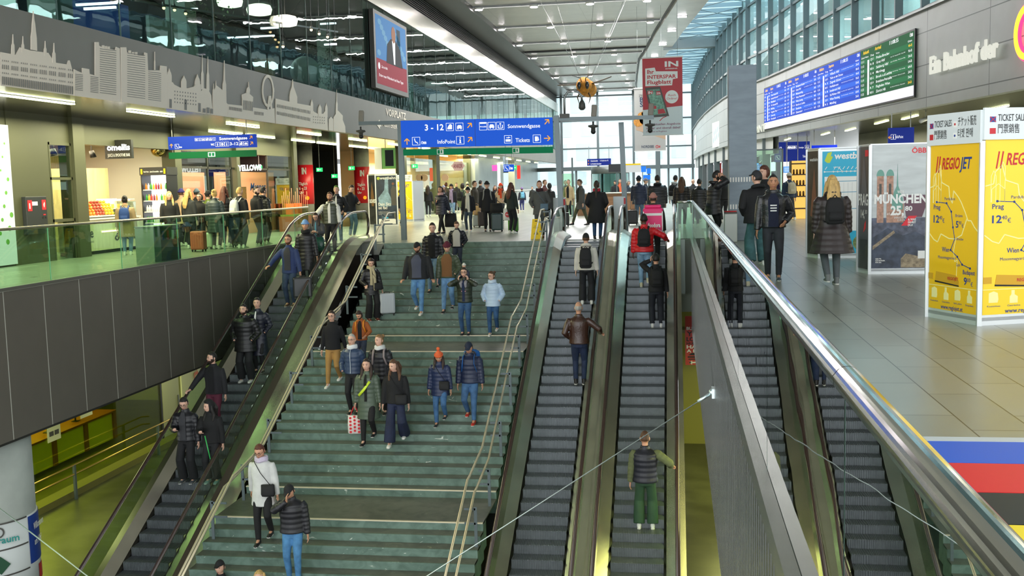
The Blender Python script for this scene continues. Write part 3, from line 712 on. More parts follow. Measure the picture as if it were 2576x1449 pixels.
MB().tube([(x,GY,3.8),(x,GY,4.35)]+[(x+.28-.28*cos(a),GY,4.35+.28*sin(a)) for a in (.4,.9,1.57,2.2,2.8)]+[(x+.56,GY,4.3)],.035,8).build('arm',steel_m,t); MB().rings([(x+.56,GY,4.0,.05,.05),(x+.56,GY,4.06,.11,.11),(x+.56,GY,4.2,.1,.1),(x+.56,GY,4.3,.05,.05)],12).build('camera_head',dgrey,t); MB().box(x-.15,GY-.1,3.77,x+.15,GY+.1,3.9).build('base',dgrey,t)
# ---- hanging blue sign on the left gallery
LY=30.6
p0=pY(424,377,LY); p1=pY(643,379,LY)
t=thing('direction_sign','smaller blue sign hung over the left gallery reading Sonnwendgasse and WC 3-12','sign',(-13.9,LY,3.2))
wd=p1.x-p0.x; b=Board((p0.x,LY,p0.z),(1,0,0)); hh=.4
b.rect('blue',0,0,wd,hh,-.15,0); X=lambda px:(px-424)/219*wd
b.text('w','Sonnwendgasse',X(554),hh*.62,.09,X(624)-X(554),bold=.02); b.text('w','WC',X(532),.09,.06,.12,bold=.03); b.text('w','3-12',X(580),.08,.09,X(601)-X(580),bold=.02)
for px,k in ((549,'person'),(561,'card'),(572,'person'),(608,'train'),(620,'car')): icon(b,'w',X(px),.12,.13,k)
icon(b,'w',X(446),.1,.13,'lounge'); b.text('w','ÖBB',X(452),.05,.035,.09,bold=.04)
for i in range(6): icon(b,'w',X(496+i*9),hh*.72,.09,('card','person','car','train','exit','info')[i])
for px,y,an in ((633,hh*.75,.8),(634,.12,.8),(432,.12,pi/2)): arrow(b,'o',X(px),y,.12,an)
b.flush(t,{'blue':('panel',M('sign_blue_left','#1a3fae',.3,emit=.6)),'w':('lettering',signw),'o':('arrow',signo)})
MB().box(p0.x+.1,LY+.05,p0.z+hh,p0.x+.12,LY+.07,3.86).box(p1.x-.3,LY+.05,p0.z+hh,p1.x-.28,LY+.07,3.86).build('hanger',steel_m,t)
t=thing('escape_sign','green escape strip hung below the small blue sign of the left gallery','sign',(-13.9,LY,2.95))
q0=pY(425,400,LY); b=Board((q0.x,LY,q0.z),(1,0,0)); b.rect('g',0,0,wd,.2,-.1,0); b.rect('w',X(524),.03,X(542),.17); b.rect('g2',X(526),.05,X(532),.15,.007,.01); b.rect('g2',X(534),.05,X(540),.15,.007,.01)
b.flush(t,{'g':('panel',M('sign_green_left','#0c7a45',.4,emit=.25)),'w':('pictogram',signw),'g2':('pictogram_figure',signg)})
MB().box(q0.x+.1,LY+.05,q0.z+.2,q0.x+.12,LY+.07,p0.z).box(q0.x+wd-.3,LY+.05,q0.z+.2,q0.x+wd-.28,LY+.07,p0.z).build('hanger',steel_m,t)
# ---- departure board on the right wall
A=Vector((rwx(57.1)-.07,57.1,4.30)); B=Vector((rwx(36.1)-.07,36.1,4.30)); u=(B-A); Lb=u.length; u.normalize()
t=thing('departure_board','long blue and green train departure board with clock 11:08:35 on the right wall','display board',tuple((A+B)/2))
b=Board(A,u); Hb=2.1
scr_b=M('screen_blue','#1a49c4',.3,emit=.75); scr_b2=M('screen_blue_row','#2763dc',.3,emit=.75); scr_g=M('screen_green','#14542f',.3,emit=.8); scr_g2=M('screen_green_row','#19693c',.3,emit=.8); scr_w=M('screen_white','#efedf8',.3,emit=.8); scr_y=M('screen_yellow','#f2c12e',.3,emit=1.)
b.rect('case',-.06,-.06,Lb+.06,Hb+.06,-.05,-.004); b.rect('scrw',0,0,Lb,.33,-.004,0)
xs=[0,Lb*.225,Lb*.47,Lb*.745,Lb]
dest=[['Wiener Neustadt Hbf','Payerbach-Reichenau','Mistelbach','Wr. Neustadt Hbf','Mödling','Flughafen Wien','Semmering','Floridsdorf'],['Budapest-Keleti','Graz Hbf','Mürzzuschlag','Wien Praterstern','Wien Liesing','Bruck a.d. Leitha','Stockerau','Gänserndorf'],['Villach Hbf','Tulln an der Donau','Zagreb Gl.kol.','Hollabrunn','Innsbruck Hbf','St.Pölten Hbf','Wien Penzing','Mödling'],['Praha-Breclav','Graz Hbf','Salzburg Hbf','Marchegg','Bruck a.d.Leitha','Bratislava-Petrzalka','Flughafen Wien','Zürich HB']]
for c in range(4):
    x0,x1=xs[c],xs[c+1]; g=c==3; w_=x1-x0
    b.rect('g' if g else 'b',x0+.02,.34,x1-.02,Hb,-.004,0)
    b.text('y','Ankunft' if g else 'Abfahrt',x0+w_*.06,Hb-.17,.12,w_*.12,bold=.02); b.text('y','Arrival' if g else 'Departure',x0+w_*.3,Hb-.17,.12,w_*.12,bold=.02); b.text('w','11:08:35',x0+w_*.58,Hb-.17,.13,w_*.16,bold=.02); b.text('w','ÖBB',x0+w_*.93,Hb-.16,.1,w_*.055,bold=.03)
    for q,s_ in ((.02,'Zeit'),(.1,'Neu'),(.21,'Zug'),(.32,'Von' if g else 'Nach'),(.9,'Gleis')): b.text('w',s_,x0+w_*q,Hb-.32,.06,w_*.07,bold=.01)
    for r in range(8):
        y=.4+(7-r)*.172
        if r%2==0: b.rect('g2' if g else 'b2',x0+.02,y-.03,x1-.02,y+.14,0,.002)
        b.text('w','11:%02d'%(8+r*2+c),x0+w_*.02,y+.02,.085,w_*.06,bold=.01)
        b.text('w',('REX','S','RJX','CJX','R')[(r+c)%5]+' %d'%(1+(r*7+c*3)%9),x0+w_*.21,y+.02,.075,w_*.07,bold=.01)
        b.text('w',dest[c][r],x0+w_*.33,y+.01,.09,w_*min(.3,.016*len(dest[c][r])+.04),bold=.01)
        if (r+c)%3: b.text('w','über '+dest[(c+1)%4][(r+2)%8]+' - '+dest[(c+2)%4][r],x0+w_*.6,y+.05,.035,w_*.26)
        b.text('y' if g and r in(0,7) else 'w','%dA-B'%(1+(r*5+c)%9),x0+w_*.91,y+.02,.085,w_*.06,bold=.01)
    b.rect('scrw',x0+w_*.15,.4,x0+w_*.185,Hb-.42,.002,.004)
b.flush(t,{'case':('casing',black),'scrw':('notice_band',scr_w),'b':('blue_screen',scr_b),'g':('green_screen',scr_g),'b2':('blue_row',scr_b2),'g2':('green_row',scr_g2),'y':('yellow_lettering',scr_y),'w':('lettering',signw)})
# ---- lettering on the right wall
def wallboard(pxa,pya,pxb,pyb,d=.05):
    A=pw(pxa,pya,d); B=pw(pxb,pyb,d); B.z=A.z; return A,B
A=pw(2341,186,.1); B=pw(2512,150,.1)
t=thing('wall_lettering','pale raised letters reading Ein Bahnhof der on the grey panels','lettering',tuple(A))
u=B-A; L_=sqrt(u.x**2+u.y**2); b=Board((A.x,A.y,A.z),(u.x,u.y,0)); b.text('w','Ein Bahnhof der',0,0,.52,L_,bold=.03,d=.05,thick=.05); b.flush(t,{'w':('letters',M('cream_letters_brightened','#e6e7da',.45,emit=.65))})  # glow added to the cream colour to brighten the dark letters
A=pw(2566,88,.1); t=thing('neon_logo','red and yellow glowing logo curve on the right wall at the picture edge','logo',tuple(A))
b=Board(A,(.146,-.989,0)); b.ring('r',.62,0.,.62,.24,.02,.1,24,1.7,4.6); b.ring('y',.62,0.,.62,.15,.1,.13,24,1.7,4.6); b.flush(t,{'r':('red_glow',M('neon_red','#ff2a55',.4,emit=3.)),'y':('yellow_core',M('neon_yellow','#ffb52e',.4,emit=2.2))})
A=pw(1868,342,.06); t=thing('wall_lettering','small pale letters ending in POINT low on the right wall beside the grey pillar','lettering',tuple(A)); b=Board(A,(.15,-.989,0)); b.text('w','INFOPOINT',0,0,.38,5.6,bold=.02,d=.04,thick=.04); b.flush(t,{'w':('letters',M('cream_letters','#e3e4d6',.45))})
A=pw(1793,372,.16); t=thing('poster','pale poster with faint map hung on the curved wall left of the grey pillar','poster',tuple(A)); b=Board(A,(.12,-.99,0)); b.rect('p',0,0,4.,1.75,0,.03); 
for k in range(9): b.disc('q',.5+k*.37,.5+.1*((k*5)%9),.22,.03,.034,8)
b.flush(t,{'p':('sheet',matw),'q':('print',M('print_pale_blue','#b9cfd6',.6))})
A=pw(1748,380,.06); t=thing('poster','narrow white poster on the curved wall nearest the glass front','poster',tuple(A)); b=Board(A,(.03,-.999,0)); b.rect('p',0,0,3.,1.5,0,.03); b.flush(t,{'p':('sheet',matw)})
# ---- hanging signs under the right storey
def hung(pxa,pxb,py0,py1,Y,label,draw,m=blue_d):
    A=pY(pxa,py1,Y); B=pY(pxb,py1,Y); T=pY(pxa,py0,Y); t=thing('hanging_sign',label,'sign',tuple(A)); w_=B.x-A.x; h_=T.z-A.z; b=Board((A.x,Y,A.z),(1,0,0)); b.rect('b',0,0,w_,h_,-.08,0); draw(b,w_,h_); b.flush(t,{k:v for k,v in {'b':('panel',m),'w':('lettering',signw),'o':('arrow',signo),'g':('divider',steel_m)}.items() if k in b.mb}); MB().box(A.x+.1,Y+.02,T.z,A.x+.13,Y+.05,3.86).box(B.x-.13,Y+.02,T.z,B.x-.1,Y+.05,3.86).build('hanger',steel_m,t); return t
def dr1(b,w,h):
    for x in (.33,.66): b.rect('g',w*x,0,w*x+.02,h)
    b.text('w','3-12',w*.08,h*.6,h*.16,w*.13,bold=.02); icon(b,'w',w*.1,h*.22,h*.2,'lounge')
    for k in range(4): icon(b,'w',w*(.4+.06*k),h*.72,h*.16,('train','car','bus','card')[k])
    b.text('w','Sonnwendgasse',w*.69,h*.66,h*.09,w*.14); icon(b,'w',w*.92,h*.72,h*.18,'exit'); b.text('w','Tickets',w*.8,h*.2,h*.12,w*.1); arrow(b,'o',w*.05,h*.72,h*.15,pi/2); arrow(b,'o',w*.96,h*.2,h*.15,0)
hung(1948,2037,358,408,58,'row of three joined blue direction panels under the right storey',dr1)
def dr2(b,w,h): icon(b,'w',w*.2,h*.62,h*.2,'info'); b.text('w','InfoPoint',w*.28,h*.56,h*.12,w*.3); arrow(b,'o',w*.07,h*.6,h*.14,pi); icon(b,'w',w*.85,h*.2,h*.18,'card')
hung(2234,2299,322,382,38,'single blue InfoPoint sign hung above the München poster box',dr2)
hung(2042,2106,366,390,52,'plain bright blue sign hung behind the turquoise timetable box',lambda b,w,h:None,M('screen_deep_blue','#0a2fd0',.3,emit=.7))
hung(1477,1537,400,417,62,'small blue street-exit sign hung before the far glass doors',lambda b,w,h:(b.text('w','Canettistraße',w*.15,h*.6,h*.2,w*.3,bold=.01),b.text('w','U, Frühlich-Sandner',w*.15,h*.15,h*.2,w*.45,bold=.01),b.text('w','U Südtiroler Pl.',w*.55,h*.6,h*.2,w*.35),arrow(b,'o',w*.06,h*.7,h*.25,pi/2),arrow(b,'o',w*.06,h*.25,h*.25,pi/2)),blue_d)
hung(1267,1293,414,432,56,'small blue lounge sign hung before the silver panels',lambda b,w,h:(icon(b,'w',w*.3,h*.5,h*.7,'lounge'),b.text('w','ÖBB',w*.58,h*.3,h*.28,w*.32,bold=.04)),blue)
# ---- kiosks
alu=M('kiosk_aluminium','#dfe3e4',.35,.5)
def boxkiosk(label,C,dl,dr,H,name='advertising_kiosk'):
    """C near corner, dl / dr vectors along the left and right faces"""
    C=Vector((*C,0)); dl=Vector((*dl,0)); dr=Vector((*dr,0)); t=thing(name,label,'kiosk',tuple(C))
    P=[C,C+dr,C+dr+dl,C+dl]
    MB().slab([(p.x,p.y) for p in P],.05,H).build('body',alu,t)
    fr=MB()
    for p in P: fr.cbox((p.x,p.y,H/2),(.05,.05,H))
    fr.slab([(p.x,p.y) for p in P],0,.09).slab([(p.x,p.y) for p in P],H-.02,H+.02); fr.build('frame',alu,t)
    n=dl.normalized().cross(Vector((0,0,1)))
    bl=Board(C+dl,-dl); br=Board(C,dr)
    return t,bl,dl.length,br,dr.length
yel=M('kiosk_yellow','#fbc81c',.4); yeld=M('kiosk_yellow_pale','#ffd92e',.4)
def regio(b,w,H,hdr):
    b.rect('y',.04,.12,w-.04,H-hdr,.0,.004); b.rect('hd',.0,H-hdr,w,H,.0,.03)
    b.text('k','TICKET SALES',w*.15,H-hdr*.42,.075,w*.33,d=.034); b.text('k','チケット販売',w*.6,H-hdr*.42,.085,w*.33,d=.034); b.text('k','門票銷售',w*.15,H-hdr*.78,.08,w*.24,d=.034); b.text('k','티켓 판매',w*.6,H-hdr*.78,.08,w*.27,d=.034)
    b.rect('n',w*.06,H-hdr*.45,w*.125,H-hdr*.28,.03,.033); b.line('r',[(w*.06,H-hdr*.45),(w*.125,H-hdr*.28)],.008,.033,.035); b.line('r',[(w*.06,H-hdr*.28),(w*.125,H-hdr*.45)],.008,.033,.035); b.rect('r',w*.06,H-hdr*.82,w*.125,H-hdr*.64,.03,.034)
    b.rect('hw',w*.51,H-hdr*.47,w*.575,H-hdr*.28,.03,.032); b.disc('r',w*.542,H-hdr*.37,.014,.032,.034,10); b.rect('hw',w*.51,H-hdr*.82,w*.575,H-hdr*.64,.03,.032); b.disc('n',w*.542,H-hdr*.73,.014,.032,.034,10)
    y=H-hdr-.3; b.line('r',[(w*.16,y-.02),(w*.19,y+.17)],.018); b.line('r',[(w*.205,y-.02),(w*.235,y+.17)],.018)
    b.text('r','REGIO',w*.27,y+.02,.13,w*.33,bold=.02,shear=.15); b.text('n','JET',w*.61,y+.02,.13,w*.2,bold=.02,shear=.15)
    # map outline and route
    S=lambda pts:[(w*(.04+.92*x),H*z) for x,z in pts]
    b.line('wl',S([(0,.645),(.1,.655),(.12,.71),(.2,.74),(.25,.67),(.4,.65),(.42,.6),(.48,.57),(.5,.63),(.6,.6),(.66,.575),(.74,.53),(.8,.49),(.86,.49),(.93,.46),(1,.44)]),.012)
    b.line('wl',S([(0,.42),(.1,.39),(.18,.38),(.25,.42),(.42,.4),(.55,.4),(.68,.42),(.78,.5)]),.012); b.line('wl',S([(.56,.4),(.52,.34),(.55,.29),(.6,.3),(.58,.2)]),.008)
    for x0,x1,z0,z1 in ((.07,.13,.57,.69),(.18,.24,.57,.73),(.08,.24,.57,.63)): b.line('wl',S([(x0,z0),(x0,z1),((x0+x1)/2,z1+.025),(x1,z1),(x1,z0)]),.007)
    R=S([(.15,.575),(.36,.57),(.46,.53),(.5,.455),(.54,.4),(.46,.345),(.6,.315),(.7,.28),(.86,.265)]); b.line('n',R,.009)
    for p in R[:3]+R[3:]: b.disc('n',p[0],p[1],.014)
    T=lambda s,x,z,h,wd,bo=0.:b.text('n',s,w*(.04+.92*x),H*z,h,w*wd,bold=bo)
    T('Prag',.09,.54,.055,.13,.01); T('12',.09,.475,.085,.11,.02); T('40',.21,.49,.045,.06); T('€',.28,.475,.05,.04); T('Pardubice',.32,.585,.035,.2); T('Brünn',.55,.505,.035,.13); T('5',.56,.455,.075,.05,.02); T('90',.62,.47,.04,.05); T('€',.68,.455,.045,.035); T('Breclav',.58,.395,.03,.13); T('Wien',.28,.335,.055,.14,.01); T('Mosonmagyaróvár',.2,.3,.035,.34); T('Györ',.58,.27,.035,.08); T('Budapest',.72,.235,.05,.22,.01); T('9',.74,.185,.085,.06,.02); T('00',.81,.2,.045,.06); T('€',.88,.18,.05,.04)
    # train
    b.poly('tr',S([(0,.195),(.1,.195),(.1,.225),(0,.225)]),.004,.008); b.poly('tr',S([(.14,.185),(.64,.175),(.64,.2),(.58,.225),(.16,.235)]),.004,.008); b.text('r','REGIOJET',w*.42,H*.2,.035,w*.2,bold=.02,d=.01); b.poly('k2',S([(.14,.182),(.64,.172),(.64,.178),(.14,.19)]),.004,.009)
    b.rect('wl',.04,H*.165,w-.04,H*.168)
    for k,x in enumerate((.13,.38,.62,.86)): q=S([(x-.06,.105),(x+.05,.105),(x+.06,.12),(x+.05,.15),(x,.158),(x-.06,.15)]) if k%2==0 else S([(x-.05,.1),(x+.05,.1),(x+.05,.13),(x+.01,.14),(x+.01,.16),(x-.03,.16),(x-.03,.14),(x-.05,.13)]); b.poly('wl',q); b.text('n',('Kostenlose','Getränke','WLAN','Sitzplatz')[k],w*(.04+.92*(x-.08)),H*.085,.02,w*.15)
    b.text('n','www.regiojet.at',w*.5,H*.055+.0,.05,w*.42,'c',bold=.012)
t,bl,wl,br,wr=boxkiosk('tall yellow map kiosk with ticket sales header, nearest on the right','',(0,0),(0,0),0) if False else boxkiosk('tall yellow map poster kiosk with ticket sales header, nearest on the right',(3.38,12.22),(-.37,.83),(1.05,.40),2.05)
nm={'y':('poster',yel),'hd':('header',M('header_white','#dfe5e6',.5)),'k':('header_lettering',matb),'r':('red_print',matr),'n':('navy_print',matn),'wl':('white_print',M('print_cream','#fdf3a6',.5)),'tr':('train_picture',M('train_yellow','#d9a520',.5)),'k2':('train_underframe',matb),'hw':('header_flag',matw)}
regio(bl,wl,2.41,.36); bl.flush(t,nm); regio(br,wr,2.43,.35); br.flush(t,dict(nm,y=('poster',yeld)))
# München kiosk
t,bl,wl,br,wr=boxkiosk('grey poster box with München 25,80 advert behind the yellow kiosk',(3.36,18.75),(-.11,.52),(1.0,-.02),2.24)
b=br; H=2.24; w=wr
b.rect('sky',.03,.1,w-.03,H-.02,0,.004); b.rect('town',.03,.1,w-.03,.98,.004,.006)
S=lambda pts:[(w*x,H*z) for x,z in pts]
b.poly('roof',S([(.03,.28),(.3,.36),(.55,.3),(.75,.33),(.97,.28),(.97,.05),(.03,.05)]),.006,.008); b.poly('lit',S([(.05,.22),(.4,.34),(.42,.32),(.05,.19)]),.008,.009); b.poly('lit',S([(.52,.05),(.97,.05),(.97,.12),(.6,.16),(.52,.12)]),.008,.009)
for x in (.17,.33): b.rect('brick',w*(x-.055),H*.4,w*(x+.055),H*.76,.006,.009); b.poly('dome',[(w*x+w*.065*cos(a),H*.76+H*.05*sin(a)) for a in [pi*k/10 for k in range(11)]],.006,.01); b.rect('win',w*(x-.02),H*.62,w*(x+.02),H*.7,.009,.011)
b.poly('dome',S([(.36,.5),(.36,.58),(.4,.64),(.44,.68),(.445,.73),(.452,.85),(.459,.73),(.465,.68),(.5,.64),(.54,.58),(.54,.5)]),.006,.01); b.rect('brick',w*.32,H*.4,w*.56,H*.55,.005,.008)
b.poly('mar',S([(.55,.61),(.92,.61),(.97,.59),(.86,.44),(.6,.44)]),.009,.011)
b.text('w','MÜNCHEN',w*.07,H*.55,.15,w*.87,bold=.04,d=.014); b.text('w','WIEN',w*.45,H*.625,.05,w*.1,bold=.02,d=.014); b.text('w','25,',w*.34,H*.46,.15,w*.22,bold=.04,d=.014); b.text('w','80',w*.58,H*.49,.08,w*.12,bold=.03,d=.014); b.text('w','ab €',w*.28,H*.46,.04,w*.05,d=.014)
b.text('w','SPARSCHIENE',w*.4,H*.43,.035,w*.2,d=.014); b.text('w','EUROPA',w*.46,H*.412,.03,w*.12,d=.014); b.poly('r2',S([(.52,.375),(.64,.375),(.78,.45),(.64,.45)]),.011,.013)
for i,s_ in enumerate(('& WAS','FÄHRST','DU?')): b.text('w',s_,w*.63,H*(.415-.022*i),.035,w*(.13 if i<2 else .08),bold=.03,d=.015)
b.text('red','ÖBB',w*.68,H*.94-.02,.085,w*.24,bold=.02,d=.01); b.rect('w',w*.8,H*.12,w*.93,H*.18,.009,.012)
for i,s_ in enumerate(('HEUTE.','FÜR MORGEN.','FÜR UNS.')): b.text('w',s_,w*.1,H*(.115-.014*i),.022,w*(.1+.06*(i==1)),bold=.02,d=.012)
b.flush(t,{'sky':('poster',M('poster_sky','#c9cfcf',.35,var=.12,vscale=2,stretch=(1,1,5))),'town':('town_picture',M('poster_town','#5d6274',.4,var=.5,vscale=9)),'roof':('roof_picture',M('poster_roofs','#414a5c',.4,var=.5,vscale=7)),'lit':('street_picture',M('poster_lit','#a08f76',.5,var=.4,vscale=20)),'brick':('tower_picture',M('poster_brick','#b98f7a',.5,var=.3,vscale=20)),'dome':('dome_picture',M('poster_dome','#6fa294',.5)),'win':('window_picture',dgrey),'mar':('maroon_shape',M('poster_maroon','#6b4a58',.5)),'w':('lettering',matw),'r2':('red_shape',M('poster_red','#e8303c',.5)),'red':('logo',M('poster_red','#e8303c',.5))})
b=bl; b.rect('k',.02,.08,wl-.02,2.22,0,.004); b.poly('v',[(wl*.15,1.1),(wl*.5,2.1),(wl*.85,1.2),(wl*.85,.6),(wl*.15,.6)],.004,.006); b.text('w','PRAG',wl*.08,1.2,.2,wl*.8,bold=.02,d=.01); b.text('w','14,',wl*.3,.98,.14,wl*.3,bold=.02,d=.01); b.text('w','30',wl*.62,1.05,.07,wl*.2,d=.01); b.poly('r2',[(wl*.5,.72),(wl*.7,.8),(wl*.7,.93),(wl*.6,.88)],.006,.008); b.rect('r2',wl*.6,2.05,wl*.85,2.16,.004,.008); b.rect('v2',wl*.7,.3,wl*.85,.5,.004,.008)
b.flush(t,{'k':('side_poster',M('poster_charcoal','#34343a',.3,var=.3,vscale=4)),'v':('arch_picture',M('poster_arch','#55565f',.4)),'w':('side_lettering',matw),'r2':('side_red_shape',MATS['poster_red']),'v2':('side_label',dgrey)})
# Westbahn kiosk
t,bl,wl,br,wr=boxkiosk('turquoise train timetable box standing before the long-coated blonde woman',(3.02,22.58),(-.2,.42),(1.05,-.05),2.3)
b=br; w=wr; H=2.3; b.rect('t',.06,.1,w-.06,H-.06,0,.004); b.text('w','westbahn',w*.28,H*.905,.13,w*.68,bold=.03,shear=.1); b.poly('y',[(w*.1,H*.89),(w*.16,H*.96),(w*.24,H*.97),(w*.22,H*.93),(w*.26,H*.925),(w*.2,H*.87),(w*.15,H*.87)])
b.line('w',[(w*.1,H*.79),(w*.95,H*.79)],.012); b.line('w',[(w*.27,H*.83),(w*.37,H*.83),(w*.44,H*.79)],.012)
for x in (.1,.27,.35,.44,.52,.6,.68,.76,.84,.92): b.disc('w',w*x,H*.79,.018); b.line('w',[(w*x+.01,H*.81),(w*x+.05,H*.835)],.012)
b.rect('w',w*.1,H*.25,w*.75,H*.745,.004,.007); b.rect('t2',w*.13,H*.7,w*.72,H*.705,.007,.009); b.rect('t2',w*.13,H*.6,w*.72,H*.605,.007,.009); b.rect('t2',w*.13,H*.45,w*.72,H*.455,.007,.009)
for k in range(7): b.rect('gl',w*(.15+.08*k),H*.3,w*(.152+.08*k),H*.69,.007,.009)
for k,c in enumerate(('ph','ph2','ph','ph2','w')): b.rect(c,w*.78,H*(.66-.09*k),w*.94,H*(.735-.09*k),.004,.008)
b.disc('ph2',w*.8,H*.14,.16,.004,.006); b.disc('w',w*.86,H*.1,.07,.006,.008)
b.flush(t,{'t':('poster',M('turquoise','#2bb3d8',.4)),'w':('lettering',matw),'y':('logo',M('lime','#c9da3f',.5)),'t2':('table_rule',M('turquoise_dark','#1f8fb4',.5)),'gl':('table_line',steel_m),'ph':('photo',M('photo_dark','#4c4f52',.5,var=.5,vscale=30)),'ph2':('photo',M('photo_green','#7a8f55',.5,var=.5,vscale=30))})
b=bl; b.rect('k',.02,.08,wl-.02,2.26,0,.004); b.poly('p',[(wl*.3,.9),(wl*.6,1.9),(wl*.8,1.2),(wl*.7,.8)],.004,.006); b.text('w','westbahn',wl*.25,2.05,.07,wl*.65,bold=.02); b.flush(t,{'k':('side_poster',M('poster_brown','#3b332e',.35,var=.4,vscale=5)),'p':('figure_picture',M('poster_skin','#8a5a44',.5)),'w':('side_lettering',matw)})
# left kiosks
t,bl,wl,br,wr=boxkiosk('yellow map poster kiosk standing behind the left gantry post','',(0,0),(0,0),0) if False else boxkiosk('yellow map poster kiosk standing behind the left gantry post',(-12.85,50.3),(-1.0,0.12),(.32,.9),2.0)
regio(bl,wl,2.33,.33); bl.flush(t,nm); br.rect('p',.03,.1,wr-.03,1.95,0,.004); br.flush(t,{'p':('side_panel',alu)})
t,bl,wl,br,wr=boxkiosk('blue poster pillar reading Dein Sitz ist fix beside the left gantry post',(-13.25,45.2),(-.45,.35),(1.0,-.05),2.32)
b=br; w=wr; H=2.3; b.rect('n',.03,.08,w-.03,H-.04,0,.004); b.poly('l',[(w*.1,H*.55),(w*.4,H*.7),(w*.45,H*.95),(w*.6,H*.95),(w*.6,H*.65),(w*.75,H*.5),(w*.7,H*.38),(w*.15,H*.38)],.004,.006); b.text('w','westbahn',w*.2,H*.91,.12,w*.75,bold=.03); b.disc('y',w*.14,H*.93,.07); b.text('w','Dein Sitz',w*.1,H*.4,.13,w*.6,bold=.02,d=.01); b.text('w','ist fix!',w*.1,H*.33,.13,w*.42,bold=.02,d=.01)
for k in range(4): b.text('w','Die Platzreservierung ist bei der',w*.1,H*(.28-.02*k),.025,w*.55)
b.rect('t',w*.3,H*.15,w*.55,H*.175); b.rect('w',w*.1,H*.04,w*.9,H*.14,.004,.008); b.disc('sk',w*.82,H*.82,.06); b.poly('k',[(w*.72,H*.4),(w*.7,H*.7),(w*.8,H*.79),(w*.95,H*.75),(w*.95,H*.4)],.005,.007)
b.flush(t,{'n':('poster',M('poster_night','#26394e',.35,var=.4,vscale=3)),'l':('interior_picture',M('poster_light_blue','#8fb0c4',.4,var=.4,vscale=5)),'w':('lettering',matw),'y':('logo',MATS['lime']),'t':('button_print',MATS['turquoise']),'sk':('face_picture',MATS['poster_skin']),'k':('figure_picture',dgrey)})
b=bl; b.rect('k',.02,.08,wl-.02,2.28,0,.004); b.poly('p',[(wl*.3,1.3),(wl*.5,2.0),(wl*.75,1.3),(wl*.7,.9),(wl*.4,.9)],.004,.006); b.text('w','BUDAPEST',wl*.15,1.05,.16,wl*1.1*.75,bold=.03); b.flush(t,{'k':('side_poster',M('poster_dusk','#3b3c3d',.4,var=.5,vscale=3)),'p':('tower_picture',M('poster_amber','#7a5a3a',.5)),'w':('side_lettering',matw)})
# ---- banners
def banner(label,px0,px1,py0,py1,Y,fn,names):
    A=pY(px0,py1,Y); B=pY(px1,py1,Y); T=pY(px0,py0,Y); w_=B.x-A.x; h_=T.z-A.z; t=thing('hanging_banner',label,'banner',((A.x+B.x)/2,Y,A.z)); b=Board((A.x,Y,A.z),(1,0,0)); fn(b,w_,h_); b.flush(t,names)
    MB().box(A.x-.03,Y-.03,T.z,B.x+.03,Y+.03,T.z+.06).box(A.x-.03,Y-.02,A.z-.04,B.x+.03,Y+.02,A.z).build('rod',white,t); MB().tube([(A.x+.2,Y,T.z),(A.x+.2,Y,11.2)],.008,5).tube([(B.x-.2,Y,T.z),(B.x-.2,Y,11.2)],.008,5).build('wire',steel_m,t)
def bn1(b,w,h):
    S=lambda pts:[(w*x,h*y) for x,y in pts]
    b.rect('wh',0,0,w,h,-.012,0); b.poly('rd',S([(0,.33),(1,.37),(1,1),(0,1)]),0,.003)
    b.text('wh2','IN',w*.56,h*.885,.22,w*.34,bold=.03); b.text('wh2','INTERSPAR',w*.58,h*.85,.05,w*.3,bold=.02)
    b.poly('wh2',S([(.07,.64),(.74,.64),(.76,.72),(.88,.73),(.88,.82),(.34,.83),(.31,.88),(.07,.87)]),.003,.006)
    b.text('r3','Ihr',w*.12,h*.8,.17,w*.17,bold=.02,d=.009); b.text('r3','INTERSPAR',w*.12,h*.735,.15,w*.72,bold=.02,d=.009); b.text('r3','Flugblatt',w*.12,h*.665,.16,w*.6,bold=.02,d=.009)
    b.poly('ph',S([(.06,.62),(.44,.63),(.66,.24),(.28,.23),(.2,.28)]),.006,.012); b.poly('scr',S([(.11,.59),(.42,.6),(.6,.27),(.27,.26)]),.012,.014); b.poly('rd2',S([(.12,.53),(.26,.54),(.26,.58),(.12,.58)]),.014,.016); b.text('wh2','IN',w*.14,h*.54,.1,w*.1,bold=.03,d=.018); b.poly('rd2',S([(.34,.52),(.46,.52),(.44,.57),(.34,.57)]),.014,.016); b.poly('rd2',S([(.38,.27),(.58,.28),(.52,.34),(.38,.33)]),.014,.016); b.poly('rd2',S([(.24,.34),(.34,.34),(.34,.38),(.24,.38)]),.014,.016); b.text('wh2','25%',w*.35,h*.53,.08,w*.1,bold=.02,d=.018)
    b.disc('wh2',w*.73,h*.49,w*.165,.003,.008,28); b.text('r3','Auch',w*.73,h*.5,.09,w*.2,'c',d=.01); b.text('r3','Online!',w*.73,h*.455,.09,w*.26,'c',d=.01)
    b.line('r3',S([(.42,.18),(.5,.22),(.6,.24)]),.03,.003,.006)
    b.text('r4','Alle aktuellen Angebote',w*.08,h*.125,.09,w*.86,bold=.01,d=.008); b.text('r4','immer und überall dabei!',w*.08,h*.075,.09,w*.86,bold=.01,d=.008); b.text('r4','interspar.at/flugblatt',w*.08,h*.035,.06,w*.52,d=.008)
rd=M('banner_red','#c4434b',.55)
banner('red and white supermarket flyer banner hanging in front of the grey one',1618,1718,148,340,45,bn1,{'wh':('cloth',M('banner_white','#dfe8ea',.6)),'rd':('red_field',rd),'wh2':('white_print',matw),'r3':('red_lettering',matr),'ph':('phone_picture',dgrey),'scr':('screen_picture',M('photo_teal','#7fae9a',.5,var=.5,vscale=9)),'rd2':('price_patch',rd),'r4':('slogan_lettering',M('print_mauve','#9a5a78',.6))})
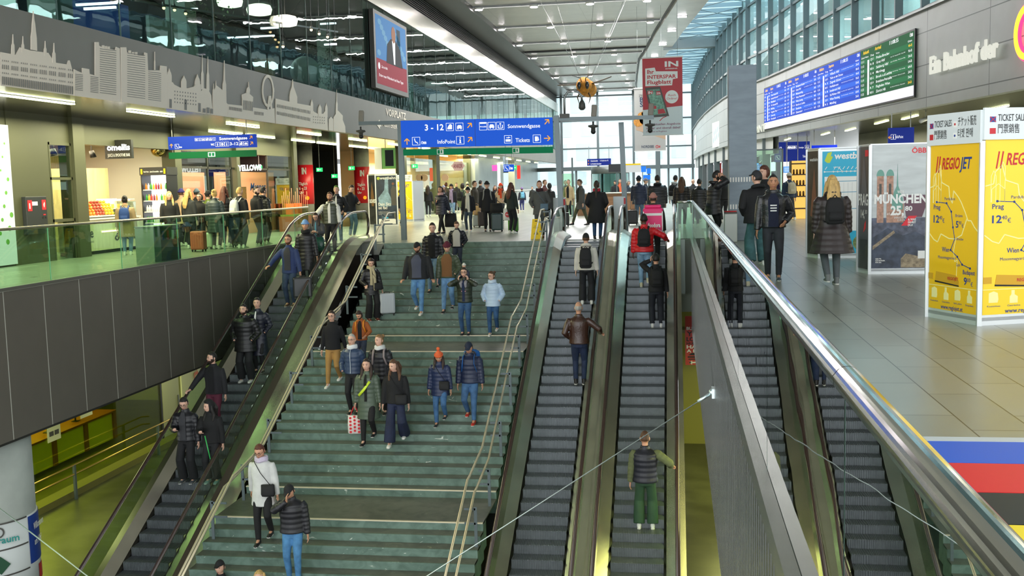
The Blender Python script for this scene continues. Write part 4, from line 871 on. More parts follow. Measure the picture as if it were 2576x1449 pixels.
def bn2(b,w,h):
    b.rect('g',0,0,w,h,-.012,0); b.text('k','ZEIT FÜR',w*.15,h*.87,.13,w*.45,bold=.01); b.text('n','BOX',w*.18,h*.79,.24,w*.5,bold=.03); b.text('n','STOP',w*.18,h*.71,.24,w*.6,bold=.03)
    b.poly('bx',[(w*.04,h*.5),(w*.05,h*.34),(w,h*.17),(w,h*.24),(w*.4,h*.4)],0,.004)
    for x,y,r in ((.1,.47,.16),(.28,.5,.15),(.2,.56,.13),(.4,.44,.14),(.3,.6,.1)): b.disc('fi',w*x+.05,h*y,w*r,.004,.01,12)
    b.text('n','NORDSEE',w*.22,h*.045,.14,w*.4,bold=.02); b.ring('rd',w*.72,h*.06,.07,.03); b.line('rd',[(w*.78,h*.075),(w*.82,h*.045)],.03); b.line('rd',[(w*.78,h*.045),(w*.82,h*.075)],.03)
banner('grey fish restaurant banner hanging behind the red banner',1597,1675,224,380,58,bn2,{'g':('cloth',M('banner_grey','#a9a8a4',.6)),'k':('lettering',dgrey),'n':('navy_lettering',M('print_dusk','#2f3d55',.6)),'bx':('box_picture',M('print_tan','#b79a80',.6)),'fi':('food_picture',M('print_amber','#c98a3a',.6,var=.3,vscale=10)),'rd':('fish_logo',matr)})
# ---- giant bee
bc=pY(1469,217,48)
t=thing('hanging_bee_sculpture','giant orange bee figure with black eyes hanging from the ceiling','sculpture',tuple(bc))
org=M('bee_orange','#c98421',.7,var=.35,vscale=7,bump=.4,bscale=30)
MB().ball(tuple(bc),1,18,14,fn=lambda x,y,z:(bc.x+x*.36*(1-.18*(z<0)*abs(z)),bc.y+y*.34,bc.z+z*.42)).build('head',org,t)
MB().ball((bc.x+.08,bc.y+.75,bc.z-.0),(.4,.55,.36),14,10).ball((bc.x+.1,bc.y+1.5,bc.z-.05),(.38,.6,.34),14,10).build('body',org,t)
for s in (-.19,.17): MB().ball((bc.x+s,bc.y-.3,bc.z+.02),(.09,.08,.18),12,10).build('eye',M('bee_black','#15171a',.2,coat=.6),t)
for s in (-1,1):
    MB().tube([(bc.x+s*.1,bc.y-.28,bc.z+.2),(bc.x+s*.12,bc.y-.42,bc.z+.34),(bc.x+s*.45-.05,bc.y-.5,bc.z+.45)],[.022,.02,.012],6).build('antenna',black,t)
    MB().tube([(bc.x+s*.2,bc.y-.05,bc.z-.3),(bc.x+s*.3,bc.y-.1,bc.z-.5),(bc.x+s*.22,bc.y-.12,bc.z-.8)],[.04,.03,.01],6).build('leg',M('bee_brown','#4a3a1e',.7),t)
    tip=Vector((bc.x+s*1.25,bc.y+.3,bc.z+(.42 if s>0 else .12))); MB().add([(bc.x+s*.3,bc.y+.2,bc.z+.12),tuple(tip),(tip.x-.05*s,tip.y+.3,tip.z-.02),(bc.x+s*.3,bc.y+.7,bc.z+.1)],[(0,1,2,3)]).tube([(bc.x+s*.3,bc.y+.2,bc.z+.12),tuple(tip)],.02,6).build('wing',M('bee_wing','#5a4b3c',.4),t)
wr_=MB()
for a,c in (((-.2,.1),(-1.9,6)),((-.12,.1),(-2.6,2)),((.15,.3),(.9,-3)),((.2,.9),(2.1,3)),((.25,1.2),(1.6,8))): wr_.tube([(bc.x+a[0],bc.y+a[1],bc.z+.35),(bc.x+c[0],bc.y+c[1],11.2)],.008,5)
wr_.build('wire',steel_m,t)
# ---- TV screen on the left glass
t=thing('television_screen','large upright television screen showing a man in a suit over a red caption band','screen',(-12.1,44.7,6.0))
b=Board((-12.1,47.2,5.95),(0,-1,0)); b.n=Vector((1,0,0)); w=5.1; h=2.95
b=Board((-12.12,42.1,5.95),(0,1,0),n=(1,0,0)); 
b.rect('fr',-.15,-.1,w+.15,h+.15,-.2,-.005); b.rect('bl',.1,1.15,w-.1,h,-.005,0); b.rect('rd',.1,.1,w-.1,1.15,-.005,0)
for k in range(16): b.disc('wv',.5+(k*1.37)%4.4,1.4+(k*.53)%1.4,.28,0,.004,8,ry=.13)
b.poly('su',[(1.6,1.1),(1.8,1.9),(2.4,2.2),(3.2,2.2),(3.9,1.9),(4.3,1.1)],.004,.008); b.disc('fc',2.85,2.42,.33,.006,.012,18,ry=.36); b.poly('sh',[(2.6,2.15),(3.1,2.15),(3.0,1.15),(2.8,1.15)],.008,.011); b.rect('gy',3.4,1.15,4.0,2.75,.002,.004)
b.disc('wt',.45,.85,.14,.001,.005); b.text('wt','Zeit im Bild',.8,.8,.1,.9,d=.006); b.text('wt','Erster neuer Weltrekord seit Neun Tagen',.4,.42,.12,3.9,d=.006)
b.flush(t,{'fr':('casing',dgrey),'bl':('picture',M('tv_blue','#3f7fb8',.3,emit=.6)),'rd':('caption_band',M('tv_red','#9a2a3c',.3,emit=.5)),'wv':('picture_pattern',M('tv_pale','#6fa8cd',.3,emit=.5)),'su':('suit_picture',M('tv_suit','#2b3440',.4,emit=.1)),'fc':('face_picture',M('tv_face','#a8765a',.5,emit=.5)),'sh':('shirt_picture',signw),'gy':('picture_frame',M('tv_grey','#3a5a70',.3,emit=.2)),'wt':('lettering',signw)})
struct('wall_tv_back',MB().box(-12.42,41.3,5.3,-12.36,48.4,9.33),M('tv_surround','#4a4744',.4,.3))
# VORPLATZ wall graphics
t=thing('wall_lettering','pale wall lettering VORPLATZ with arrow on the left fascia beyond the skyline','lettering',(-12.28,44,4.5)); b=Board((-12.29,43.9,4.84),(0,1,0),n=(1,0,0)); b.text('w','VORPLATZ',0,0,.3,3.4,bold=.02); b.poly('w',[(-1.6,-.45),(-1.0,-.25),(-1.0,-.37),(-.8,-.37),(-.8,-.53),(-1.0,-.53),(-1.0,-.65)]); b.text('w','MUSTERER',-.6,-.5,.22,2.4,bold=.02); b.ring('w',2.9,-.75,.3,.07,a0=0,a1=pi); b.ring('w',3.5,-.75,.3,.07,a0=0,a1=pi); b.text('w','G   X   E',7,-.1,.3,4.5)
b.flush(t,{'w':('letters',M('mural_cream','#efe4d2',.5))})
# wet floor sign
t=thing('wet_floor_sign','yellow folding wet floor warning sign at the head of the stairs','sign',(-4.28,32.25,0)); x,y=-4.28,32.25
for s in (-1,1): MB().add([(x-.17,y-s*-.0+s*.17,0.0),(x+.17,y+s*.17,0.0),(x+.12,y+s*.02,.62),(x-.12,y+s*.02,.62),(x-.17,y+s*.15,0.0),(x+.17,y+s*.15,0.0),(x+.12,y,.62),(x-.12,y,.62)],[(0,1,2,3),(4,7,6,5),(0,4,5,1),(1,5,6,2),(2,6,7,3),(3,7,4,0)]).build('board',maty,t)
b=Board((x-.17,y-.18,0),(1,0,0),v=(0,.235,.972)); b.poly('k',[(.1,.15),(.24,.15),(.17,.28)]); b.poly('y',[(.125,.165),(.215,.165),(.17,.25)],.006,.008); b.line('k',[(.16,.175),(.18,.2),(.165,.225)],.012,.008,.01); b.text('k','ACHTUNG',.17,.4,.025,.12,'c'); b.text('k','RUTSCHGEFAHR',.17,.35,.025,.17,'c'); b.rect('k',.13,.56,.21,.59); b.flush(t,{'k':('pictogram',matb),'y':('pictogram_field',maty)})
# striped box at lower right
t=thing('striped_platform','low glossy platform striped blue, red, black and yellow on the right gallery floor','platform',(3,5.5,0))
yy=6.82; cols=[('#e2e6ea',6.94,'kerb'),('#2460d8',6.3,'blue_stripe'),('#e8202e',5.71,'red_stripe'),('#1b1d25',5.18,'black_stripe'),('#ffe02e',4.4,'yellow_stripe')]
y1=6.94
for c,y0,nm_ in [('#c9cfd2',6.82,'kerb')]+cols[1:]: MB().box(1.56,y0,0,6,y1-.01,.02).build(nm_,M('gloss_'+nm_,c,.42,spec=.25),t); y1=y0
# ================================================================ SHOPS AND FURNITURE
SX=-16.4
olive=M('olive_metal','#53543f',.5,.2); olive_d=M('olive_dark','#4b4d3a',.5,.2)
warm_wood=M('warm_wood','#d9b27a',.55,var=.18,vscale=3,stretch=(6,6,.6)); shopw=M('shop_white','#e6e4da',.5)
lampwarm=M('lamp_warm','#ffdca0',.5,emit=6.)
def bx(m,*a): return MB().box(*a)
# ---- enclosing walls of the left gallery
struct('wall_left_gallery_back',MB().box(-24,4,0,-23.8,60,3.86),olive_d)
struct('wall_left_shopfront',MB().box(SX-.3,8,0,SX,23.75,3.86).box(SX-.3,23.75,3.15,SX,43.5,3.86),olive)
struct('wall_left_corridor_end',MB().box(-24,57.4,0,-19.1,57.6,3.86),black)
struct('wall_left_corridor_side',MB().box(-20.6,43.5,0,-20.4,60,3.86).box(-20.4,43.4,0,SX,43.6,3.86),M('corridor_black','#1f201e',.5))
struct('wall_bar_back',MB().box(-20.2,23.5,0,-20,33,3.86).box(-20.2,23.5,0,SX-.3,23.7,3.86),warm_wood)
struct('wall_bar_side',MB().box(-20.2,32.6,0,SX-.1,32.9,3.86),shopw)
# shop columns
for i,(a,b) in enumerate(((26.45,27.0),(32.3,32.75),(37.2,37.5),(43.2,43.6))):
    struct('pillar_shop_%d'%(i+1),MB().box(SX-.35,a,0,SX+.12,b,3.86),olive)
struct('wall_olive_panel',MB().box(SX-.2,23.72,0,SX+.02,25.42,3.86),olive)
# linear lamps under the left soffit
lamp0=None
def linlamp(x,y,L,label,group,m=lampy):
    t=thing('ceiling_lamp',label,'lamp',(x,y,3.83),group=group)
    MB().box(x-.06,y-L/2,3.82,x+.06,y+L/2,3.85).build('diffuser',m,t); MB().box(x-.08,y-L/2-.02,3.85,x+.08,y+L/2+.02,3.87).build('housing',steel_m,t)
for y in (17.2,20.8,26.2,32.2,38.4,44.6,50.8,57,63,69,75,81,87,93,99,105): linlamp(-13.8,y,3.4 if y<22 else 2.4,'long glowing lamp tube in the left soffit row nearest the void','lamp tubes of the row nearest the void')
for y in (12.,15.2,18.4,21.6,24.8,28.,31.2,36.,39.2,44,47.2,52,55.2,60,66,72,78): linlamp(-16.75 if y<34 else -16.1,y,2.7,'long glowing lamp tube in the left soffit row over the shop fronts','lamp tubes over the left shop fronts')
rl=[(26,1.7),(29.5,1.7),(34,2.9),(37,2.9),(41,1.6),(44,1.6),(50,2.2),(54,2.2),(60,2.),(66,2.),(74,2.),(82,2.)]
for y,o in rl: linlamp(rwx(y)+o,y,2.4,'glowing lamp tube in the soffit beneath the right storey','lamp tubes under the right storey')
# ---- white lit panel at the extreme left, fire cabinet
t=thing('illuminated_sign','white lit panel with green dot pattern at the far left edge','panel',(SX+.05,22.9,0)); MB().box(SX,22.3,0.05,SX+.1,23.68,3.5).build('panel',M('panel_glow','#eef2ec',.4,emit=.6),t)
b=Board((SX+.1,22.3,0),(0,1,0),n=(1,0,0)); 
for k in range(26): b.disc('g',.3+(k*.37)%1.0,.4+k*.11,.03+.02*(k%3),n=8)
b.flush(t,{'g':('leaf_print',M('leaf_green','#5f9a3f',.5))})
t=thing('fire_cabinet','grey wall cabinet with two red fire signs on the olive wall','cabinet',(SX+.1,24.55,.0)); MB().box(SX+.02,24.12,.75,SX+.14,25.0,1.72).build('body',M('cabinet_grey','#3d4042',.4,.4),t,bevel=.01)
b=Board((SX+.14,24.12,.75),(0,1,0),n=(1,0,0)); b.rect('r',.06,.6,.24,.88); b.rect('r',.66,.62,.84,.88); b.rect('w',.25,.74,.48,.84); b.rect('w2',.12,.66,.16,.8,.006,.009); b.line('w2',[(.75,.68),(.73,.76),(.78,.82),(.75,.68)],.02,.006,.009); b.disc('k',.68,.42,.03); b.disc('k',.8,.42,.03); b.rect('r',.7,.48,.8,.51); b.flush(t,{'r':('fire_sign',matr),'w':('label',matw),'w2':('pictogram',matw),'k':('lock',black)})
# window of the juice bar with a hanging menu
t=thing('shop_window','olive framed window of the juice bar beside the fire cabinet','window',(SX,25.9,0)); wf=MB()
for y0,z0,y1,z1 in ((25.42,0,25.47,3.15),(26.4,0,26.45,3.15),(25.42,2.15,26.45,2.22),(25.42,3.08,26.45,3.15),(25.42,1.02,26.45,1.1)): wf.box(SX-.05,y0,z0,SX+.03,y1,z1)
wf.build('frame',olive,t); MB().box(SX-.01,25.47,0,SX,26.4,3.08).build('pane',gl_shop,t)
t=thing('menu_board','small white menu board with pink flowers hanging inside the juice bar window','menu board',(SX-.5,25.9,1.6)); MB().box(SX-.52,25.5,1.55,SX-.48,26.1,2.1).build('board',M('menu_pale','#c9c6d2',.5),t); b=Board((SX-.48,25.5,1.55),(0,1,0),n=(1,0,0)); b.text('k','Bowls',.38,.2,.08,.2,bold=.02); 
for k in range(5): b.rect('k',.06,.48-.06*k,.3,.49-.06*k); b.disc('p',.1+.1*k,.07+.03*(k%2),.03,n=8)
b.flush(t,{'k':('lettering',matb),'p':('flower_print',M('pink_print','#d64f8f',.5))}); MB().box(SX-.505,25.8,2.1,SX-.5,25.81,3.86).build('wire',black,t)
# hanging lamp in the window
t=thing('pendant_lamp','white pendant lamp with glowing bulb inside the juice bar window','lamp',(SX-1.2,26.,2.4)); MB().rings([(SX-1.2,26.,2.32,.16,.16),(SX-1.2,26.,2.4,.12,.12),(SX-1.2,26.,2.5,.03,.03),(SX-1.2,26,3.86,.008,.008)],14).build('shade',shopw,t); MB().ball((SX-1.2,26.,2.33),.09,10,8).build('bulb',lampwarm,t)
# ---- juice bar
t=thing('bar_counter','pale wooden juice bar counter with round black lettering and lit edge','counter',(SX-.2,28.6,0))
MB().box(SX-.9,27.05,.1,SX-.25,30.4,1.0).build('front_panel',M('pale_oak','#cfc6a8',.5,var=.12,vscale=4,stretch=(5,5,.5)),t); MB().box(SX-1.0,27.03,1.0,SX-.2,30.45,1.05).build('worktop',shopw,t); MB().box(SX-.85,27,0,SX-.3,30.3,.1).build('plinth',black,t); MB().box(SX-.24,28.2,.62,SX-.23,30.2,.66).build('light_strip',lampwarm,t)
b=Board((SX-.245,26.9,0),(0,1,0),n=(1,0,0)); b.text('k','juice',.1,.5,.28,.75,bold=.01); b.text('k','happiness',.25,.35,.08,.6); b.text('k','ómellis',2.0,.35,.22,1.4,bold=.02); b.flush(t,{'k':('lettering',matb)})
t=thing('glass_display','lit glass display with shelves of cups and salads on the juice bar counter','display case',(SX-.6,29.4,1.05)); MB().box(SX-.95,29.2,1.05,SX-.9,30.3,1.6).box(SX-.9,29.2,1.28,SX-.3,30.3,1.3).box(SX-.9,29.2,1.55,SX-.3,30.3,1.58).build('shelf',shopw,t); MB().box(SX-.28,29.2,1.05,SX-.27,30.3,1.5).build('front_glass',gl_clear,t); MB().box(SX-.85,29.3,1.53,SX-.4,30.2,1.55).build('light_strip',lampwarm,t)
cups=[]
for k in range(12):
    c=('#c94a3a','#e8c05a','#7fa03f','#e9e2d0')[k%4]; x,y,z=SX-.5,29.25+k*.085,1.3 if k%2 else 1.05
    one('food_cup',MB().rings([(x,y,z,.035,.035),(x,y,z+.13,.048,.048)],10),M('cup_'+c[1:],c,.4),('red','yellow','green','cream')[k%4]+' food cup in the lit glass display of the juice bar','cup','cups in the glass display')
# fruit
fr_i=0
for bi,(y0,c,nm_,n_) in enumerate(((27.05,'#e8782a','orange',34),(27.58,'#ec8f2c','orange',30),(28.1,'#b8503a','apple',30),(28.62,'#e9c23c','lemon',28))):
    tt=MB(); base=None
    for k in range(n_):
        row=k//6; col=k%6; x=SX-.30-.05*(col%2)-.07*row*.6; y=y0+(col*.085)+.03*(row%2); z=1.12+row*.085
        if base is None: o=one(nm_,MB().ball((0,0,0),.05,8,6),M('fruit_%d'%bi,c,.45),'','fruit',f'{nm_}s heaped in column {bi+1} on the juice bar'); o['label']=f'{("bright orange","deep orange","reddish","yellow")[bi]} {nm_} heaped on the juice bar counter'; base=o
        else: o=base.copy(); COL.objects.link(o)
        o.location=(x,y,z); o['_w']=[x,y,z]
t=thing('fruit_basket','low white tray under the heaped oranges, apples and lemons','tray',(SX-.45,27.8,1.05)); MB().box(SX-.75,27.0,1.05,SX-.22,29.15,1.075).box(SX-.24,27.0,1.05,SX-.22,29.15,1.12).build('tray',shopw,t)
# bottles shelf at the back
t=thing('wall_shelf','shelf of clear jars on the wooden back wall of the juice bar','shelf',(-19.8,29,1.75)); MB().box(-19.98,27.2,1.72,-19.6,30.6,1.76).build('board',warm_wood,t)
bj=None
for k in range(16):
    if bj is None: bj=one('glass_jar',MB().rings([(0,0,0,.07,.07),(0,0,.2,.07,.07),(0,0,.22,.05,.05),(0,0,.26,.05,.05)],10),M('jar_grey','#8d8a7c',.2,spec=.8),'clear storage jar on the back shelf of the juice bar','jar','jars on the back shelf'); o=bj
    else: o=bj.copy(); COL.objects.link(o)
    o.location=(-19.8,27.3+k*.2,1.765)
# curved wooden wall and glass fridge
cw=MB(); n=12
for k in range(n): 
    a0=pi*.5*k/n; a1=pi*.5*(k+1)/n; x0,y0,x1,y1=-19.0+1.4*sin(a0),29.2+1.2*(1-cos(a0))-.0,-19.0+1.4*sin(a1),29.2+1.2*(1-cos(a1)); cw.add([(x0,y0,0),(x1,y1,0),(x1,y1,2.55),(x0,y0,2.55)],[(0,1,2,3)],True)
cw.box(-19.1,29.2,0,-18.95,31.4,2.55)
struct('partition_curved',cw,M('light_wood','#ead09a',.5,var=.1,vscale=3,stretch=(4,4,.5)))
FYr=30.9
t=thing('glass_fridge','tall open drinks fridge with black header beside the juice bar','fridge',(-16.35,FYr,0)); x0,x1=-16.75,-15.92
MB().box(x0-.03,FYr,0.05,x0,FYr+.7,2.3).box(x1,FYr,0.05,x1+.03,FYr+.7,2.3).box(x0,FYr+.65,0.05,x1,FYr+.7,2.3).box(x0,FYr,.0,x1,FYr+.7,.2).build('cabinet',black,t); MB().box(x0-.05,FYr-.02,2.3,x1+.05,FYr+.7,2.55).build('header',M('header_black','#2a2a2a',.5),t)
b=Board((x0,FYr-.03,2.3),(1,0,0)); b.text('w','fresh fruits   juices & smoothies   salads',.1,.09,.05,.65,bold=.01); b.rect('y',.0,.04,.06,.2); b.rect('y',.78,.04,.84,.2); b.flush(t,{'w':('lettering',matw),'y':('yellow_label',maty)})
MB().box(x0,FYr+.6,.2,x1,FYr+.64,2.3).build('light_panel',M('fridge_glow','#f4f6f8',.5,emit=2.2),t)
sh=MB()
for z in (.45,.8,1.15,1.5,1.85): sh.box(x0,FYr+.05,z-.03,x1,FYr+.6,z)
sh.build('shelf',shopw,t); gb={}
cc=('#d33a2f','#f0b62e','#3f9a43','#f2f0e8','#e87f2b','#8a2f4a')
for r,z in enumerate((.22,.45,.8,1.15,1.5,1.85)):
    for k in range(9):
        c=cc[2] if r==0 else cc[(k*5+r*2)%6] if r in(4,5) else cc[(k//3+r)%4 if r!=3 else 3]; key=c
        if key not in gb: o=one('drink_bottle',MB().rings([(0,0,0,.035,.035),(0,0,.13,.035,.035),(0,0,.17,.015,.015),(0,0,.2,.015,.015)],8),M('bottle_'+c[1:],c,.3),{'#d33a2f':'red','#f0b62e':'yellow','#3f9a43':'green','#f2f0e8':'white','#e87f2b':'orange','#8a2f4a':'dark red'}[c]+' bottle on a shelf of the open drinks fridge','bottle','bottles in the drinks fridge'); gb[key]=o
        else: o=gb[key].copy(); COL.objects.link(o)
        o.location=(x0+.06+k*.085,FYr+.15,z)
# hanging sign
SY=28.8; A=pY(265,400,SY); w_=pY(332,400,SY).x-A.x
t=thing('hanging_sign','black hanging sign reading juice and smoothie bar in white letters','sign',(A.x,SY,A.z)); b=Board((A.x,SY,A.z),(1,0,0)); b.rect('k',0,0,w_,.55,-.12,0); b.text('l','ómellis',w_*.09,.25,.17,w_*.86,bold=.03); b.text('w','JUICE & SMOOTHIE BAR',w_*.1,.06,.09,w_*.84,bold=.0); b.flush(t,{'k':('panel',M('sign_black','#2b2b28',.4)),'l':('glowing_lettering',M('sign_glow','#ffffff',.5,emit=2.5)),'w':('lettering',matw)}); MB().box(A.x+.2,SY,A.z+.55,A.x+.22,SY+.02,3.86).build('hanger',steel_m,t)
# mirror dome
p=pY(398,378,32.0); t=thing('mirror_dome','brass-coloured mirror dome hung beside the blue gallery sign','mirror',tuple(p)); MB().ball(tuple(p),(.24,.24,.22),16,10).build('dome',M('mirror_gold','#b8a766',.06,1.),t); MB().box(p.x-.01,p.y-.01,p.z+.2,p.x+.01,p.y+.01,3.86).build('stem',steel_m,t)
# spot lamps inside
for k in range(4):
    x,y=SX-1.0,27.2+k*1.0; t=thing('spot_lamp','black spot lamp on the juice bar ceiling rail','lamp',(x,y,3.0),group='spot lamps of the juice bar'); MB().tube([(x,y,3.05),(x+.05,y,2.85)],[.07,.1],10).build('lamp_head',black,t); MB().box(x-.01,y-.01,3.05,x+.01,y+.01,3.86).build('stem',black,t)
# ---- confectionery shop
pink=M('salmon_pink','#e08a6a',.5); pink2=M('salmon_pale','#efa183',.5)
struct('wall_sweet_back',MB().box(-20.2,33,0,-20,43.4,3.86),M('sweet_back','#3d3530',.5,var=.3,vscale=2))
t=thing('shop_glazing','tall glass front with dark frames of the pink sweet shop','glazing',(SX,38,0)); wf=MB()
for y in (32.8,34.9,36.9,40.4,43.1): wf.box(SX-.05,y,0,SX+.02,y+.07,3.15)
wf.box(SX-.05,32.8,2.55,SX+.02,43.1,2.62); wf.build('frame',M('shop_frame_dark','#34332c',.4,.4),t)
MB().box(SX-.02,32.85,.1,SX-.01,36.9,3.15).box(SX-.02,40.4,.1,SX-.01,43.1,3.15).build('pane',gl_shop,t)
t=thing('sweet_display','salmon pink display wall with blue script lettering in the sweet shop','display wall',(-17,41,0)); MB().box(-18.2,39.3,0,-17.2,43.1,2.5).box(-19.4,36.2,0,-18.6,39.3,2.5).build('panel',pink2,t)
b=Board((-17.2,39.3,0),(0,1,0),n=(1,0,0)); b.text('n','Manner',1.2,1.75,.3,1.6,bold=.02,shear=.3); b.disc('w',2.0,1.45,.12); b.rect('d',.1,1.4,.8,1.9); b.flush(t,{'n':('lettering',M('script_blue','#2f4f8f',.4)),'w':('badge',matw),'d':('niche',M('niche_dark','#7a5a30',.5,var=.5,vscale=20))})
t=thing('sweet_shelf','pink shelf unit stacked with wafer packets behind the glass front','shelf unit',(-17.6,34.6,0)); MB().box(-19,33.2,0,-18.3,36.1,1.2).box(-19,33.2,1.2,-18.95,36.1,2.2).box(-19,33.2,2.15,-18.4,36.1,2.2).build('unit',pink,t); MB().box(-18.95,33.2,2.25,-18.9,36,2.6).build('light_box',M('cool_glow','#dff4ff',.5,emit=1.6),t)
pk=None
for r in range(3):
    for k in range(12):
        if pk is None: pk=one('sweet_packet',MB().box(-.1,-.09,0,.1,.09,.16),M('packet_red','#e2604a',.4),'pink wafer packet stacked on the sweet shop shelf','packet','packets on the sweet shop shelf'); o=pk
        else: o=pk.copy(); COL.objects.link(o)
        o.location=(-18.5-r*.15,33.4+k*.22,1.2+r*.17)
t=thing('sweet_stand','low pink sweet stand with orange suitcase-shaped boxes near the red column','stand',(-15.9,42.5,0)); MB().box(-16.3,41.2,0,-15.6,43.2,.62).build('base',M('salmon_base','#b06248',.5),t); MB().box(-16.25,41.25,.62,-15.65,43.15,.7).build('grass_trim',M('trim_grass','#8aa03a',.7,var=.5,vscale=60),t)
for k in range(3): MB().box(-16.1,41.5+k*.5,.7,-15.85,41.8+k*.5,1.15).build('orange_case',M('case_orange','#f0743a',.4),t); 
for k in range(14): MB().tube([(-16.2+.04*k,41.4+.12*k,.7),(-16.2+.04*k,41.4+.12*k,1.5+.15*(k%3))],.012,5).build('stick',pink,t)
p=pY(658,421,36); t=thing('hanging_sign','white glowing letters ending in OWS behind the sweet shop glass','sign',tuple(p)); b=Board((p.x-.5,p.y,p.z-.1),(1,0,0)); b.text('w','YELLOWS',-.4,0,.2,.9,bold=.04); b.flush(t,{'w':('lettering',M('sign_glow','#ffffff',.5,emit=2.5))})
# ---- columns with red adverts
for i,(px,Y,lab) in enumerate(((769,50,'nearest to the sweet shop'),(913,56,'behind the blue poster pillar'))):
    p=pY(px,500,Y); t=thing('advertising_column',f'round column wrapped in a red advert reading Täglich 6-23 Uhr, {lab}','column',(p.x,Y,0)); r=.42
    MB().rings([(p.x,Y,0,r,r),(p.x,Y,3.86,r,r)],28).build('shaft',concrete,t); z0,z1=(1.0,2.95) if i==0 else (.9,2.9)
    MB().rings([(p.x,Y,z0,r+.015,r+.015),(p.x,Y,z1,r+.015,r+.015)],28).build('advert_wrap',M('advert_red','#d3212c',.35),t)
    b=Board((p.x-.1,Y-r-.03,z0),(1,0,0)); b.text('w','IN',.12,1.5,.3,.24,bold=.05); b.text('w','Täglich',-.05,.95,.14,.44,bold=.02); b.text('w','6 – 23',-.05,.72,.15,.4,bold=.02); b.text('w','Uhr',-.05,.52,.13,.24,bold=.02); b.disc('y',.36,.3,.1); b.flush(t,{'w':('lettering',matw),'y':('fruit_print',signo)})
# exit signs in the dark corridor
for px,py,Y,lab in ((803,427,48,'green exit sign hanging in the dark corridor right of the nearest red column'),(841,443,54,'small green exit sign low in the dark corridor'),(884,423,53,'green exit sign beside the second red column'),(651,421,40,'green exit sign behind the sweet shop glass'),(1043,418,58,'green exit sign over the bakery window'),(1292,422,70,'green exit sign beside the red flag shape')):
    p=pY(px,py,Y); t=thing('exit_sign',lab,'exit sign',tuple(p)); k=Y/2600; MB().box(p.x-8*k,Y,p.z-5*k,p.x+8*k,Y+.06,p.z+5*k).build('panel',exitg,t); b=Board((p.x-8*k,Y-.01,p.z-5*k),(1,0,0)); b.rect('w',3*k,2*k,7*k,8*k); arrow(b,'w',11*k,5*k,5*k,pi if px%2 else 0); b.flush(t,{'w':('pictogram',signw)}); MB().box(p.x-.01,Y+.02,p.z+5*k,p.x+.01,Y+.04,3.86).build('hanger',steel_m,t)
# ---- bin beside the left railing
t=thing('recycling_bin','grey recycling bin with coloured openings standing behind the left railing','bin',(-12.7,24.1,0)); MB().box(-12.95,23.4,0,-12.46,23.75,.9).build('body',M('bin_silver','#8f9a8e',.35,.5),t,bevel=.01); MB().box(-12.95,23.76,0,-12.46,24.75,.9).build('recycling_front',dgrey,t); MB().box(-12.96,23.38,.9,-12.44,24.77,.93).build('lid',steel_m,t)
b=Board((-12.46,23.6,-.15),(0,1,0),n=(1,0,0))
for k,c in enumerate(('b','r','w','y')): b.rect(c,.2+.25*k,.72,.32+.25*k,.95)
b.flush(t,{'b':('blue_label',matn),'r':('red_label',matr),'w':('white_label',matw),'y':('yellow_label',maty)})
# ---- bakery
BX=-15.0
struct('wall_bakery',MB().box(-19,58,0,-18.8,76,3.86).box(-19,75.8,0,BX,76,3.86).box(-19,57.8,0,BX-3,58,3.86),M('bakery_wall','#f2cf96',.5))
for i,(a,b_) in enumerate(((56.6,57.2),(64.6,65.6),(75.6,76.2))): struct('pillar_bakery_%d'%(i+1),MB().box(BX-.4,a,0,BX+.1,b_,3.86),olive)
t=thing('bakery_counter','green fronted bakery counter with lit bread display','counter',(BX-.5,66,0)); MB().box(BX-1.5,58.1,0,BX-.6,75,1.0).build('front_panel',M('bakery_green','#8fa05a',.5),t); MB().box(BX-1.55,58.0,1.0,BX-.55,75.1,1.12).build('worktop',M('copper_brown','#9a6a3a',.3,.4),t); MB().box(BX-1.3,58.2,1.12,BX-.7,74,1.6).build('display_glass',gl_clear,t); MB().box(BX-1.35,58.2,1.6,BX-.7,74,1.64).build('light_strip',lampwarm,t)
lf=None
for k in range(40):
    if lf is None: lf=one('bread_loaf',MB().ball((0,0,.06),(.12,.17,.08),10,6),M('bread_crust','#b9712c',.6),'brown loaf in the lit bakery display','bread','loaves in the bakery display'); o=lf
    else: o=lf.copy(); COL.objects.link(o)
    o.location=(BX-.85-.25*(k%2),58.4+k*.38,1.12)
p=pY(1152,417,60); t=thing('hanging_sign','pink striped fish-shaped bakery sign','sign',tuple(p)); b=Board((p.x-.42,60,p.z-.3),(1,0,0)); b.poly('p',[(0,.3),(.15,.45),(.2,.55),(.68,.55),(.72,.42),(.84,.3),(.72,.15),(.66,.02),(.2,.02),(.14,.15)],-.05,.0); b.text('k','ANKER',.14,.17,.24,.56,bold=.02); b.flush(t,{'p':('panel',M('sign_pale_pink','#e8c4b8',.4,emit=.3)),'k':('lettering',M('sign_maroon','#6b2438',.5))}); MB().box(p.x-.01,60.03,p.z+.25,p.x+.01,60.05,3.86).build('hanger',steel_m,t)
for k,px_ in enumerate((1055,1068,1120)):  # round posters standing free before the bakery, not stuck to its glass
    p=pY(px_,447,57.3); one('round_poster',MB().tube([(p.x,57.25,p.z),(p.x,57.3,p.z)],.2,20,smooth=False,up=(0,0,1)),M('poster_tan','#d8b088',.5),'round tan sticker on the bakery glass','sticker','round stickers on the bakery glass')
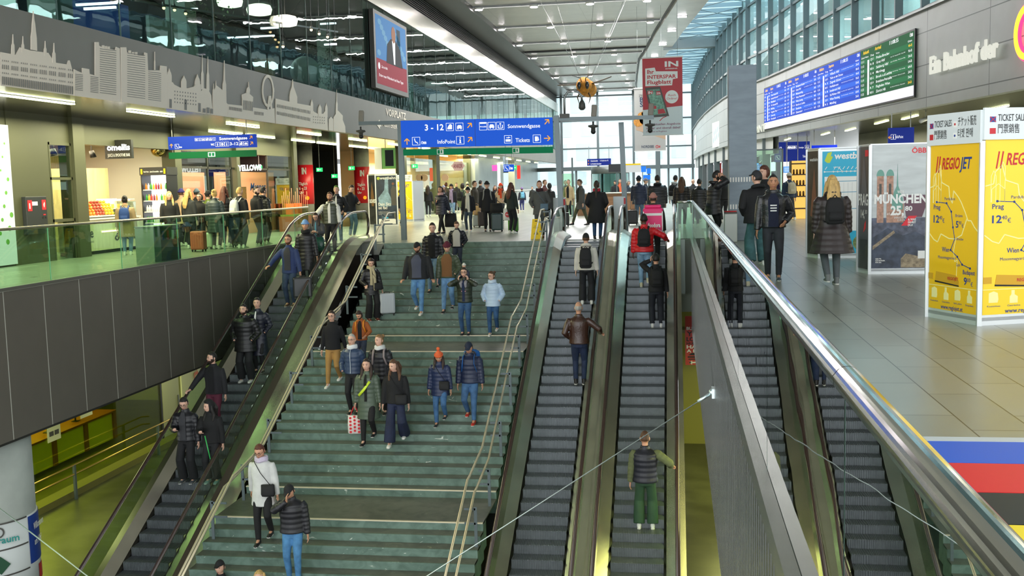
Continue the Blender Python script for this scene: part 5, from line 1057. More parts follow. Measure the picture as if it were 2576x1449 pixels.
t=thing('wall_picture','framed picture with orange shapes on the bakery wall','picture',(-18.7,72,1.2)); b=Board((-18.78,69,1.3),(0,1,0),n=(1,0,0)); b.rect('f',0,0,4,1.3,0,.05); b.rect('w',.08,.08,3.92,1.22,.05,.06); b.disc('o',1.6,.6,.45,.06,.07); b.disc('o',2.7,.45,.35,.06,.07); b.flush(t,{'f':('frame',black),'w':('sheet',M('sheet_cream','#f2e6c8',.5)),'o':('print',signo)})
struct('window_4',MB().box(BX-.03,57.2,.0,BX-.02,64.6,3.4).box(BX-.03,65.6,0,BX-.02,75.6,3.4),gl_shop)
# silver wall beyond, yellow room, desk
struct('wall_left_far',MB().box(-15.2,76,0,-14.6,89,3.86).box(-15.2,95.5,0,-14.6,112,3.86),panel_mat('silver_panels','#a9adad','#b5b9b9',2.2,3.9,'#6a6e6e',.35,.5))
struct('wall_yellow_room',MB().box(-17.5,89,0,-17.3,95.5,3.86),M('yellow_green','#d3c36a',.5)); 
t=thing('service_desk','long white service desk on the left near the glass front','desk',(-12.6,96,0)); MB().box(-14.5,89,0,-13.4,106,1.15).build('front_panel',M('desk_white','#cfd3d2',.4),t); MB().box(-14.55,88.9,1.15,-13.3,106.1,1.2).build('worktop',white,t)
for px,py0,py1,px0,px1,Y,c,lab in ((0,415,430,1238,1250,64,'#ff4fa0','bright pink box sign on the silver wall'),(0,410,470,1252,1257,66,'#e8f0ff','thin upright light strip sign on the silver wall'),(0,416,450,1301,1308,78,'#e5322c','red flag-shaped sign beyond the lounge sign')):
    A=pY(px0,py1,Y); B=pY(px1,py0,Y); one('light_sign',MB().box(A.x,Y,A.z,B.x,Y+.15,B.z),M('sign_'+c[1:],c,.4,emit=1.2),lab,'sign')
# ticket machine screens left
t=thing('information_screen','tilted screen with green frame hung left of the gantry post','screen',tuple(pY(975,400,46))); p=pY(962,425,46); b=Board((p.x,46,p.z),(.5,.86,0)); b=Board((p.x,46,p.z),(1,.3,0)); b.rect('g',.0,.0,.62,.95,-.25,0); b.rect('s',.14,.12,.52,.85,0,.005); b.flush(t,{'g':('casing',M('casing_green','#6fae4a',.4)),'s':('screen',M('screen_dim','#39413f',.2,emit=.1))}); MB().box(p.x-.35,46.0,p.z,p.x-.02,46.4,p.z+.95).build('side_box',shopw,t); MB().box(p.x+.1,46.2,p.z+.95,p.x+.13,46.23,3.86).build('hanger',steel_m,t)
# ---- information desk in the middle
IX,IY=-6.0,52.
t=thing('information_desk','long curved wooden information desk in the middle of the far hall','desk',(-3.5,56,0)); MB().box(-5.0,54,0,-1.2,54.6,1.12).box(-5.0,54.6,0,-4.4,58,1.12).build('front_panel',M('walnut_slats','#9a7050',.5,var=.25,vscale=3,stretch=(.5,.5,8)),t); MB().box(-5.05,53.9,1.12,-1.1,54.8,1.18).build('worktop',M('desk_top','#d8d8d0',.4),t)
t=thing('glass_booth','greenish glass corner panel at the end of the information desk','glass panel',(-5.1,53,0)); MB().box(-5.9,53.0,.0,-5.1,53.05,2.2).box(-5.14,53.05,0,-5.1,54,2.2).build('pane',gl_rail,t); MB().box(-5.16,52.96,0,-5.08,53.04,3.0).build('post',frame_grey,t)
for px0,px1,py0,py1,c,lab,e in ((1531,1571,412,433,'#17191b','black back of a screen over the information desk',0),(1572,1612,411,434,'#dfe3e2','white screen with yellow top bar over the information desk',.5)):
    Y=55.; A=pY(px0,py1,Y); B=pY(px1,py0,Y); t=thing('overhead_screen',lab,'screen',(A.x,Y,A.z)); MB().box(A.x,Y,A.z,B.x,Y+.12,B.z).build('panel',M('scr_'+c[1:],c,.3,emit=e),t); MB().box((A.x+B.x)/2-.03,Y+.04,1.15,(A.x+B.x)/2+.03,Y+.1,A.z).build('pole',frame_grey,t)
    if e: MB().box(A.x,Y-.01,B.z-.08,B.x,Y,B.z).build('yellow_bar',maty,t)
for px0,px1,py0,py1,lab in ((1613,1625,418,433,'larger blue lit sign over the information desk'),(1627,1637,423,437,'smaller blue lit sign over the information desk'),(1618,1636,440,452,'low blue screen behind the information desk')):
    Y=57.; A=pY(px0,py1,Y); B=pY(px1,py0,Y); t=thing('light_sign',lab,'sign',(A.x,Y,A.z)); MB().box(A.x,Y,A.z,B.x,Y+.1,B.z).build('panel',M('blue_glow','#2a78e0',.4,emit=.8),t); MB().box(A.x+.05,Y+.03,0,A.x+.09,Y+.07,A.z).build('pole',frame_grey,t)
# revolving door drum and doors of the glass front
t=thing('revolving_door','round revolving door drum in the far glass front','door',(-6.6,109.5,0)); MB().rings([(-6.6,109.5,2.6,2.,2.),(-6.6,109.5,3.3,2.,2.)],28).build('drum',M('drum_grey','#6f7573',.4,.5),t); 
for k in range(3): a=k*pi/3+.3; MB().bar((-6.6-1.9*cos(a),109.5-1.9*sin(a),1.3),(-6.6+1.9*cos(a),109.5+1.9*sin(a),1.3),.03,2.6).build('door_leaf',glass('door_glass','#cfdcd8',.6),t)
for k in range(6): a=k*pi/3; MB().box(-6.6+1.95*cos(a)-.05,109.5+1.95*sin(a)-.05,0,-6.6+1.95*cos(a)+.05,109.5+1.95*sin(a)+.05,2.6).build('post',frame_grey,t)
# ---- right side beneath the storey
RB=[(x+4.6,y) for x,y in RW if y<58]
struct('wall_right_shops',wallstrip(RB,0,3.86,0,.2),M('right_back','#55583f',.5,.2,var=.2,vscale=.7))
RS=[(x+.25,y) for x,y in RW if y>=56]
struct('wall_right_shopfront',wallstrip(RS,3.0,3.86,0,.3),M('pale_beam','#c2c6c4',.5)); 
for i,Y in enumerate((58.,62,67,72,78,84,92,100)): struct('pillar_right_%d'%(i+1),MB().box(rwx(Y)+.1,Y,0,rwx(Y)+.5,Y+.5,3.86),frame_grey)
sc=('#c43b3b','#2b62c9','#3b2450','#d8d8cc','#2e3330','#b7a03a','#c9c9c9')
for i,(Y0,Y1) in enumerate(((58.5,62),(62.5,67),(67.5,72),(72.5,78),(78.5,84),(84.5,92),(92.5,100))):
    t=thing('shopfront',('purple','dark glass','yellow lit','blue lit','white','red and white','pale')[i]+' shopfront bay in the curved right wall beyond the grey pillar','shopfront',(rwx(Y0)+1.,Y0,0)); MB().box(rwx(Y0)+1.0,Y0,0,rwx(Y0)+1.2,Y1,3.0).build('back',M('bay_%d'%i,('#4b2e63','#2f3432','#b49a3c','#2d66b8','#cfd2cf','#b8443e','#c4c8c8')[i],.4,emit=.25),t); MB().box(rwx(Y0)+.3,Y0,0.0,rwx(Y0)+.32,Y1,3.0).build('pane',gl_shop,t); MB().box(rwx(Y0)+.9,Y0+.8,2.1,rwx(Y0)+1.0,Y1-.9,2.6).build('light_sign',M('bay_sign_%d'%(i%3),('#e8f2ff','#4f9bff','#ff7a6a')[i%3],.4,emit=1.5),t)
# service hall screens, warm shelf
for k,(px0,px1,py0,py1,Y,c) in enumerate(((1884,1903,414,428,64,'#2d6fe0'),(1905,1924,414,428,62,'#2d6fe0'),(1971,1990,419,434,56,'#3f8bf0'),(1999,2016,419,434,56,'#2d6fe0'),(2023,2036,419,434,56,'#2f9a5a'))):
    A=pY(px0,py1,Y); B=pY(px1,py0,Y); t=thing('timetable_screen',('first','second','third','fourth','green fifth')[k]+' from the left of the small timetable screens under the right storey','screen',(A.x,Y,A.z)); MB().box(A.x,Y,A.z,B.x,Y+.08,B.z).build('screen',M('tt_'+c[1:],c,.3,emit=1.),t); MB().box(A.x-.02,Y+.01,A.z-.03,B.x+.02,Y+.1,B.z+.02).build('casing',matw,t); MB().box((A.x+B.x)/2-.015,Y+.1,B.z,(A.x+B.x)/2+.015,Y+.13,3.86).build('hanger',steel_m,t); b=Board((A.x,Y-.005,A.z),(1,0,0)); w_=B.x-A.x
    for r in range(4): b.rect('w',w_*.1,.05+r*.06,w_*.85,.07+r*.06)
    b.flush(t,{'w':('lettering',signw)})
t=thing('shop_shelf','warm lit shop shelves with small goods behind the walking man in blue','shelf',(7.2,48,0)); A=pY(1999,545,44); B=pY(2038,545,44); MB().box(A.x-.1,44.6,0,B.x+1.2,44.7,2.4).build('back',M('shelf_glow','#e9b45a',.5,emit=1.0),t); s_=MB()
for z in (.4,.9,1.35,1.8,2.25): s_.box(A.x-.1,44.2,z,B.x+1.2,44.6,z+.05)
s_.box(A.x-.15,44.2,0,A.x-.1,44.7,2.4).build('shelf_board',M('shelf_brown','#4a3418',.5),t)
jr=None
for k in range(24):
    if jr is None: jr=one('shelf_jar',MB().rings([(0,0,0,.04,.04),(0,0,.16,.04,.04),(0,0,.2,.02,.02)],8),M('jar_brown','#6b4a1e',.4),'small brown jar on the warm lit shop shelves','jar','jars on the warm lit shelves'); o=jr
    else: o=jr.copy(); COL.objects.link(o)
    o.location=(A.x+(k%8)*.13,44.35,(.95,1.4,1.85)[k//8])
t=thing('glass_partition','glass service counter screen under the right storey left of the turquoise box','glass screen',(5,47,0)); A=pY(1885,540,46); B=pY(1968,540,46); MB().box(A.x,46,0.9,B.x,46.04,2.9).build('pane',gl_rail,t); MB().box(A.x,46,0,B.x,46.3,.9).build('counter',M('counter_teal','#4d6b6e',.5),t); MB().box(A.x-.04,45.98,0,A.x+.02,46.06,2.96).box(B.x-.02,45.98,0,B.x+.04,46.06,2.96).box(A.x,45.98,2.9,B.x,46.06,2.96).build('frame',frame_grey,t)
for px,py,Y,lab in ((1925,367,62,'white bullet camera under the right storey left of the blue panels'),(2324,302,38,'white bullet camera beside the yellow kiosk header')):
    p=pY(px,py,Y); t=thing('ceiling_camera',lab,'camera',tuple(p)); k=Y/2600; MB().tube([(p.x-9*k,Y-.1,p.z-3*k),(p.x+8*k,Y+.1,p.z+4*k)],5*k,10).build('housing',white,t); MB().tube([(p.x+3*k,Y,p.z),(p.x+5*k,Y+.05,3.86)],.012,5).build('bracket',white,t)
# ---- grey pillar with white dashes and bin
t=thing('grey_pillar','tall square grey pillar with rows of white dashes right of the escalators','pillar',(1.89,29.7,0)); MB().box(1.52,29.5,0,2.27,30.2,4.83).build('shaft',M('pillar_blue_grey','#8795a0',.5,.1,var=.1,vscale=2,stretch=(1,1,4)),t,bevel=.01)
b=Board((1.52,29.5,0),(1,0,0))
for z in (1.63,.88):
    for k in range(10): b.rect('w',.02+k*.074,z,.06+k*.074,z+.13)
b.flush(t,{'w':('dash_mark',matw)})
t=thing('waste_bin','pale metal waste bin with red rim in front of the grey pillar','bin',(1.5,28.6,0)); x,y=1.52,28.9; MB().box(x-.17,y-.17,0,x+.17,y+.17,.78).build('body',M('bin_pale','#c9cbc8',.4,.3),t,bevel=.02); MB().box(x-.17,y-.17,.78,x+.17,y+.17,.82).build('dark_band',dgrey,t); MB().rings([(x,y,.82,.17,.17),(x,y,.85,.17,.17)],16).build('red_rim',matr,t)
# ---- round advertising column low on the left
cx,cy_=-13.15,17.6; r=.86
t=thing('advertising_column','thick round concrete column wrapped in station signs at the lower left corner','column',(cx,cy_,LOWZ)); MB().rings([(cx,cy_,LOWZ,r,r),(cx,cy_,-2.84,r,r)],40).build('shaft',M('concrete_smooth','#a8aea6',.6,var=.12,vscale=2),t)
zt=-4.35; MB().rings([(cx,cy_,LOWZ+.4,r+.02,r+.02),(cx,cy_,zt,r+.02,r+.02)],40).build('white_wrap',M('wrap_white','#d5dad8',.45),t)
def cyl(key,mb,a0,a1,z0,z1,dr=.03):
    n=max(2,int((a1-a0)/.08)); v=[(cx+(r+dr)*cos(a0+(a1-a0)*k/n),cy_+(r+dr)*sin(a0+(a1-a0)*k/n),z) for z in (z0,z1) for k in range(n+1)]; mb.add(v,[(k,k+1,n+2+k,n+1+k) for k in range(n)])
ln=MB()
for z in (zt,zt-.5,zt-1.0,zt-1.5): cyl('l',ln,pi*1.2,pi*1.97,z-.015,z+.015)
ln.build('dividing_line',dgrey,t); m_=MB(); cyl('b',m_,pi*1.98,pi*2.25,zt-.95,zt-.02); m_.build('blue_poster',matn,t); m_=MB(); cyl('b',m_,pi*2.08,pi*2.2,zt-1.35,zt-1.05); m_.build('red_spot',matr,t)
for s_,z,w_,c in (('denkraum',zt-.36,.75,'tl'),('thalia.at',zt-1.32,.7,'n'),('Willkommen',zt-.3,.5,'w'),('am Hbf',zt-.6,.35,'w')):
    a=pi*1.76 if c!='w' else pi*2.08; P0=Vector((cx+(r+.05)*cos(a),cy_+(r+.05)*sin(a),z)); u=Vector((-sin(a),cos(a),0)); b=Board(P0,u,n=(cos(a),sin(a),0)); b.text('w',s_,-.4 if c!='w' else -.2,0,.13,w_,bold=.02); b.flush(t,{'w':('lettering',{'tl':M('teal_print','#2b8f86',.5),'n':matn,'w':matw}[c])})
a=pi*1.76; b=Board((cx+(r+.05)*cos(a),cy_+(r+.05)*sin(a),0),(-sin(a),cos(a),0),n=(cos(a),sin(a),0)); b.poly('g',[(.0,zt-.95),(.17,zt-.78),(0,zt-.6),(-.17,zt-.78)]); b.ring('k',.0,zt-.15,.09,.03); b.flush(t,{'g':('green_diamond',M('diamond_green','#1f4f35',.4)),'k':('ring_logo',dgrey)})
# ---- lower level shop
GX=-16.75
t=thing('shop_glazing','yellow lit glass front of the print shop on the lower level','glazing',(GX,27,LOWZ)); MB().box(GX,23.8,LOWZ+.05,GX+.02,31.15,-2.84).build('pane',glass('lower_glass','#d9e27a',.8),t); wf=MB()
for y in (24.0,): wf.box(GX,y,LOWZ,GX+.1,y+.08,-2.84)
wf.build('lit_edge',M('edge_yellow','#e8c94a',.4,emit=1.),t); wf=MB()
for y in (31.18,): wf.box(GX-.03,y,LOWZ,GX+.05,y+.1,-2.84)
wf.build('frame',black,t)
struct('wall_print_back',MB().box(-23.9,20,LOWZ,-23.7,40,-2.84).box(-24,38,LOWZ,GX,38.2,-2.84),M('print_wall','#b9bd74',.6))
for k,(y,z0,z1,c) in enumerate(((25.,-4.9,-4.2,'w'),(26.6,-4.6,-3.4,'w'),(28.8,-4.45,-3.1,'w'),(30.5,-4.1,-2.95,'o'))):
    t=thing('window_poster',('small white','tall white','tall white patterned','orange')[k]+' poster on the yellow lit print shop glass'+(', leftmost' if k==0 else ''),'poster',(GX+.03,y,z0)); b=Board((GX+.03,y,z0),(0,1,0),n=(1,0,0)); h=z1-z0; b.rect('s',0,0,.6,h,0,.01); b.text('r','AUSWEIS',.08,h-.18,.07,.44,bold=.03,d=.015); b.rect('k',.08,.15,.28,h*.4,.01,.013); b.rect('k',.32,.15,.52,h*.4,.01,.013)
    if c=='o': b.rect('o',.0,0,.6,h*.5,.01,.012)
    b.flush(t,{x_:v for x_,v in {'s':('sheet',M('sheet_cream2','#e6e6b8',.5)),'r':('heading',matr),'k':('print',dgrey),'o':('orange_field',signo)}.items() if x_ in b.mb})
t=thing('print_counter','row of white and brown counters inside the print shop','counter',(-18.5,27,LOWZ)); 
for k in range(4): MB().box(-19.3,24.8+k*1.7,LOWZ+.1,-18.6,26.3+k*1.7,LOWZ+1.0).build('counter_unit',M('unit_cream','#e2e4b0',.5),t); MB().box(-19.3,26.3+k*1.7,LOWZ+.1,-18.55,26.5+k*1.7,LOWZ+1.05).build('end_panel',M('unit_brown','#8a4f1e',.5),t)
MB().box(-19.4,24.7,LOWZ+1.0,-18.5,31.5,LOWZ+1.06).build('worktop',M('unit_brown','#8a4f1e',.5),t)
for k in range(4):
    y=25.3+k*1.5; t=thing('monitor','dark computer monitor on the print shop counter','monitor',(-18.9,y,LOWZ+1.06),group='monitors on the print shop counter'); MB().box(-18.92,y-.3,LOWZ+1.2,-18.88,y+.3,LOWZ+1.6).build('screen',black,t); MB().box(-19,y-.1,LOWZ+1.06,-18.8,y+.1,LOWZ+1.08).box(-18.92,y-.03,LOWZ+1.08,-18.9,y+.03,LOWZ+1.25).build('stand',black,t)
p=Board((GX+.04,33.0,-5.0),(0,0,1),v=(0,-1,0),n=(1,0,0)); t=thing('shop_lettering','vertical orange lettering reading print on the pale shop door','lettering',(GX+.04,33,-5)); p=Board((GX+.06,33.8,-4.9),(0,0,-1),v=(0,1,0),n=(1,0,0)); p.text('o','print',-1.7,-.2,.42,1.6,bold=.02); p.flush(t,{'o':('letters',M('orange_print','#c8622a',.5))})
t=thing('shop_door','pale metal door with stickers at the end of the print shop','door',(GX+.02,31.9,LOWZ)); MB().box(GX-.02,31.35,LOWZ,GX+.03,32.5,-2.9).build('leaf',M('door_pale','#a3a37e',.5,.3),t); MB().box(GX+.03,32.35,LOWZ+1,GX+.08,32.4,LOWZ+1.4).build('handle',steel_m,t); MB().box(GX-.02,32.72,LOWZ,GX+.03,34.5,-2.9).build('side_leaf',M('door_pale2','#c2c293',.5),t)
t=thing('floor_handrail','double brass-toned handrail before the print shop on the lower level','handrail',(GX+.6,26,LOWZ))
for z in (.95,.7): MB().tube([(GX+.6,22.5,LOWZ+z),(GX+.6,31.,LOWZ+z),(GX+.5,31.3,LOWZ+z-.05)],.025,8).build('rail',M('brass_rail','#c2a25a',.3,.9),t)
for y in (25.2,29.8): MB().box(GX+.57,y,LOWZ,GX+.63,y+.08,LOWZ+.95).build('post',frame_grey,t)
struct('trim_low_kerb',MB().box(GX+.02,22,LOWZ,GX+.45,34,LOWZ+.18),M('kerb_olive','#6e6a30',.5))
# burger poster on the lower right wall
A=pY(1726,918,31.05); B=pY(1757,795,31.05); t=thing('burger_poster','red burger poster reading have a bite beyond the right escalator','poster',(A.x,31.05,A.z)); w_=.62; h=B.z-A.z; b=Board((A.x-.02,31.04,A.z),(1,0,0)); b.rect('r',0,0,w_,h,-.03,0)
for s_,z,hh,c in (('BURGER',.72,.09,'c'),('YOU',.6,.13,'k'),('LOOK',.49,.12,'k'),('HUNGRY',.42,.07,'k'),('HAVE',.34,.1,'c'),('A BITE',.26,.09,'c')): b.text(c,s_,.04,h*z,hh,w_*.86,bold=.03)
b.poly('k',[(.08,h*.2),(.2,h*.25),(.4,h*.25),(.5,h*.2)]); b.rect('k',.07,h*.15,.52,h*.18); b.rect('k',.09,h*.11,.5,h*.13); b.line('c',[(.5,h*.06),(.12,h*.05)],.04); b.line('c',[(.2,h*.08),(.12,h*.05),(.2,h*.02)],.03)
b.flush(t,{'r':('sheet',M('poster_brick_red','#b5372a',.5)),'c':('cream_lettering',M('cream_letters','#e3e4d6',.45)),'k':('black_print',matb)})
# ---- upper storey contents
for i,(px,py,Y) in enumerate(((578,3,30),(652,24,30.6),(717,52,31.4))):
    p=pY(px,py,Y+1); t=thing('pendant_lamp',('leftmost, half outside the top edge','middle','lowest and rightmost')[i]+' of the three big oval glowing lamps upstairs','lamp',tuple(p)); MB().rings([(p.x,p.y,p.z-.17,.25,.25),(p.x,p.y,p.z-.14,.36,.36),(p.x,p.y,p.z,.4,.4),(p.x,p.y,p.z+.12,.35,.35),(p.x,p.y,p.z+.16,.2,.2)],20).build('shade',M('lamp_cream','#fff3d8',.5,emit=5.),t); MB().tube([(p.x,p.y,p.z+.16),(p.x,p.y,9.35)],.012,5).build('cord',black,t)
for i,(px,py,Y) in enumerate(((412,20,27),(439,25,27.8),(467,34,28.6),(783,75,33),(803,85,33.5),(824,93,34),(843,99,34.5),(712,117,32))):
    p=pY(px,py,Y); t=thing('track_spot','small glowing spot lamp on the upstairs ceiling track','lamp',tuple(p),group='track spots upstairs'); MB().ball(tuple(p),.045,8,6).build('bulb',lampwarm,t); MB().rings([(p.x,p.y,p.z+.02,.06,.06),(p.x,p.y,p.z+.16,.03,.03)],10).build('lamp_head',steel_m,t); MB().box(p.x-.008,p.y-.008,p.z+.16,p.x+.008,p.y+.008,9.35).build('stem',black,t)
a,b_=pY(330,0,26.),pY(850,95,35.); one('lamp_track',MB().bar((a.x,a.y,a.z),(b_.x,b_.y,b_.z+.2),.05,.05),steel_m,'pale ceiling track running behind the upper glass','track')
for i,(px0,px1,py,Y) in enumerate(((655,700,71,33),(815,846,112,37),(478,496,23,30),(805,845,60,38),(210,290,22,24),(190,300,12,26),(570,690,95,38),(400,470,70,34))):
    A=pY(px0,py,Y); B=pY(px1,py,Y); one('ceiling_strip_lamp',MB().box(A.x,Y,A.z-.03,B.x,Y+.06,A.z+.03),M('strip_cool','#f0eaff',.5,emit=5.),'short glowing strip lamp behind the upper glass','lamp','strip lamps upstairs')
def plant(x,y,z0,h,w,lab,pot=True):
    t=thing('potted_tree',lab,'plant',(x,y,z0)); MB().rings([(x,y,z0,.2,.2),(x,y,z0+.5,.3,.3)],14).build('pot',dgrey,t); MB().tube([(x,y,z0+.5),(x+.05,y,z0+h*.5),(x,y,z0+h*.85)],[.04,.03,.015],6).build('trunk',M('bark','#4a4036',.8),t); mb=MB(); rnd=random.Random(int(x*100))
    for k in range(420):
        a=rnd.uniform(0,2*pi); q=rnd.uniform(-1,1); rr=w*sqrt(1-q*q)*rnd.uniform(.4,1); px,py,pz_=x+rr*cos(a),y+rr*sin(a),z0+h*.62+q*h*.36; d=Vector((rnd.uniform(-1,1),rnd.uniform(-1,1),rnd.uniform(-.8,.4))).normalized()*.13; s_=d.cross(Vector((0,0,1))).normalized()*.035; c=Vector((px,py,pz_)); mb.add([c,c+d*.5+s_,c+d,c+d*.5-s_],[(0,1,2,3)])
    mb.build('foliage',M('leaf_dark','#3c5a3a',.6),t)
plant(-14.0,30.8,5.1,3.0,.75,'tall leafy tree upstairs behind the upper glass, left of the round lamps')
plant(-13.8,38.9,5.1,2.2,.6,'leafy plant upstairs between the lamps and the television')
plant(-13.6,40.8,5.1,2.3,.55,'bushy plant upstairs close to the television screen')
t=thing('armchair','beige armchair behind the upper glass','chair',(-14,34.5,5.1)); MB().box(-14.4,34.2,5.45,-13.7,34.9,5.6).build('seat',M('fabric_tan','#b08a5a',.8),t,bevel=.04); MB().box(-14.4,34.75,5.5,-13.7,34.95,6.3).build('backrest',MATS['fabric_tan'],t,bevel=.05)
for s in (-14.35,-13.8):
    for q in (34.25,34.85): MB().box(s,q,5.1,s+.05,q+.05,5.46).build('leg',black,t)
t=thing('giant_baseball','big white ball with red stitching behind the upper glass','ball',(-13.6,36.4,5.1)); p=Vector((-13.5,37.4,6.1)); MB().ball(tuple(p),.55,20,14).build('ball',matw,t); MB().rings([(p.x,p.y,5.1,.2,.2),(p.x,p.y,5.6,.1,.1)],12).build('stand',black,t)
one('video_wall',MB().box(-16.5,20.3,5.3,-16.4,24.5,7.3),M('video_glow','#dfeef2',.4,emit=1.4),'bright pale video wall behind the upper glass at the far left','screen')
one('blue_screen',MB().box(-17.,27.0,5.1,-16.9,31.,7.6),M('video_blue','#1f3f8c',.4,emit=.5),'dark blue illuminated wall behind the upper glass','screen')
one('white_canvas',MB().box(-14.6,27.7,5.1,-14.5,29.4,6.7),M('canvas_white','#c9d2cd',.7),'pale canvas board behind the upper glass','board')
# ---- skyline mural : outlines measured on the fascia
mural=thing('skyline_mural','pale cut-out skyline of towers, domes and a big wheel on the long grey fascia','mural',(-12.28,28,3.9))
def q(px,py,d=0): 
    v=pX(px,py,FX); return (FX+.004+d,v.y,v.z)
mb=MB(); lnm=MB()
def sil(pts,t=.012): 
    P=[q(*p) for p in pts]
    A=sum((P[i][1]*P[(i+1)%len(P)][2]-P[(i+1)%len(P)][1]*P[i][2]) for i in range(len(P)))
    if A<0: P=P[::-1]
    mb.ext(P,(1,0,0),.012+.00015*(len(mb.f)%97))
bot=lambda x:215.5+x*.1375+max(0,x-620)*-.003
def spire(x,y0,y1,w): sil([(x-w,y1),(x-w*.8,y0+(y1-y0)*.55),(x-w*.35,y0+(y1-y0)*.45),(x,y0),(x+w*.35,y0+(y1-y0)*.45),(x+w*.8,y0+(y1-y0)*.55),(x+w,y1)])
sil([(0,131),(38,138),(48,119),(75,127),(120,133),(132,152),(140,158),(167,162),(170,152),(174,152),(184,190),(184,bot(184)),(0,bot(0))])
spire(31,86,137,4.2); spire(56,91,132,3.4); spire(112,103,140,3.4); spire(134,108,158,4.2)
sil([(76,125),(76,92),(78,80),(79,60),(80,50),(82,28),(84,50),(86,60),(88,80),(90,96),(91,128)])
sil([(184,174),(191,178),(205,184),(205,171),(222,174),(223,186),(237,190),(237,106),(246,106),(247,115),(257,120),(288,126),(290,118),(299,122),(301,bot(300)),(184,bot(184))])
sil([(302,119),(315,119),(317,132),(335,138),(361,141),(362,132),(368,134),(370,177),(401,177),(402,165),(417,167),(418,188),(418,bot(418)),(303,bot(303))])
for x,y in ((258,114),(265,116),(272,117),(325,127),(333,131),(341,131)): sil([(x-3,y+12),(x-3,y),(x+3,y),(x+3,y+12)])
spire(388,130,176,1.2)
def dometw(x,y,w,h): sil([(x-w,y+h),(x-w,y+h*.45)]+[(x-w*cos(a),y+h*.45-h*.32*sin(a)) for a in (.3,.8,1.2)]+[(x,y)]+[(x+w*cos(a),y+h*.45-h*.32*sin(a)) for a in (1.2,.8,.3)]+[(x+w,y+h*.45),(x+w,y+h)])
dometw(424,172,6,50); dometw(461,190,6,40); dometw(495,187,6,50)
sil([(418,205),(432,207),(436,213),(450,220),(470,222),(486,218),(490,212),(503,212),(504,bot(504)),(418,bot(418))])
spire(508,139,225,3.5); spire(522,142,228,3.5); sil([(503,bot(503)),(504,230),(510,222),(522,224),(530,240),(534,bot(534))])
spire(536,210,240,2); spire(542,203,240,3); sil([(534,bot(534)),(534,235),(543,215),(560,228),(561,250),(571,262),(571,bot(571))]); spire(563,152,262,5)
sil([(571,262),(608,266),(608,248),(607,238),(621,232),(635,244),(634,270),(660,274),(672,276),(689,272),(690,bot(690)),(571,bot(571))]); spire(624,206,236,1.2); sil([(618,234),(620,222),(624,216),(627,226),(626,236)])
# wheel
W0=[]; n=26
for k in range(n):
    for r_,w in ((1.,1),): pass
for k in range(n):
    a0,a1=2*pi*k/n,2*pi*(k+1)/n; f=lambda a,s:(673+15*s*cos(a),229-41*s*sin(a)+2*cos(a)); sil([f(a0,1),f(a1,1),f(a1,.82),f(a0,.82)],.01)
sil([(671,275),(675,241),(680,241),(684,277),(680,277),(677.5,248),(675,276)])
sil([(692,248),(727,256),(727,244),(729,230),(733,218),(735,200),(737,218),(742,232),(746,244),(746,260),(780,266),(781,bot(781)),(692,bot(692))])
dometw(783,250,3,36); dometw(803,262,4,30); dometw(820,259,3,36); sil([(780,272),(790,282),(800,287),(812,286),(818,278),(822,290),(824,bot(824)),(780,bot(780))])
sil([(826,bot(826)),(826,300),(831,293),(837,300),(837,bot(837))]); spire(846,225,292,2.4); sil([(838,bot(838)),(838,295),(849,278),(861,291),(861,302),(867,318),(868,bot(868))])
mb.build('cut_out',M('mural_cream','#efe4d2',.5),mural)
dk=MB()
def win(x,y,w,h): 
    P=[q(x,y),q(x+w,y+w*.13),q(x+w,y+h+w*.13),q(x,y+h)]; P=P[::-1]; dk.ext([(FX+.032,p[1],p[2]) for p in P],(1,0,0),.002)
for k in range(38): 
    x=2+k*4.75
    win(x,192+x*.14,2.4,20)
    if k%5!=4: win(x,183+x*.14-2,1.4,4); win(x,166+x*.135-4,1.6,11); win(x,150+x*.14,1.3,4)
for x0,x1,y0,n_ in ((248,289,122,21),(317,362,133,20),(186,205,186,10),(224,244,192,10),(370,402,180,15)):
    for r in range(n_): win(x0,y0+(bot(x0)-12-y0)*r/n_,x1-x0,1.3)
for x,h in ((426,22),(464,26),(499,22),(521,14),(511,10),(530,12)): win(x-3,bot(x)-h-3,6,h)
for r in range(4):
    for k in range(9): win(436+k*6.6,228+r*9+k*.8,1.8,3.5)
for k in range(15): win(574+k*2.2,268+k*.35,1.,8)
for k in range(7): win(610+k*3.6,252+k*.6,1.6,24)
for r in range(2):
    for k in range(24): win(695+k*3.55,262+r*18+k*.72,1.5,8)
for k in range(8): win(638+k*3,280+k*.4,1.2,8)
for k in range(6):
    for r in range(3): win(786+k*5.5,292+r*7+k*.5,1.2,3)
dk.build('window_cut',fas,mural)
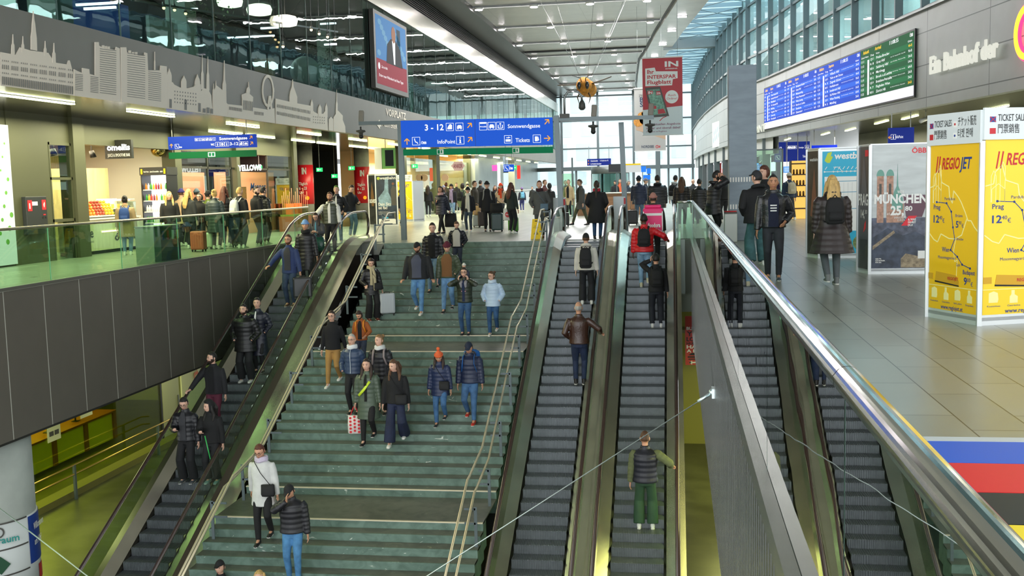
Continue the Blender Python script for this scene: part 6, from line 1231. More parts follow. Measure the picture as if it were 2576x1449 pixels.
# ================================================================ PEOPLE
def v3(*a): return Vector(a)
def ik(a,b,l1,l2,pole):
    """middle joint of a two-bone limb from a to b bending towards pole"""
    a=Vector(a); b=Vector(b); d=b-a; L=min(d.length,(l1+l2)*.999); d.normalize(); b=a+d*L
    x=(l1*l1-l2*l2+L*L)/(2*L); h=sqrt(max(0,l1*l1-x*x)); p=Vector(pole); p=(p-d*p.dot(d)); p=p.normalized() if p.length>1e-4 else v3(0,-1,0)
    return a+d*x+p*h, b
def headfn(sc=1.,f=None):
    def fn(x,y,z):
        px,py,pz_=x*.074,y*.096,z*.118
        if z<-.1: t=(-z-.1)/.9; px*=1-.36*t**1.3; py*=(1-.5*t) if y>0 else (1-.1*t)
        if y<0:
            py-=.023*exp(-((x/.15)**2+((z+.17)/.13)**2))+.009*exp(-((x/.12)**2+((z-.02)/.16)**2))
            py+=.010*exp(-(((abs(x)-.4)/.17)**2+((z-.07)/.12)**2)); py-=.004*exp(-((z-.26)/.1)**2)
            py-=.006*exp(-((x/.25)**2+((z+.52)/.09)**2))+.009*exp(-((x/.25)**2+((z+.86)/.16)**2))
        k=sc if f is None else f(x,y,z)
        return px*k,py*k,pz_*k
    return fn
SKIN={'l':'#e0b199','m':'#cf9a7c','d':'#5a3a2c','t':'#b98463'}
HAIRC={'bk':'#1b1614','db':'#33241b','br':'#5a3d28','lb':'#8a6a44','bl':'#c9a566','gy':'#8e8a85','rd':'#5b2f1f','gn':'#5f8a2f','wt':'#b9b4ac'}
def fabric(c,kind='f'):
    n={'f':'cloth_','p':'puffer_','l':'leather_','j':'denim_','k':'knit_'}[kind]+c.lstrip('#')
    if kind=='p': return mat(n,c,.42,spec=.45)
    if kind=='l': return mat(n,c,.32,bump=.3,bscale=25,spec=.6)
    if kind=='j': return mat(n,c,.8,var=.3,vscale=7)
    if kind=='k': return mat(n,c,.9,bump=.4,bscale=90)
    return mat(n,c,.8,bump=.2,bscale=40,var=.12,vscale=5)
ARMS={'down':(.27,-.03,.80),'fwd':(.26,-.2,.86),'back':(.26,.17,.84),'pocket':(.2,-.13,.96),'ear':(.115,-.11,1.60),'text':(.075,-.33,1.14),'hold':(.22,-.26,1.02),'chest':(.06,-.2,1.2),'up':(.14,-.12,1.46),'case':(.3,-.05,.78),'face':(.03,-.24,1.5),'hip':(.19,-.1,.98)}
def hand(mb,w,d,n,s,curl=.5):
    """palm with four fingers and a thumb at wrist w; d along the hand, n palm normal, s side of the thumb"""
    d=Vector(d).normalized(); n=Vector(n); n=(n-d*n.dot(d)).normalized(); b=d.cross(n)*s; w=Vector(w)
    mb.tube([w-d*.02,w+d*.02,w+d*.06,w+d*.09],[.026,.034,.04,.038],10,ry=[.02,.017,.017,.014],up=n)
    for k,L in enumerate((.068,.078,.072,.056)):
        p=w+d*.085+b*(.03-.02*k); c=curl; q=p+ (d*cos(c*.6)+n*sin(c*.6))*L*.45; r=q+(d*cos(c*1.4)+n*sin(c*1.4))*L*.33; e=r+(d*cos(c*2)+n*sin(c*2))*L*.22
        mb.tube([p-d*.015,p,q,r,e],[.0095,.0095,.009,.0085,.006],6)
    p=w+d*.025+b*.03; q=p+(d*.6+b*.75).normalized()*.032; r=q+(d*.85+b*.35+n*.3).normalized()*.03
    mb.tube([p-b*.012,p,q,r],[.012,.0125,.0105,.008],6)
NP=0
def person(label,pos,H=1.75,rot=0.,skin='m',hair='short',hc='db',hat=None,hatc='#202020',top='puffer',tc='#1b1c20',kind='p',hem=.86,flare=1.,inner=None,
           legs='#2b3a55',lk='j',wide=0.,shoes='#e8e6e0',arms=('down','down'),step=(0,0),dz=(0,0),head=(0,0),scarf=None,bag=None,bagc='#17181b',glasses=False,beard=None,hood=None,sleeve=None,
           bulk=1.,lean=0.,group=None,vox=None,legsvis=True,sit=False,gloves=None,child=False,belt=False,vest=None,stripes=None,zipc=None):
    global NP; NP+=1
    S=H/1.75; t=thing('person',label,'person',tuple(pos),radians(rot),group,scale=S)
    V=vox or .0105
    def HT(p):
        p=(Vector(p)-v3(0,.0,1.53))*1.1; a=radians(head[1]); p=v3(p.x,p.y*cos(a)-p.z*sin(a)*-1*-1 if False else p.y*cos(a)+p.z*sin(a)*-1,p.y*sin(a)+p.z*cos(a)) if head[1] else p
        a=radians(head[0]); p=v3(p.x*cos(a)-p.y*sin(a),p.x*sin(a)+p.y*cos(a),p.z); p+=v3(0,0,1.53)
        return LN(p)
    def LN(p):
        p=Vector(p)
        if lean: k=max(0,p.z-.9); p=v3(p.x,p.y-k*lean,p.z)
        return p
    HC_=1.632; hf=headfn()
    # ---- body : one surface
    mb=MB(); mb.ball((0,0,0),1,30,24,fn=lambda x,y,z:tuple(HT(Vector(hf(x,y,z))+v3(0,-.012,HC_))))
    for s in (-1,1): mb.ball((0,0,0),1,8,6,fn=lambda x,y,z:tuple(HT((s*.075+x*.012,.008+y*.02,HC_-.005+z*.032))))
    mb.tube([LN((0,.02,1.38)),LN((0,.012,1.46)),HT((0,.0,1.56)),HT((0,-.01,1.6))],[.07,.055,.053,.05],12)
    mb.rings([tuple(LN((0,.01,z)))+(rx,ry) for z,rx,ry in ((.82,.15,.1),(.92,.155,.105),(1.08,.13,.09),(1.28,.155,.1),(1.4,.15,.085),(1.46,.08,.06))],16)
    hips=[];feet=[];knees=[]
    for i,s in enumerate((-1,1)):
        h=v3(s*.085,0,.9); f=v3(s*(.085+.03*wide),-step[i],.085+dz[i]); 
        if sit: f=v3(s*.08,-.16,.5)
        k,f=ik(h,f,.43,.42,(s*.1,-1,0)); hips.append(h); knees.append(k); feet.append(f)
        mb.tube([h,k,f],[.075,.052,.035],10); mb.tube([f,f+v3(0,-.1,-.05)],[.03,.028],8)
    sh=[];el=[];wr=[]
    for i,s in enumerate((-1,1)):
        a=arms[i]; S_=LN((s*.172*bulk,.01,1.375)); tgt=ARMS[a] if isinstance(a,str) else a
        tg=LN((s*tgt[0],tgt[1],tgt[2])) if isinstance(a,str) else v3(*tgt)
        pole=(s*.6,.8,-.1) if not (a in('ear','up','face')) else (s*.9,-.2,-.6)
        e,w=ik(S_,tg,.29,.255,pole); sh.append(S_); el.append(e); wr.append(w)
        mb.tube([S_,e,w],[.045,.038,.027],10); d=(w-e).normalized()
        if a in('ear','face'): dd,n_=v3(-s*.1,-.1,1),v3(-s,0,0)
        elif a=='text': dd,n_=v3(-s*.4,-1,.2),v3(0,.3,1)
        elif a=='up': dd,n_=v3(-s*.3,-.4,.9),v3(-s,.3,0)
        elif not isinstance(a,str): dd,n_=v3(s*.5,-.8,-.25),v3(0,0,-1)
        else: dd,n_=d,v3(-s*1,0,.0)
        if a!='pocket': hand(mb,w,dd,n_,-s if a in('down','back','fwd','case') else s,1.0 if a in('case','text','ear') or not isinstance(a,str) else .45)
    mb.build('body',mat('skin_'+skin,SKIN[skin],.5,var=.06,vscale=14),t,world=False,voxel=V,smooth=1)
    sm=lambda nm,m_,mat_,vx=None,s_=3,lb=None: m_.build(nm,mat_,t,world=False,voxel=vx or V*1.25,smooth=s_,label=lb)
    # ---- trousers
    lm=fabric(legs,lk)
    if legsvis:
        q=MB(); q.rings([(0,0,.80,.15,.115),(0,0,.9,.172,.125),(0,0,1.0,.158,.115)],16)
        for h,k,f in zip(hips,knees,feet): f2=f+v3(0,0,.0); q.tube([h+v3(0,0,-.02),h*.5+k*.5,k,k*.5+f2*.5,f2],[.096,.088,.068+.02*wide,.06+.035*wide,.05+.045*wide],12)
        sm('trousers',q,lm)
    for i,f in enumerate(feet):
        q=MB(); u=v3(0,-1,-.0); b_=f+v3(0,.05,-.055); q.tube([b_,b_+v3(0,-.05,.005),b_+v3(0,-.15,-.005),b_+v3(0,-.22,-.012),b_+v3(0,-.255,-.015)],[.03,.04,.047,.044,.02],10,ry=[.03,.04,.034,.026,.012]); q.tube([f+v3(0,.01,-.05),f+v3(0,.01,.04)],[.045,.042],10)
        o=sm('shoe',q,mat('shoe_'+shoes.lstrip('#'),shoes,.5),.012,2)
        if H_VIS(pos): MB().tube([b_+v3(0,.03,-.025),b_+v3(0,-.1,-.025),b_+v3(0,-.25,-.025)],[.03,.046,.03],8,ry=.01).build('sole',mat('sole_white','#dcdad2',.6),o,world=False)
    # ---- upper garment
    tm=fabric(tc,kind); q=MB(); B=bulk; puff=.010 if kind=='p' else .0
    ex=.012 if kind in('p','f') else .004
    zs=[]; z=hem
    keys=[(hem,(.165+.02*flare+max(0,.86-hem)*.10*flare)*B+ex,(.118+.02*flare+max(0,.86-hem)*.12*flare)*B+ex),(.98,.172*B+ex,.125*B+ex),(1.1,(.158 if belt else .168)*B+ex,.12*B+ex),(1.28,.185*B+ex,.13*B+ex),(1.37,.185*B+ex,.115*B+ex),(1.425,.145*B,.09*B),(1.465,.085,.075),(1.52,.078,.076)]
    if hem>.97: keys[1]=(hem+.02,keys[1][1],keys[1][2])
    n=34 if kind=='p' else 16; rs=[]
    for i in range(n+1):
        z=hem+(1.52-hem)*i/n; 
        for (z0,a0,b0),(z1,a1,b1) in zip(keys,keys[1:]):
            if z0<=z<=z1+1e-6: f=(z-z0)/(z1-z0); rx,ry=a0+(a1-a0)*f,b0+(b1-b0)*f; break
        w=puff*abs(sin(z*pi/.095)) if z<1.42 else 0
        c=LN((0,.008,z)); rs.append((c.x,c.y,c.z,rx+w,ry+w))
    q.rings(rs,22)
    sr=(.078,.064,.05) if kind in('p','f','l') else (.068,.056,.043)
    slm=[]
    for i,(a,e,w) in enumerate(zip(sh,el,wr)):
        pts=[];rr=[];N=14 if kind=='p' else 6
        for k in range(N+1):
            f=k/N
            if f<.5: p=a+(e-a)*(f*2); r_=sr[0]+(sr[1]-sr[0])*f*2
            else: p=e+(w-e)*((f-.5)*2*.97); r_=sr[1]+(sr[2]-sr[1])*(f-.5)*2
            pts.append(p); rr.append((r_+(puff*.8*(k%2)))*B**.5)
        target=q if sleeve is None else MB()
        rr[0]*=.86; target.tube([a+v3(-(1 if i else -1)*.06,0,-.01)]+pts,[rr[0]*.75]+rr,12)
        if sleeve is not None: slm.append(target)
    sm({'puffer':'jacket','jacket':'jacket','coat':'coat','sweater':'sweater','vest':'vest'}[top],q,tm)
    for m_ in slm: sm('sleeve',m_,fabric(sleeve,'f'),lb='sleeve in the colour of the garment beneath')
    def front(z0,z1,half,c,nm,off=.021,kind_='k',back=False):
        m_=MB(); n=8; m=10; vs=[]
        for i in range(m+1):
            z=z0+(z1-z0)*i/m
            for (za,a0,b0),(zb,a1,b1) in zip(keys,keys[1:]):
                if za<=z<=zb+1e-6: f=(z-za)/(zb-za); rx,ry=a0+(a1-a0)*f,b0+(b1-b0)*f; break
            else: rx,ry=keys[0][1:] if z<hem else keys[-1][1:]
            hh=half*(1 if z<1.35 else .85); c_=LN((0,.008,z))
            for k in range(n+1):
                th=-pi/2+(-hh+2*hh*k/n)+(pi if back else 0); vs.append((c_.x+(rx+off+puff)*cos(th),c_.y+(ry+off+puff)*sin(th),c_.z))
        fs=[(i*(n+1)+k,i*(n+1)+k+1,(i+1)*(n+1)+k+1,(i+1)*(n+1)+k) for i in range(m) for k in range(n)]
        # give thickness
        N_=len(vs); vs2=[(x*.96,y*.96,z_) for x,y,z_ in vs]; m_.add(vs+vs2,fs+[tuple(N_+j for j in f[::-1]) for f in fs],True)
        m_.build(nm,fabric(c,kind_) if c[0]=='#' else c,t,world=False); return keys
    if inner: front(max(hem,.9)-.0,1.46,inner[1] if len(inner)>1 else .42,inner[0],'shirt')
    if zipc: front(hem+.02,1.47,.035,zipc,'zip',.016,'f')
    if stripes:
        for k in range(3): front(1.16+k*.045,1.18+k*.045,.22,stripes,'stripe',.029,'f')
    if belt: 
        m_=MB(); m_.tube([LN(((.172*B+ex)*cos(2*pi*k/18),.008+(.13*B+ex)*sin(2*pi*k/18),1.08)) for k in range(19)],.012,6,ry=.02,cap=False); m_.build('belt',tm,t,world=False)
    if vest: pass
    if scarf:
        m_=MB()
        for r_,z_ in ((.088,1.47),(.085,1.505)): m_.tube([LN((r_*cos(2*pi*k/16)*1.05,-.005+r_*sin(2*pi*k/16),z_+.01*sin(k))) for k in range(17)],.033,8,cap=False)
        if scarf[1]: m_.tube([LN((.03,-.1,1.46)),LN((.05,-.155,1.3)),LN((.05,-.165,scarf[1]))],[.03,.045,.05],8,ry=.02,up=(0,1,0)); m_.tube([LN((-.04,-.1,1.45)),LN((-.04,-.15,1.3)),LN((-.05,-.165,scarf[1]+.15))],[.03,.04,.045],8,ry=.018,up=(0,1,0))
        sm('scarf',m_,fabric(scarf[0],'k'),.011,1)
    # ---- hair and hats
    rnd=random.Random(NP)
    nz=lambda x,y,z,a:a*(sin(x*23+NP)*sin(y*19)*sin(z*21+1)+.5*sin(x*51+y*37))
    hm=mat('hair_'+hc,HAIRC[hc],.6,var=.3,vscale=30,stretch=(1,1,.2)); g=MB()
    def shell(fn_): g.ball((0,0,0),1,26,20,fn=lambda x,y,z:tuple(HT(Vector(headfn(1,lambda a,b,c:fn_(a,b,c))(x,y,z))+v3(0,-.012,HC_))))
    if hair in('short','curly','crop','long','bun','pony','bob'):
        am={'curly':.07,'crop':.005}.get(hair,.02); th={'curly':1.26,'crop':1.045,'short':1.11}.get(hair,1.1)
        shell(lambda x,y,z:(th+nz(x,y,z,am)) if (z>.5-.05*y or (y>-.12 and z>(-.35 if hair in('short','crop') else -.6)) ) and not(y<-.55 and z<.62) else .9)
    if hair=='balding': shell(lambda x,y,z:1.05 if (y>.0 and -.4<z<.42) else .9)
    if hair=='long':
        g.tube([HT((0,.07,1.68)),HT((0,.105,1.58)),LN((0,.13,1.45)),LN((0,.165,1.3)),LN((0,.17,1.2))],[.06,.085,.11,.1,.05],12,ry=[.04,.05,.05,.04,.02],up=(0,1,0))
        for s in(-1,1): g.tube([HT((s*.07,.0,1.66)),HT((s*.085,.0,1.57)),LN((s*.1,-.03,1.45)),LN((s*.105,-.115,1.34))],[.03,.035,.04,.02],8)
    if hair=='bob':
        for s in(-1,1): g.tube([HT((s*.06,.02,1.7)),HT((s*.085,.01,1.62)),HT((s*.08,.0,1.54))],[.03,.038,.02],8)
        g.tube([HT((0,.08,1.66)),HT((0,.09,1.55))],[.07,.06],10,ry=.04,up=(0,1,0))
    if hair=='bun': g.ball(tuple(HT((0,.1,1.71))),.042,10,8)
    if hair=='pony': g.tube([HT((0,.08,1.7)),HT((0,.13,1.62)),LN((0,.15,1.45)),LN((0,.16,1.2))],[.03,.04,.045,.012],10)
    if g.v: sm('hair',g,hm,.009,1)
    if beard:
        g=MB(); shell(lambda x,y,z:1.05 if (z<-.38 and y<.25) or (z<-.1 and abs(x)>.75 and y<.1) else .9); g.build('beard',mat('hair_'+beard,HAIRC[beard],.7),t,world=False)
    if hat:
        g=MB(); hm2=fabric(hatc,'k' if hat=='beanie' else 'f')
        if hat in('beanie','pom'): shell(lambda x,y,z:(1.16+.07*max(0,z)) if z>.32-.25*y*0 or (y>.2 and z>.05) else .92)
        elif hat in('cap','capback'):
            shell(lambda x,y,z:1.13 if z>.36 or (y>.1 and z>.15) else .92); s=-1 if hat=='cap' else 1
            g.tube([HT((0,s*.06,HC_+.052)),HT((0,s*.125,HC_+.05)),HT((0,s*.17,HC_+.035))],[.07,.068,.035],12,ry=.006,up=(0,0,1))
        if hat=='pom': g.ball(tuple(HT((0,0,HC_+.19))),.045,10,8)
        sm('hat',g,hm2,.009,1)
        if hat in('beanie','pom'):
            m_=MB(); m_.tube([HT((.087*cos(2*pi*k/18),-.006+.107*sin(2*pi*k/18),HC_+.045)) for k in range(19)],.012,6,ry=.024,cap=False); m_.build('hat_brim',hm2,t,world=False)
    if hood:
        g=MB()
        if hood=='up': shell(lambda x,y,z:1.3 if not(y<-.35 and -.75<z<.62) else .9)
        else: g.tube([LN((.1*cos(2*pi*k/14),.05+.09*sin(2*pi*k/14),1.47+.03*sin(2*pi*k/14))) for k in range(15)],.04,8,cap=False)
        sm('hood',g,tm if sleeve is None else fabric(sleeve,'f'),.011,2)
    # ---- face
    if abs(((rot+head[0]+180)%360)-180)<115:
        for s in(-1,1):
            e=HT((s*.029,-.0975,HC_+.010)); MB().ball(tuple(e),(.011,.006,.006),8,6).build('eye',mat('eye_dark','#2a1f1a',.3),t,world=False)
        m_=MB()
        for s in(-1,1): m_.tube([HT((s*.014,-.108,HC_+.028)),HT((s*.03,-.105,HC_+.033)),HT((s*.045,-.093,HC_+.028))],.0042,5)
        m_.build('eyebrows',hm,t,world=False)
        MB().tube([HT((-.022,-.098,HC_-.061)),HT((0,-.107,HC_-.060)),HT((.022,-.098,HC_-.061))],[.003,.006,.003],6).build('mouth',mat('lip_rose','#a8605a',.5),t,world=False)
        if glasses:
            m_=MB()
            for s in(-1,1): m_.tube([HT((s*.032+.023*cos(2*pi*k/12),-.112,HC_+.008+.017*sin(2*pi*k/12))) for k in range(13)],.0028,5,cap=False); m_.tube([HT((s*.055,-.11,HC_+.012)),HT((s*.08,0,HC_+.012))],.0025,5)
            m_.tube([HT((-.01,-.114,HC_+.01)),HT((.01,-.114,HC_+.01))],.0025,5); m_.build('glasses',mat('frame_dark','#1d1a1a',.3),t,world=False)
    t['_wr']=[list(w) for w in wr]
    # ---- things carried
    if bag: carry(t,bag,bagc,S,pos,rot,sh,wr,LN,B,label)
    return t
def H_VIS(pos): return (Vector(pos)-v3(0,0,HC)).length<32
def at(t,p):
    S=t.scale[0]; a=t.rotation_euler.z; return Vector(t.location)+Vector((p[0]*cos(a)-p[1]*sin(a),p[0]*sin(a)+p[1]*cos(a),p[2]))*S
def carry(t,bag,c,S,pos,rot,sh,wr,LN,B,label):
    who=label.split(' in ')[0].split(' with ')[0] if False else label
    m=fabric(c,'f')
    if bag in('pack','bigpack','sack'):
        w,h,d,z=(.15,.42,.16,1.0) if bag=='pack' else (.2,.62,.22,.92) if bag=='bigpack' else (.15,.5,.12,.92)
        o=thing('backpack','backpack worn by the '+shorten(label),'backpack',tuple(pos),radians(rot),scale=S); y0=.125*B+.02
        q=MB(); c0=LN((0,y0+d/2,z+h/2)); q.rings([(c0.x,c0.y,z,w*.8,d*.42),(c0.x,c0.y,z+.04,w,d*.52),(c0.x,c0.y,z+h*.6,w,d*.5),(c0.x,c0.y-.01,z+h-.05,w*.85,d*.42),(c0.x,c0.y-.02,z+h,w*.5,d*.25)],18,sq=.7); q.build('bag_body',m,o,world=False)
        MB().rings([(c0.x,c0.y+d*.45,z+.05,w*.7,d*.2),(c0.x,c0.y+d*.48,z+.1,w*.75,d*.22),(c0.x,c0.y+d*.46,z+h*.45,w*.7,d*.2)],14,sq=.7).build('front_pocket',m,o,world=False)
        s_=MB()
        for s in(-1,1): s_.tube([LN((s*.09,y0+.01,z+h-.08)),LN((s*.11,.05,1.475)),LN((s*.12,-.08*B-.03,1.43)),LN((s*.125,-.135*B-.02,1.3)),LN((s*.16,-.08,1.12)),LN((s*.15,y0,1.03))],.022,6,ry=.008,up=(0,1,0))
        s_.build('strap',mat('strap_'+c.lstrip('#'),c,.6),o,world=False)
        MB().tube([(0-.04,c0.y,z+h-.01),(0,c0.y,z+h+.04),(.04,c0.y,z+h-.01)],.01,6).build('grab_handle',m,o,world=False)
    elif bag=='cross':
        o=thing('shoulder_bag','small shoulder bag carried by the '+shorten(label),'bag',tuple(pos),radians(rot),scale=S)
        MB().rings([(.14,-.16*B,.86,.11,.045),(.14,-.16*B,.9,.125,.05),(.14,-.16*B,1.06,.12,.04)],14,sq=.6).build('bag_body',m,o,world=False)
        MB().tube([LN((.18,-.14*B-.02,1.06)),LN((.02,-.15*B-.02,1.28)),LN((-.1,-.09,1.45)),LN((-.13,.03,1.45)),LN((-.05,.15*B,1.25)),LN((.2,.06,1.0)),LN((.2,-.1,1.05))],.012,6,ry=.005).build('strap',m,o,world=False)
def shorten(l): return ' '.join(l.split()[:9])
def suitcase(label,p,H=.62,w=.42,d=.25,c='#2f3b3c',rz=0.,handle=0.,soft=False):
    t=thing('suitcase',label,'suitcase',tuple(p),rz); m=mat('case_'+c.lstrip('#'),c,.35,spec=.5)
    z0=.06; b=MB().box(-w/2,-d/2,z0,w/2,d/2,H); b.build('shell',m,t,world=False,bevel=.045)
    g=MB()
    for k in range(5): x=-w/2+.06+k*(w-.12)/4; g.box(x-.01,-d/2-.006,z0+.06,x+.01,d/2+.006,H-.06)
    g.build('rib',m,t,world=False)
    for sx in(-1,1):
        for sy in(-1,1): MB().tube([(sx*(w/2-.05)-.012,sy*(d/2-.04),.03),(sx*(w/2-.05)+.012,sy*(d/2-.04),.03)],.03,10).box(sx*(w/2-.05)-.02,sy*(d/2-.04)-.02,.03,sx*(w/2-.05)+.02,sy*(d/2-.04)+.02,.075).build('wheel',black,t,world=False)
    MB().tube([(-.07,0,H-.01),(-.07,0,H+.03),(.07,0,H+.03),(.07,0,H-.01)],.012,6).build('grab_handle',black,t,world=False)
    if handle: MB().tube([(-.08,d/2-.04,H-.02),(-.08,d/2-.04,H+handle),(.08,d/2-.04,H+handle),(.08,d/2-.04,H-.02)],.009,6).build('pull_handle',steel_m,t,world=False)
    return t
def softbag(name,label,cat,p,w,h,d,c,rz=0,spots=None,strap=.25,txt=None,kind='f'):
    """a bag hanging from its handle point p"""
    t=thing(name,label,cat,tuple(p),rz); zt=-strap
    MB().rings([(0,0,zt-h,w*.42,d*.3),(0,0,zt-h+.02,w*.5,d*.5),(0,0,zt-h*.5,w*.5,d*.5),(0,0,zt,w*.46,d*.3)],14,sq=.65).build('bag_body',fabric(c,kind),t,world=False)
    MB().tube([(-w*.3,0,zt),(-.02,0,0),(.02,0,0),(w*.3,0,zt)],.01,6).build('handle',fabric(c if not spots else spots,kind),t,world=False)
    if spots:
        b=Board((-w/2,-d*.52,zt-h),(1,0,0))
        for i in range(5):
            for j in range(3): b.disc('s',w*(.22+.28*j),h*(.12+.19*i)+(j%2)*.03,.028,n=10)
        b2=b.mb['s'].build('dot_print',fabric(spots),t,world=False)
    if txt:
        b=Board((-w/2,-d*.53,zt-h),(1,0,0)); b.disc('r',w/2,h*.5,w*.28); b.text('w','Gusta',w*.5,h*.46,.04,w*.4,'c',bold=.03,d=.012)
        b.mb['r'].build('round_logo',matr,t,world=False); b.mb['w'].build('lettering',matw,t,world=False)
    return t
def foot(px,py,surf):
    """standing point: pixel of the feet on floor, stairs or escalator"""
    if surf==0: return pz(px,py,0)
    best=None; Y=33.
    r=ray(px,py)
    while Y>17:
        z=stair_top(Y) if surf=='s' else estep(Y); t=(z-HC)/r.z; e=abs(r.y*t-Y)
        if best is None or e<best[0]: best=(e,Y,z,t)
        Y-=.02
    e,Y,z,t=best; Y+=.04; return Vector((r.x*Y/r.y,Y,z))
def estep(Y):
    if Y>30.3: return max(esc_z(Y),-.6) if Y<31.5 else 0.
    k=round((30.25-Y)/.345); return esc_z(30.25-k*.345)+.078
def P(label,hx,hy,fx,fy,surf=0,H=None,Y=None,**k):
    """hx,hy head top; fx,fy feet"""
    if Y is not None: f=pY(fx,600,Y); f.z=0 if surf==0 else (stair_top(Y) if surf=='s' else estep(Y))
    else: f=foot(fx,fy,surf)
    r=ray(hx,hy); t=f.y/r.y; h=HC+r.z*t-f.z
    lim=(1.2,1.97) if not k.get('child') else (.9,1.5)
    Hh=H or min(max(h*1.005,lim[0]),lim[1]); DBG.append((label[:30],round(h,2),tuple(round(c,2) for c in f)))
    if f.y>40: k.setdefault('vox',.016)
    elif f.y>30: k.setdefault('vox',.012)
    return person(label,f,H=Hh,**k)
DBG=[]
# ---- down escalator
a=P('man with glasses in a blue jacket holding a black suitcase on the down escalator',722,587,733,772,'e3',hair='short',hc='br',glasses=True,top='jacket',tc='#2b3b66',kind='f',inner=('#35363a',.4),legs='#2c3d55',shoes='#5a4030',arms=((-.42,-.26,1.02),'case'),beard='br',hem=.82)
suitcase('black suitcase carried by the man in the blue jacket on the escalator',at(a,(.36,-.12,.18)),.62,.52,.28,'#26282a',.35)
P('woman in light blue beanie and long black quilted coat on the down escalator',757,546,775,722,'e3',skin='m',hair='short',hc='bk',hat='beanie',hatc='#7fa6dc',top='coat',tc='#1e1d20',hem=.5,legs='#17181b',lk='f',shoes='#222222',arms=('down','down'),rot=12,scarf=('#18181a',0))
a=P('woman in grey coat reading her phone with a green bag on the down escalator',797,536,800,675,'e3',hair='long',hc='db',glasses=True,skin='l',top='coat',tc='#4c4d50',kind='f',hem=.45,legs='#1c1d20',lk='f',arms=('text','text'),head=(0,22),inner=('#5d93a8',.12),rot=10)
softbag('shopping_bag','dark green glossy bag hanging from the arm of the woman in the grey coat','bag',at(a,(.1,-.28,1.1)),.34,.42,.14,'#12463a',.2,kind='l',strap=.1)
P('bearded man in olive vest over a white hoodie at the head of the down escalator',800,470,836,640,'e3',H=1.86,skin='m',hair='short',hc='br',beard='br',top='vest',tc='#4d5145',kind='p',sleeve='#e3e2da',inner=('#e6e4dc',.16),hood='down',legs='#17181b',lk='f',arms=((-.38,-.2,1.05),'down'),bulk=1.1,rot=5)
P('man in black jacket with white hood up and green hair tuft at the escalator head',822,470,852,612,0,skin='l',hair='short',hc='gn',hat=None,top='puffer',tc='#1a1b1e',hood=None,legs='#5d7f9e',arms=('down','hip'),rot=8,sleeve='#1b1c1f',inner=('#e6e4dc',.12))
a=P('young man with headphones in black jacket looking at his phone near the escalator',861,467,886,597,0,skin='l',hair='short',hc='db',top='jacket',tc='#18191c',kind='f',legs='#7c93ab',arms=('down','text'),head=(0,25),rot=55)
softbag('paper_bag','brown paper bag held by the young man with headphones','bag',at(a,(-.27,-.05,.72)),.3,.3,.12,'#b98f5e',.3,strap=.06)
P('bearded man in black hooded coat with white trainers on the down escalator',592,744,622,958,'e3',skin='l',hair='short',hc='bk',beard='db',top='puffer',tc='#131316',hem=.7,legs='#141518',lk='f',hood='down',arms=('pocket','pocket'),bulk=1.22,wide=1)
P('woman with white collar in long navy belted coat on the down escalator',645,752,655,930,'e3',skin='l',hair='bun',hc='bk',top='coat',tc='#181b2a',hem=.42,belt=True,inner=('#e8e8e6',.1),legs='#141518',lk='f',shoes='#18181a',arms=('pocket','pocket'),head=(12,0))
a=P('dark-haired man in black jacket and maroon trousers holding the escalator rail',533,889,545,1088,'e3',skin='l',hair='short',hc='bk',beard='db',top='jacket',tc='#17181c',kind='f',inner=('#0f1012',.3),legs='#5a1f34',lk='f',shoes='#222222',arms=((-.45,-.22,.98),'down'),head=(-45,0),bulk=1.08)
P('boy with glasses in black jacket looking at his phone low on the down escalator',463,1000,476,1213,'e3',skin='l',hair='short',hc='bk',glasses=True,top='puffer',tc='#191a1f',inner=('#3c3d40',.3),legs='#131417',lk='f',wide=1,shoes='#55585c',arms=('text','down'),head=(10,22),bulk=1.05)
a=P('girl in black fleece hood holding a green stick low on the down escalator',527,1010,538,1213,'e3',skin='l',hair='long',hc='bk',top='puffer',tc='#101012',kind='f',hood='up',legs='#1a1b1e',lk='f',wide=.6,shoes='#9ab5b5',arms=('text','down'),head=(-35,5),bulk=1.08)
p=at(a,(.05,-.4,1.1)); one('green_stick',MB().tube([p,p+v3(.12,-.05,-.5)],.012,8),mat('stick_green','#3fbf5f',.4),'thin bright green stick held by the girl in the black hood','stick')
# ---- people on the stairs
a=P('dark-haired woman with beige scarf and black coat lifting a grey suitcase down the stairs',925,650,938,806,'s',skin='l',hair='bob',hc='db',top='coat',tc='#201f22',hem=.72,scarf=('#bdb08c',.85),legs='#151517',lk='f',wide=1.2,shoes='#6a2f1e',arms=((-.2,-.2,1.0),'case'),rot=35,head=(-10,25),bag='cross')
suitcase('light grey hard suitcase held by the woman with the beige scarf',at(a,(.4,-.12,.12)),.62,.42,.25,'#b3bac0',.4)
P('man with glasses in black sweater and tan trousers walking down by the left rail',829,785,842,975,'s',skin='l',hair='short',hc='db',glasses=True,top='sweater',tc='#15161a',kind='k',legs='#a57e45',lk='f',arms=('down','back'),step=(.22,-.2),dz=(-.02,.1),bulk=1.02,hood='down')
P('bearded man in rust brown suede jacket with orange backpack straps looking down',893,783,912,930,'s',skin='m',hair='curly',hc='db',beard='db',top='jacket',tc='#9c5526',kind='f',inner=('#141416',.3),legs='#2b3346',arms=('down','hold'),head=(-15,28),bag='pack',bagc='#e08a1e')
P('grey-haired man in blue quilted jacket with black trousers on the stairs',885,843,893,1042,'s',skin='l',hair='crop',hc='wt',glasses=True,top='puffer',tc='#33445f',scarf=('#d9dde0',0),legs='#17181b',lk='f',shoes='#222222',arms=('pocket','back'),zipc='#aab4c0',hem=.9,rot=-5)
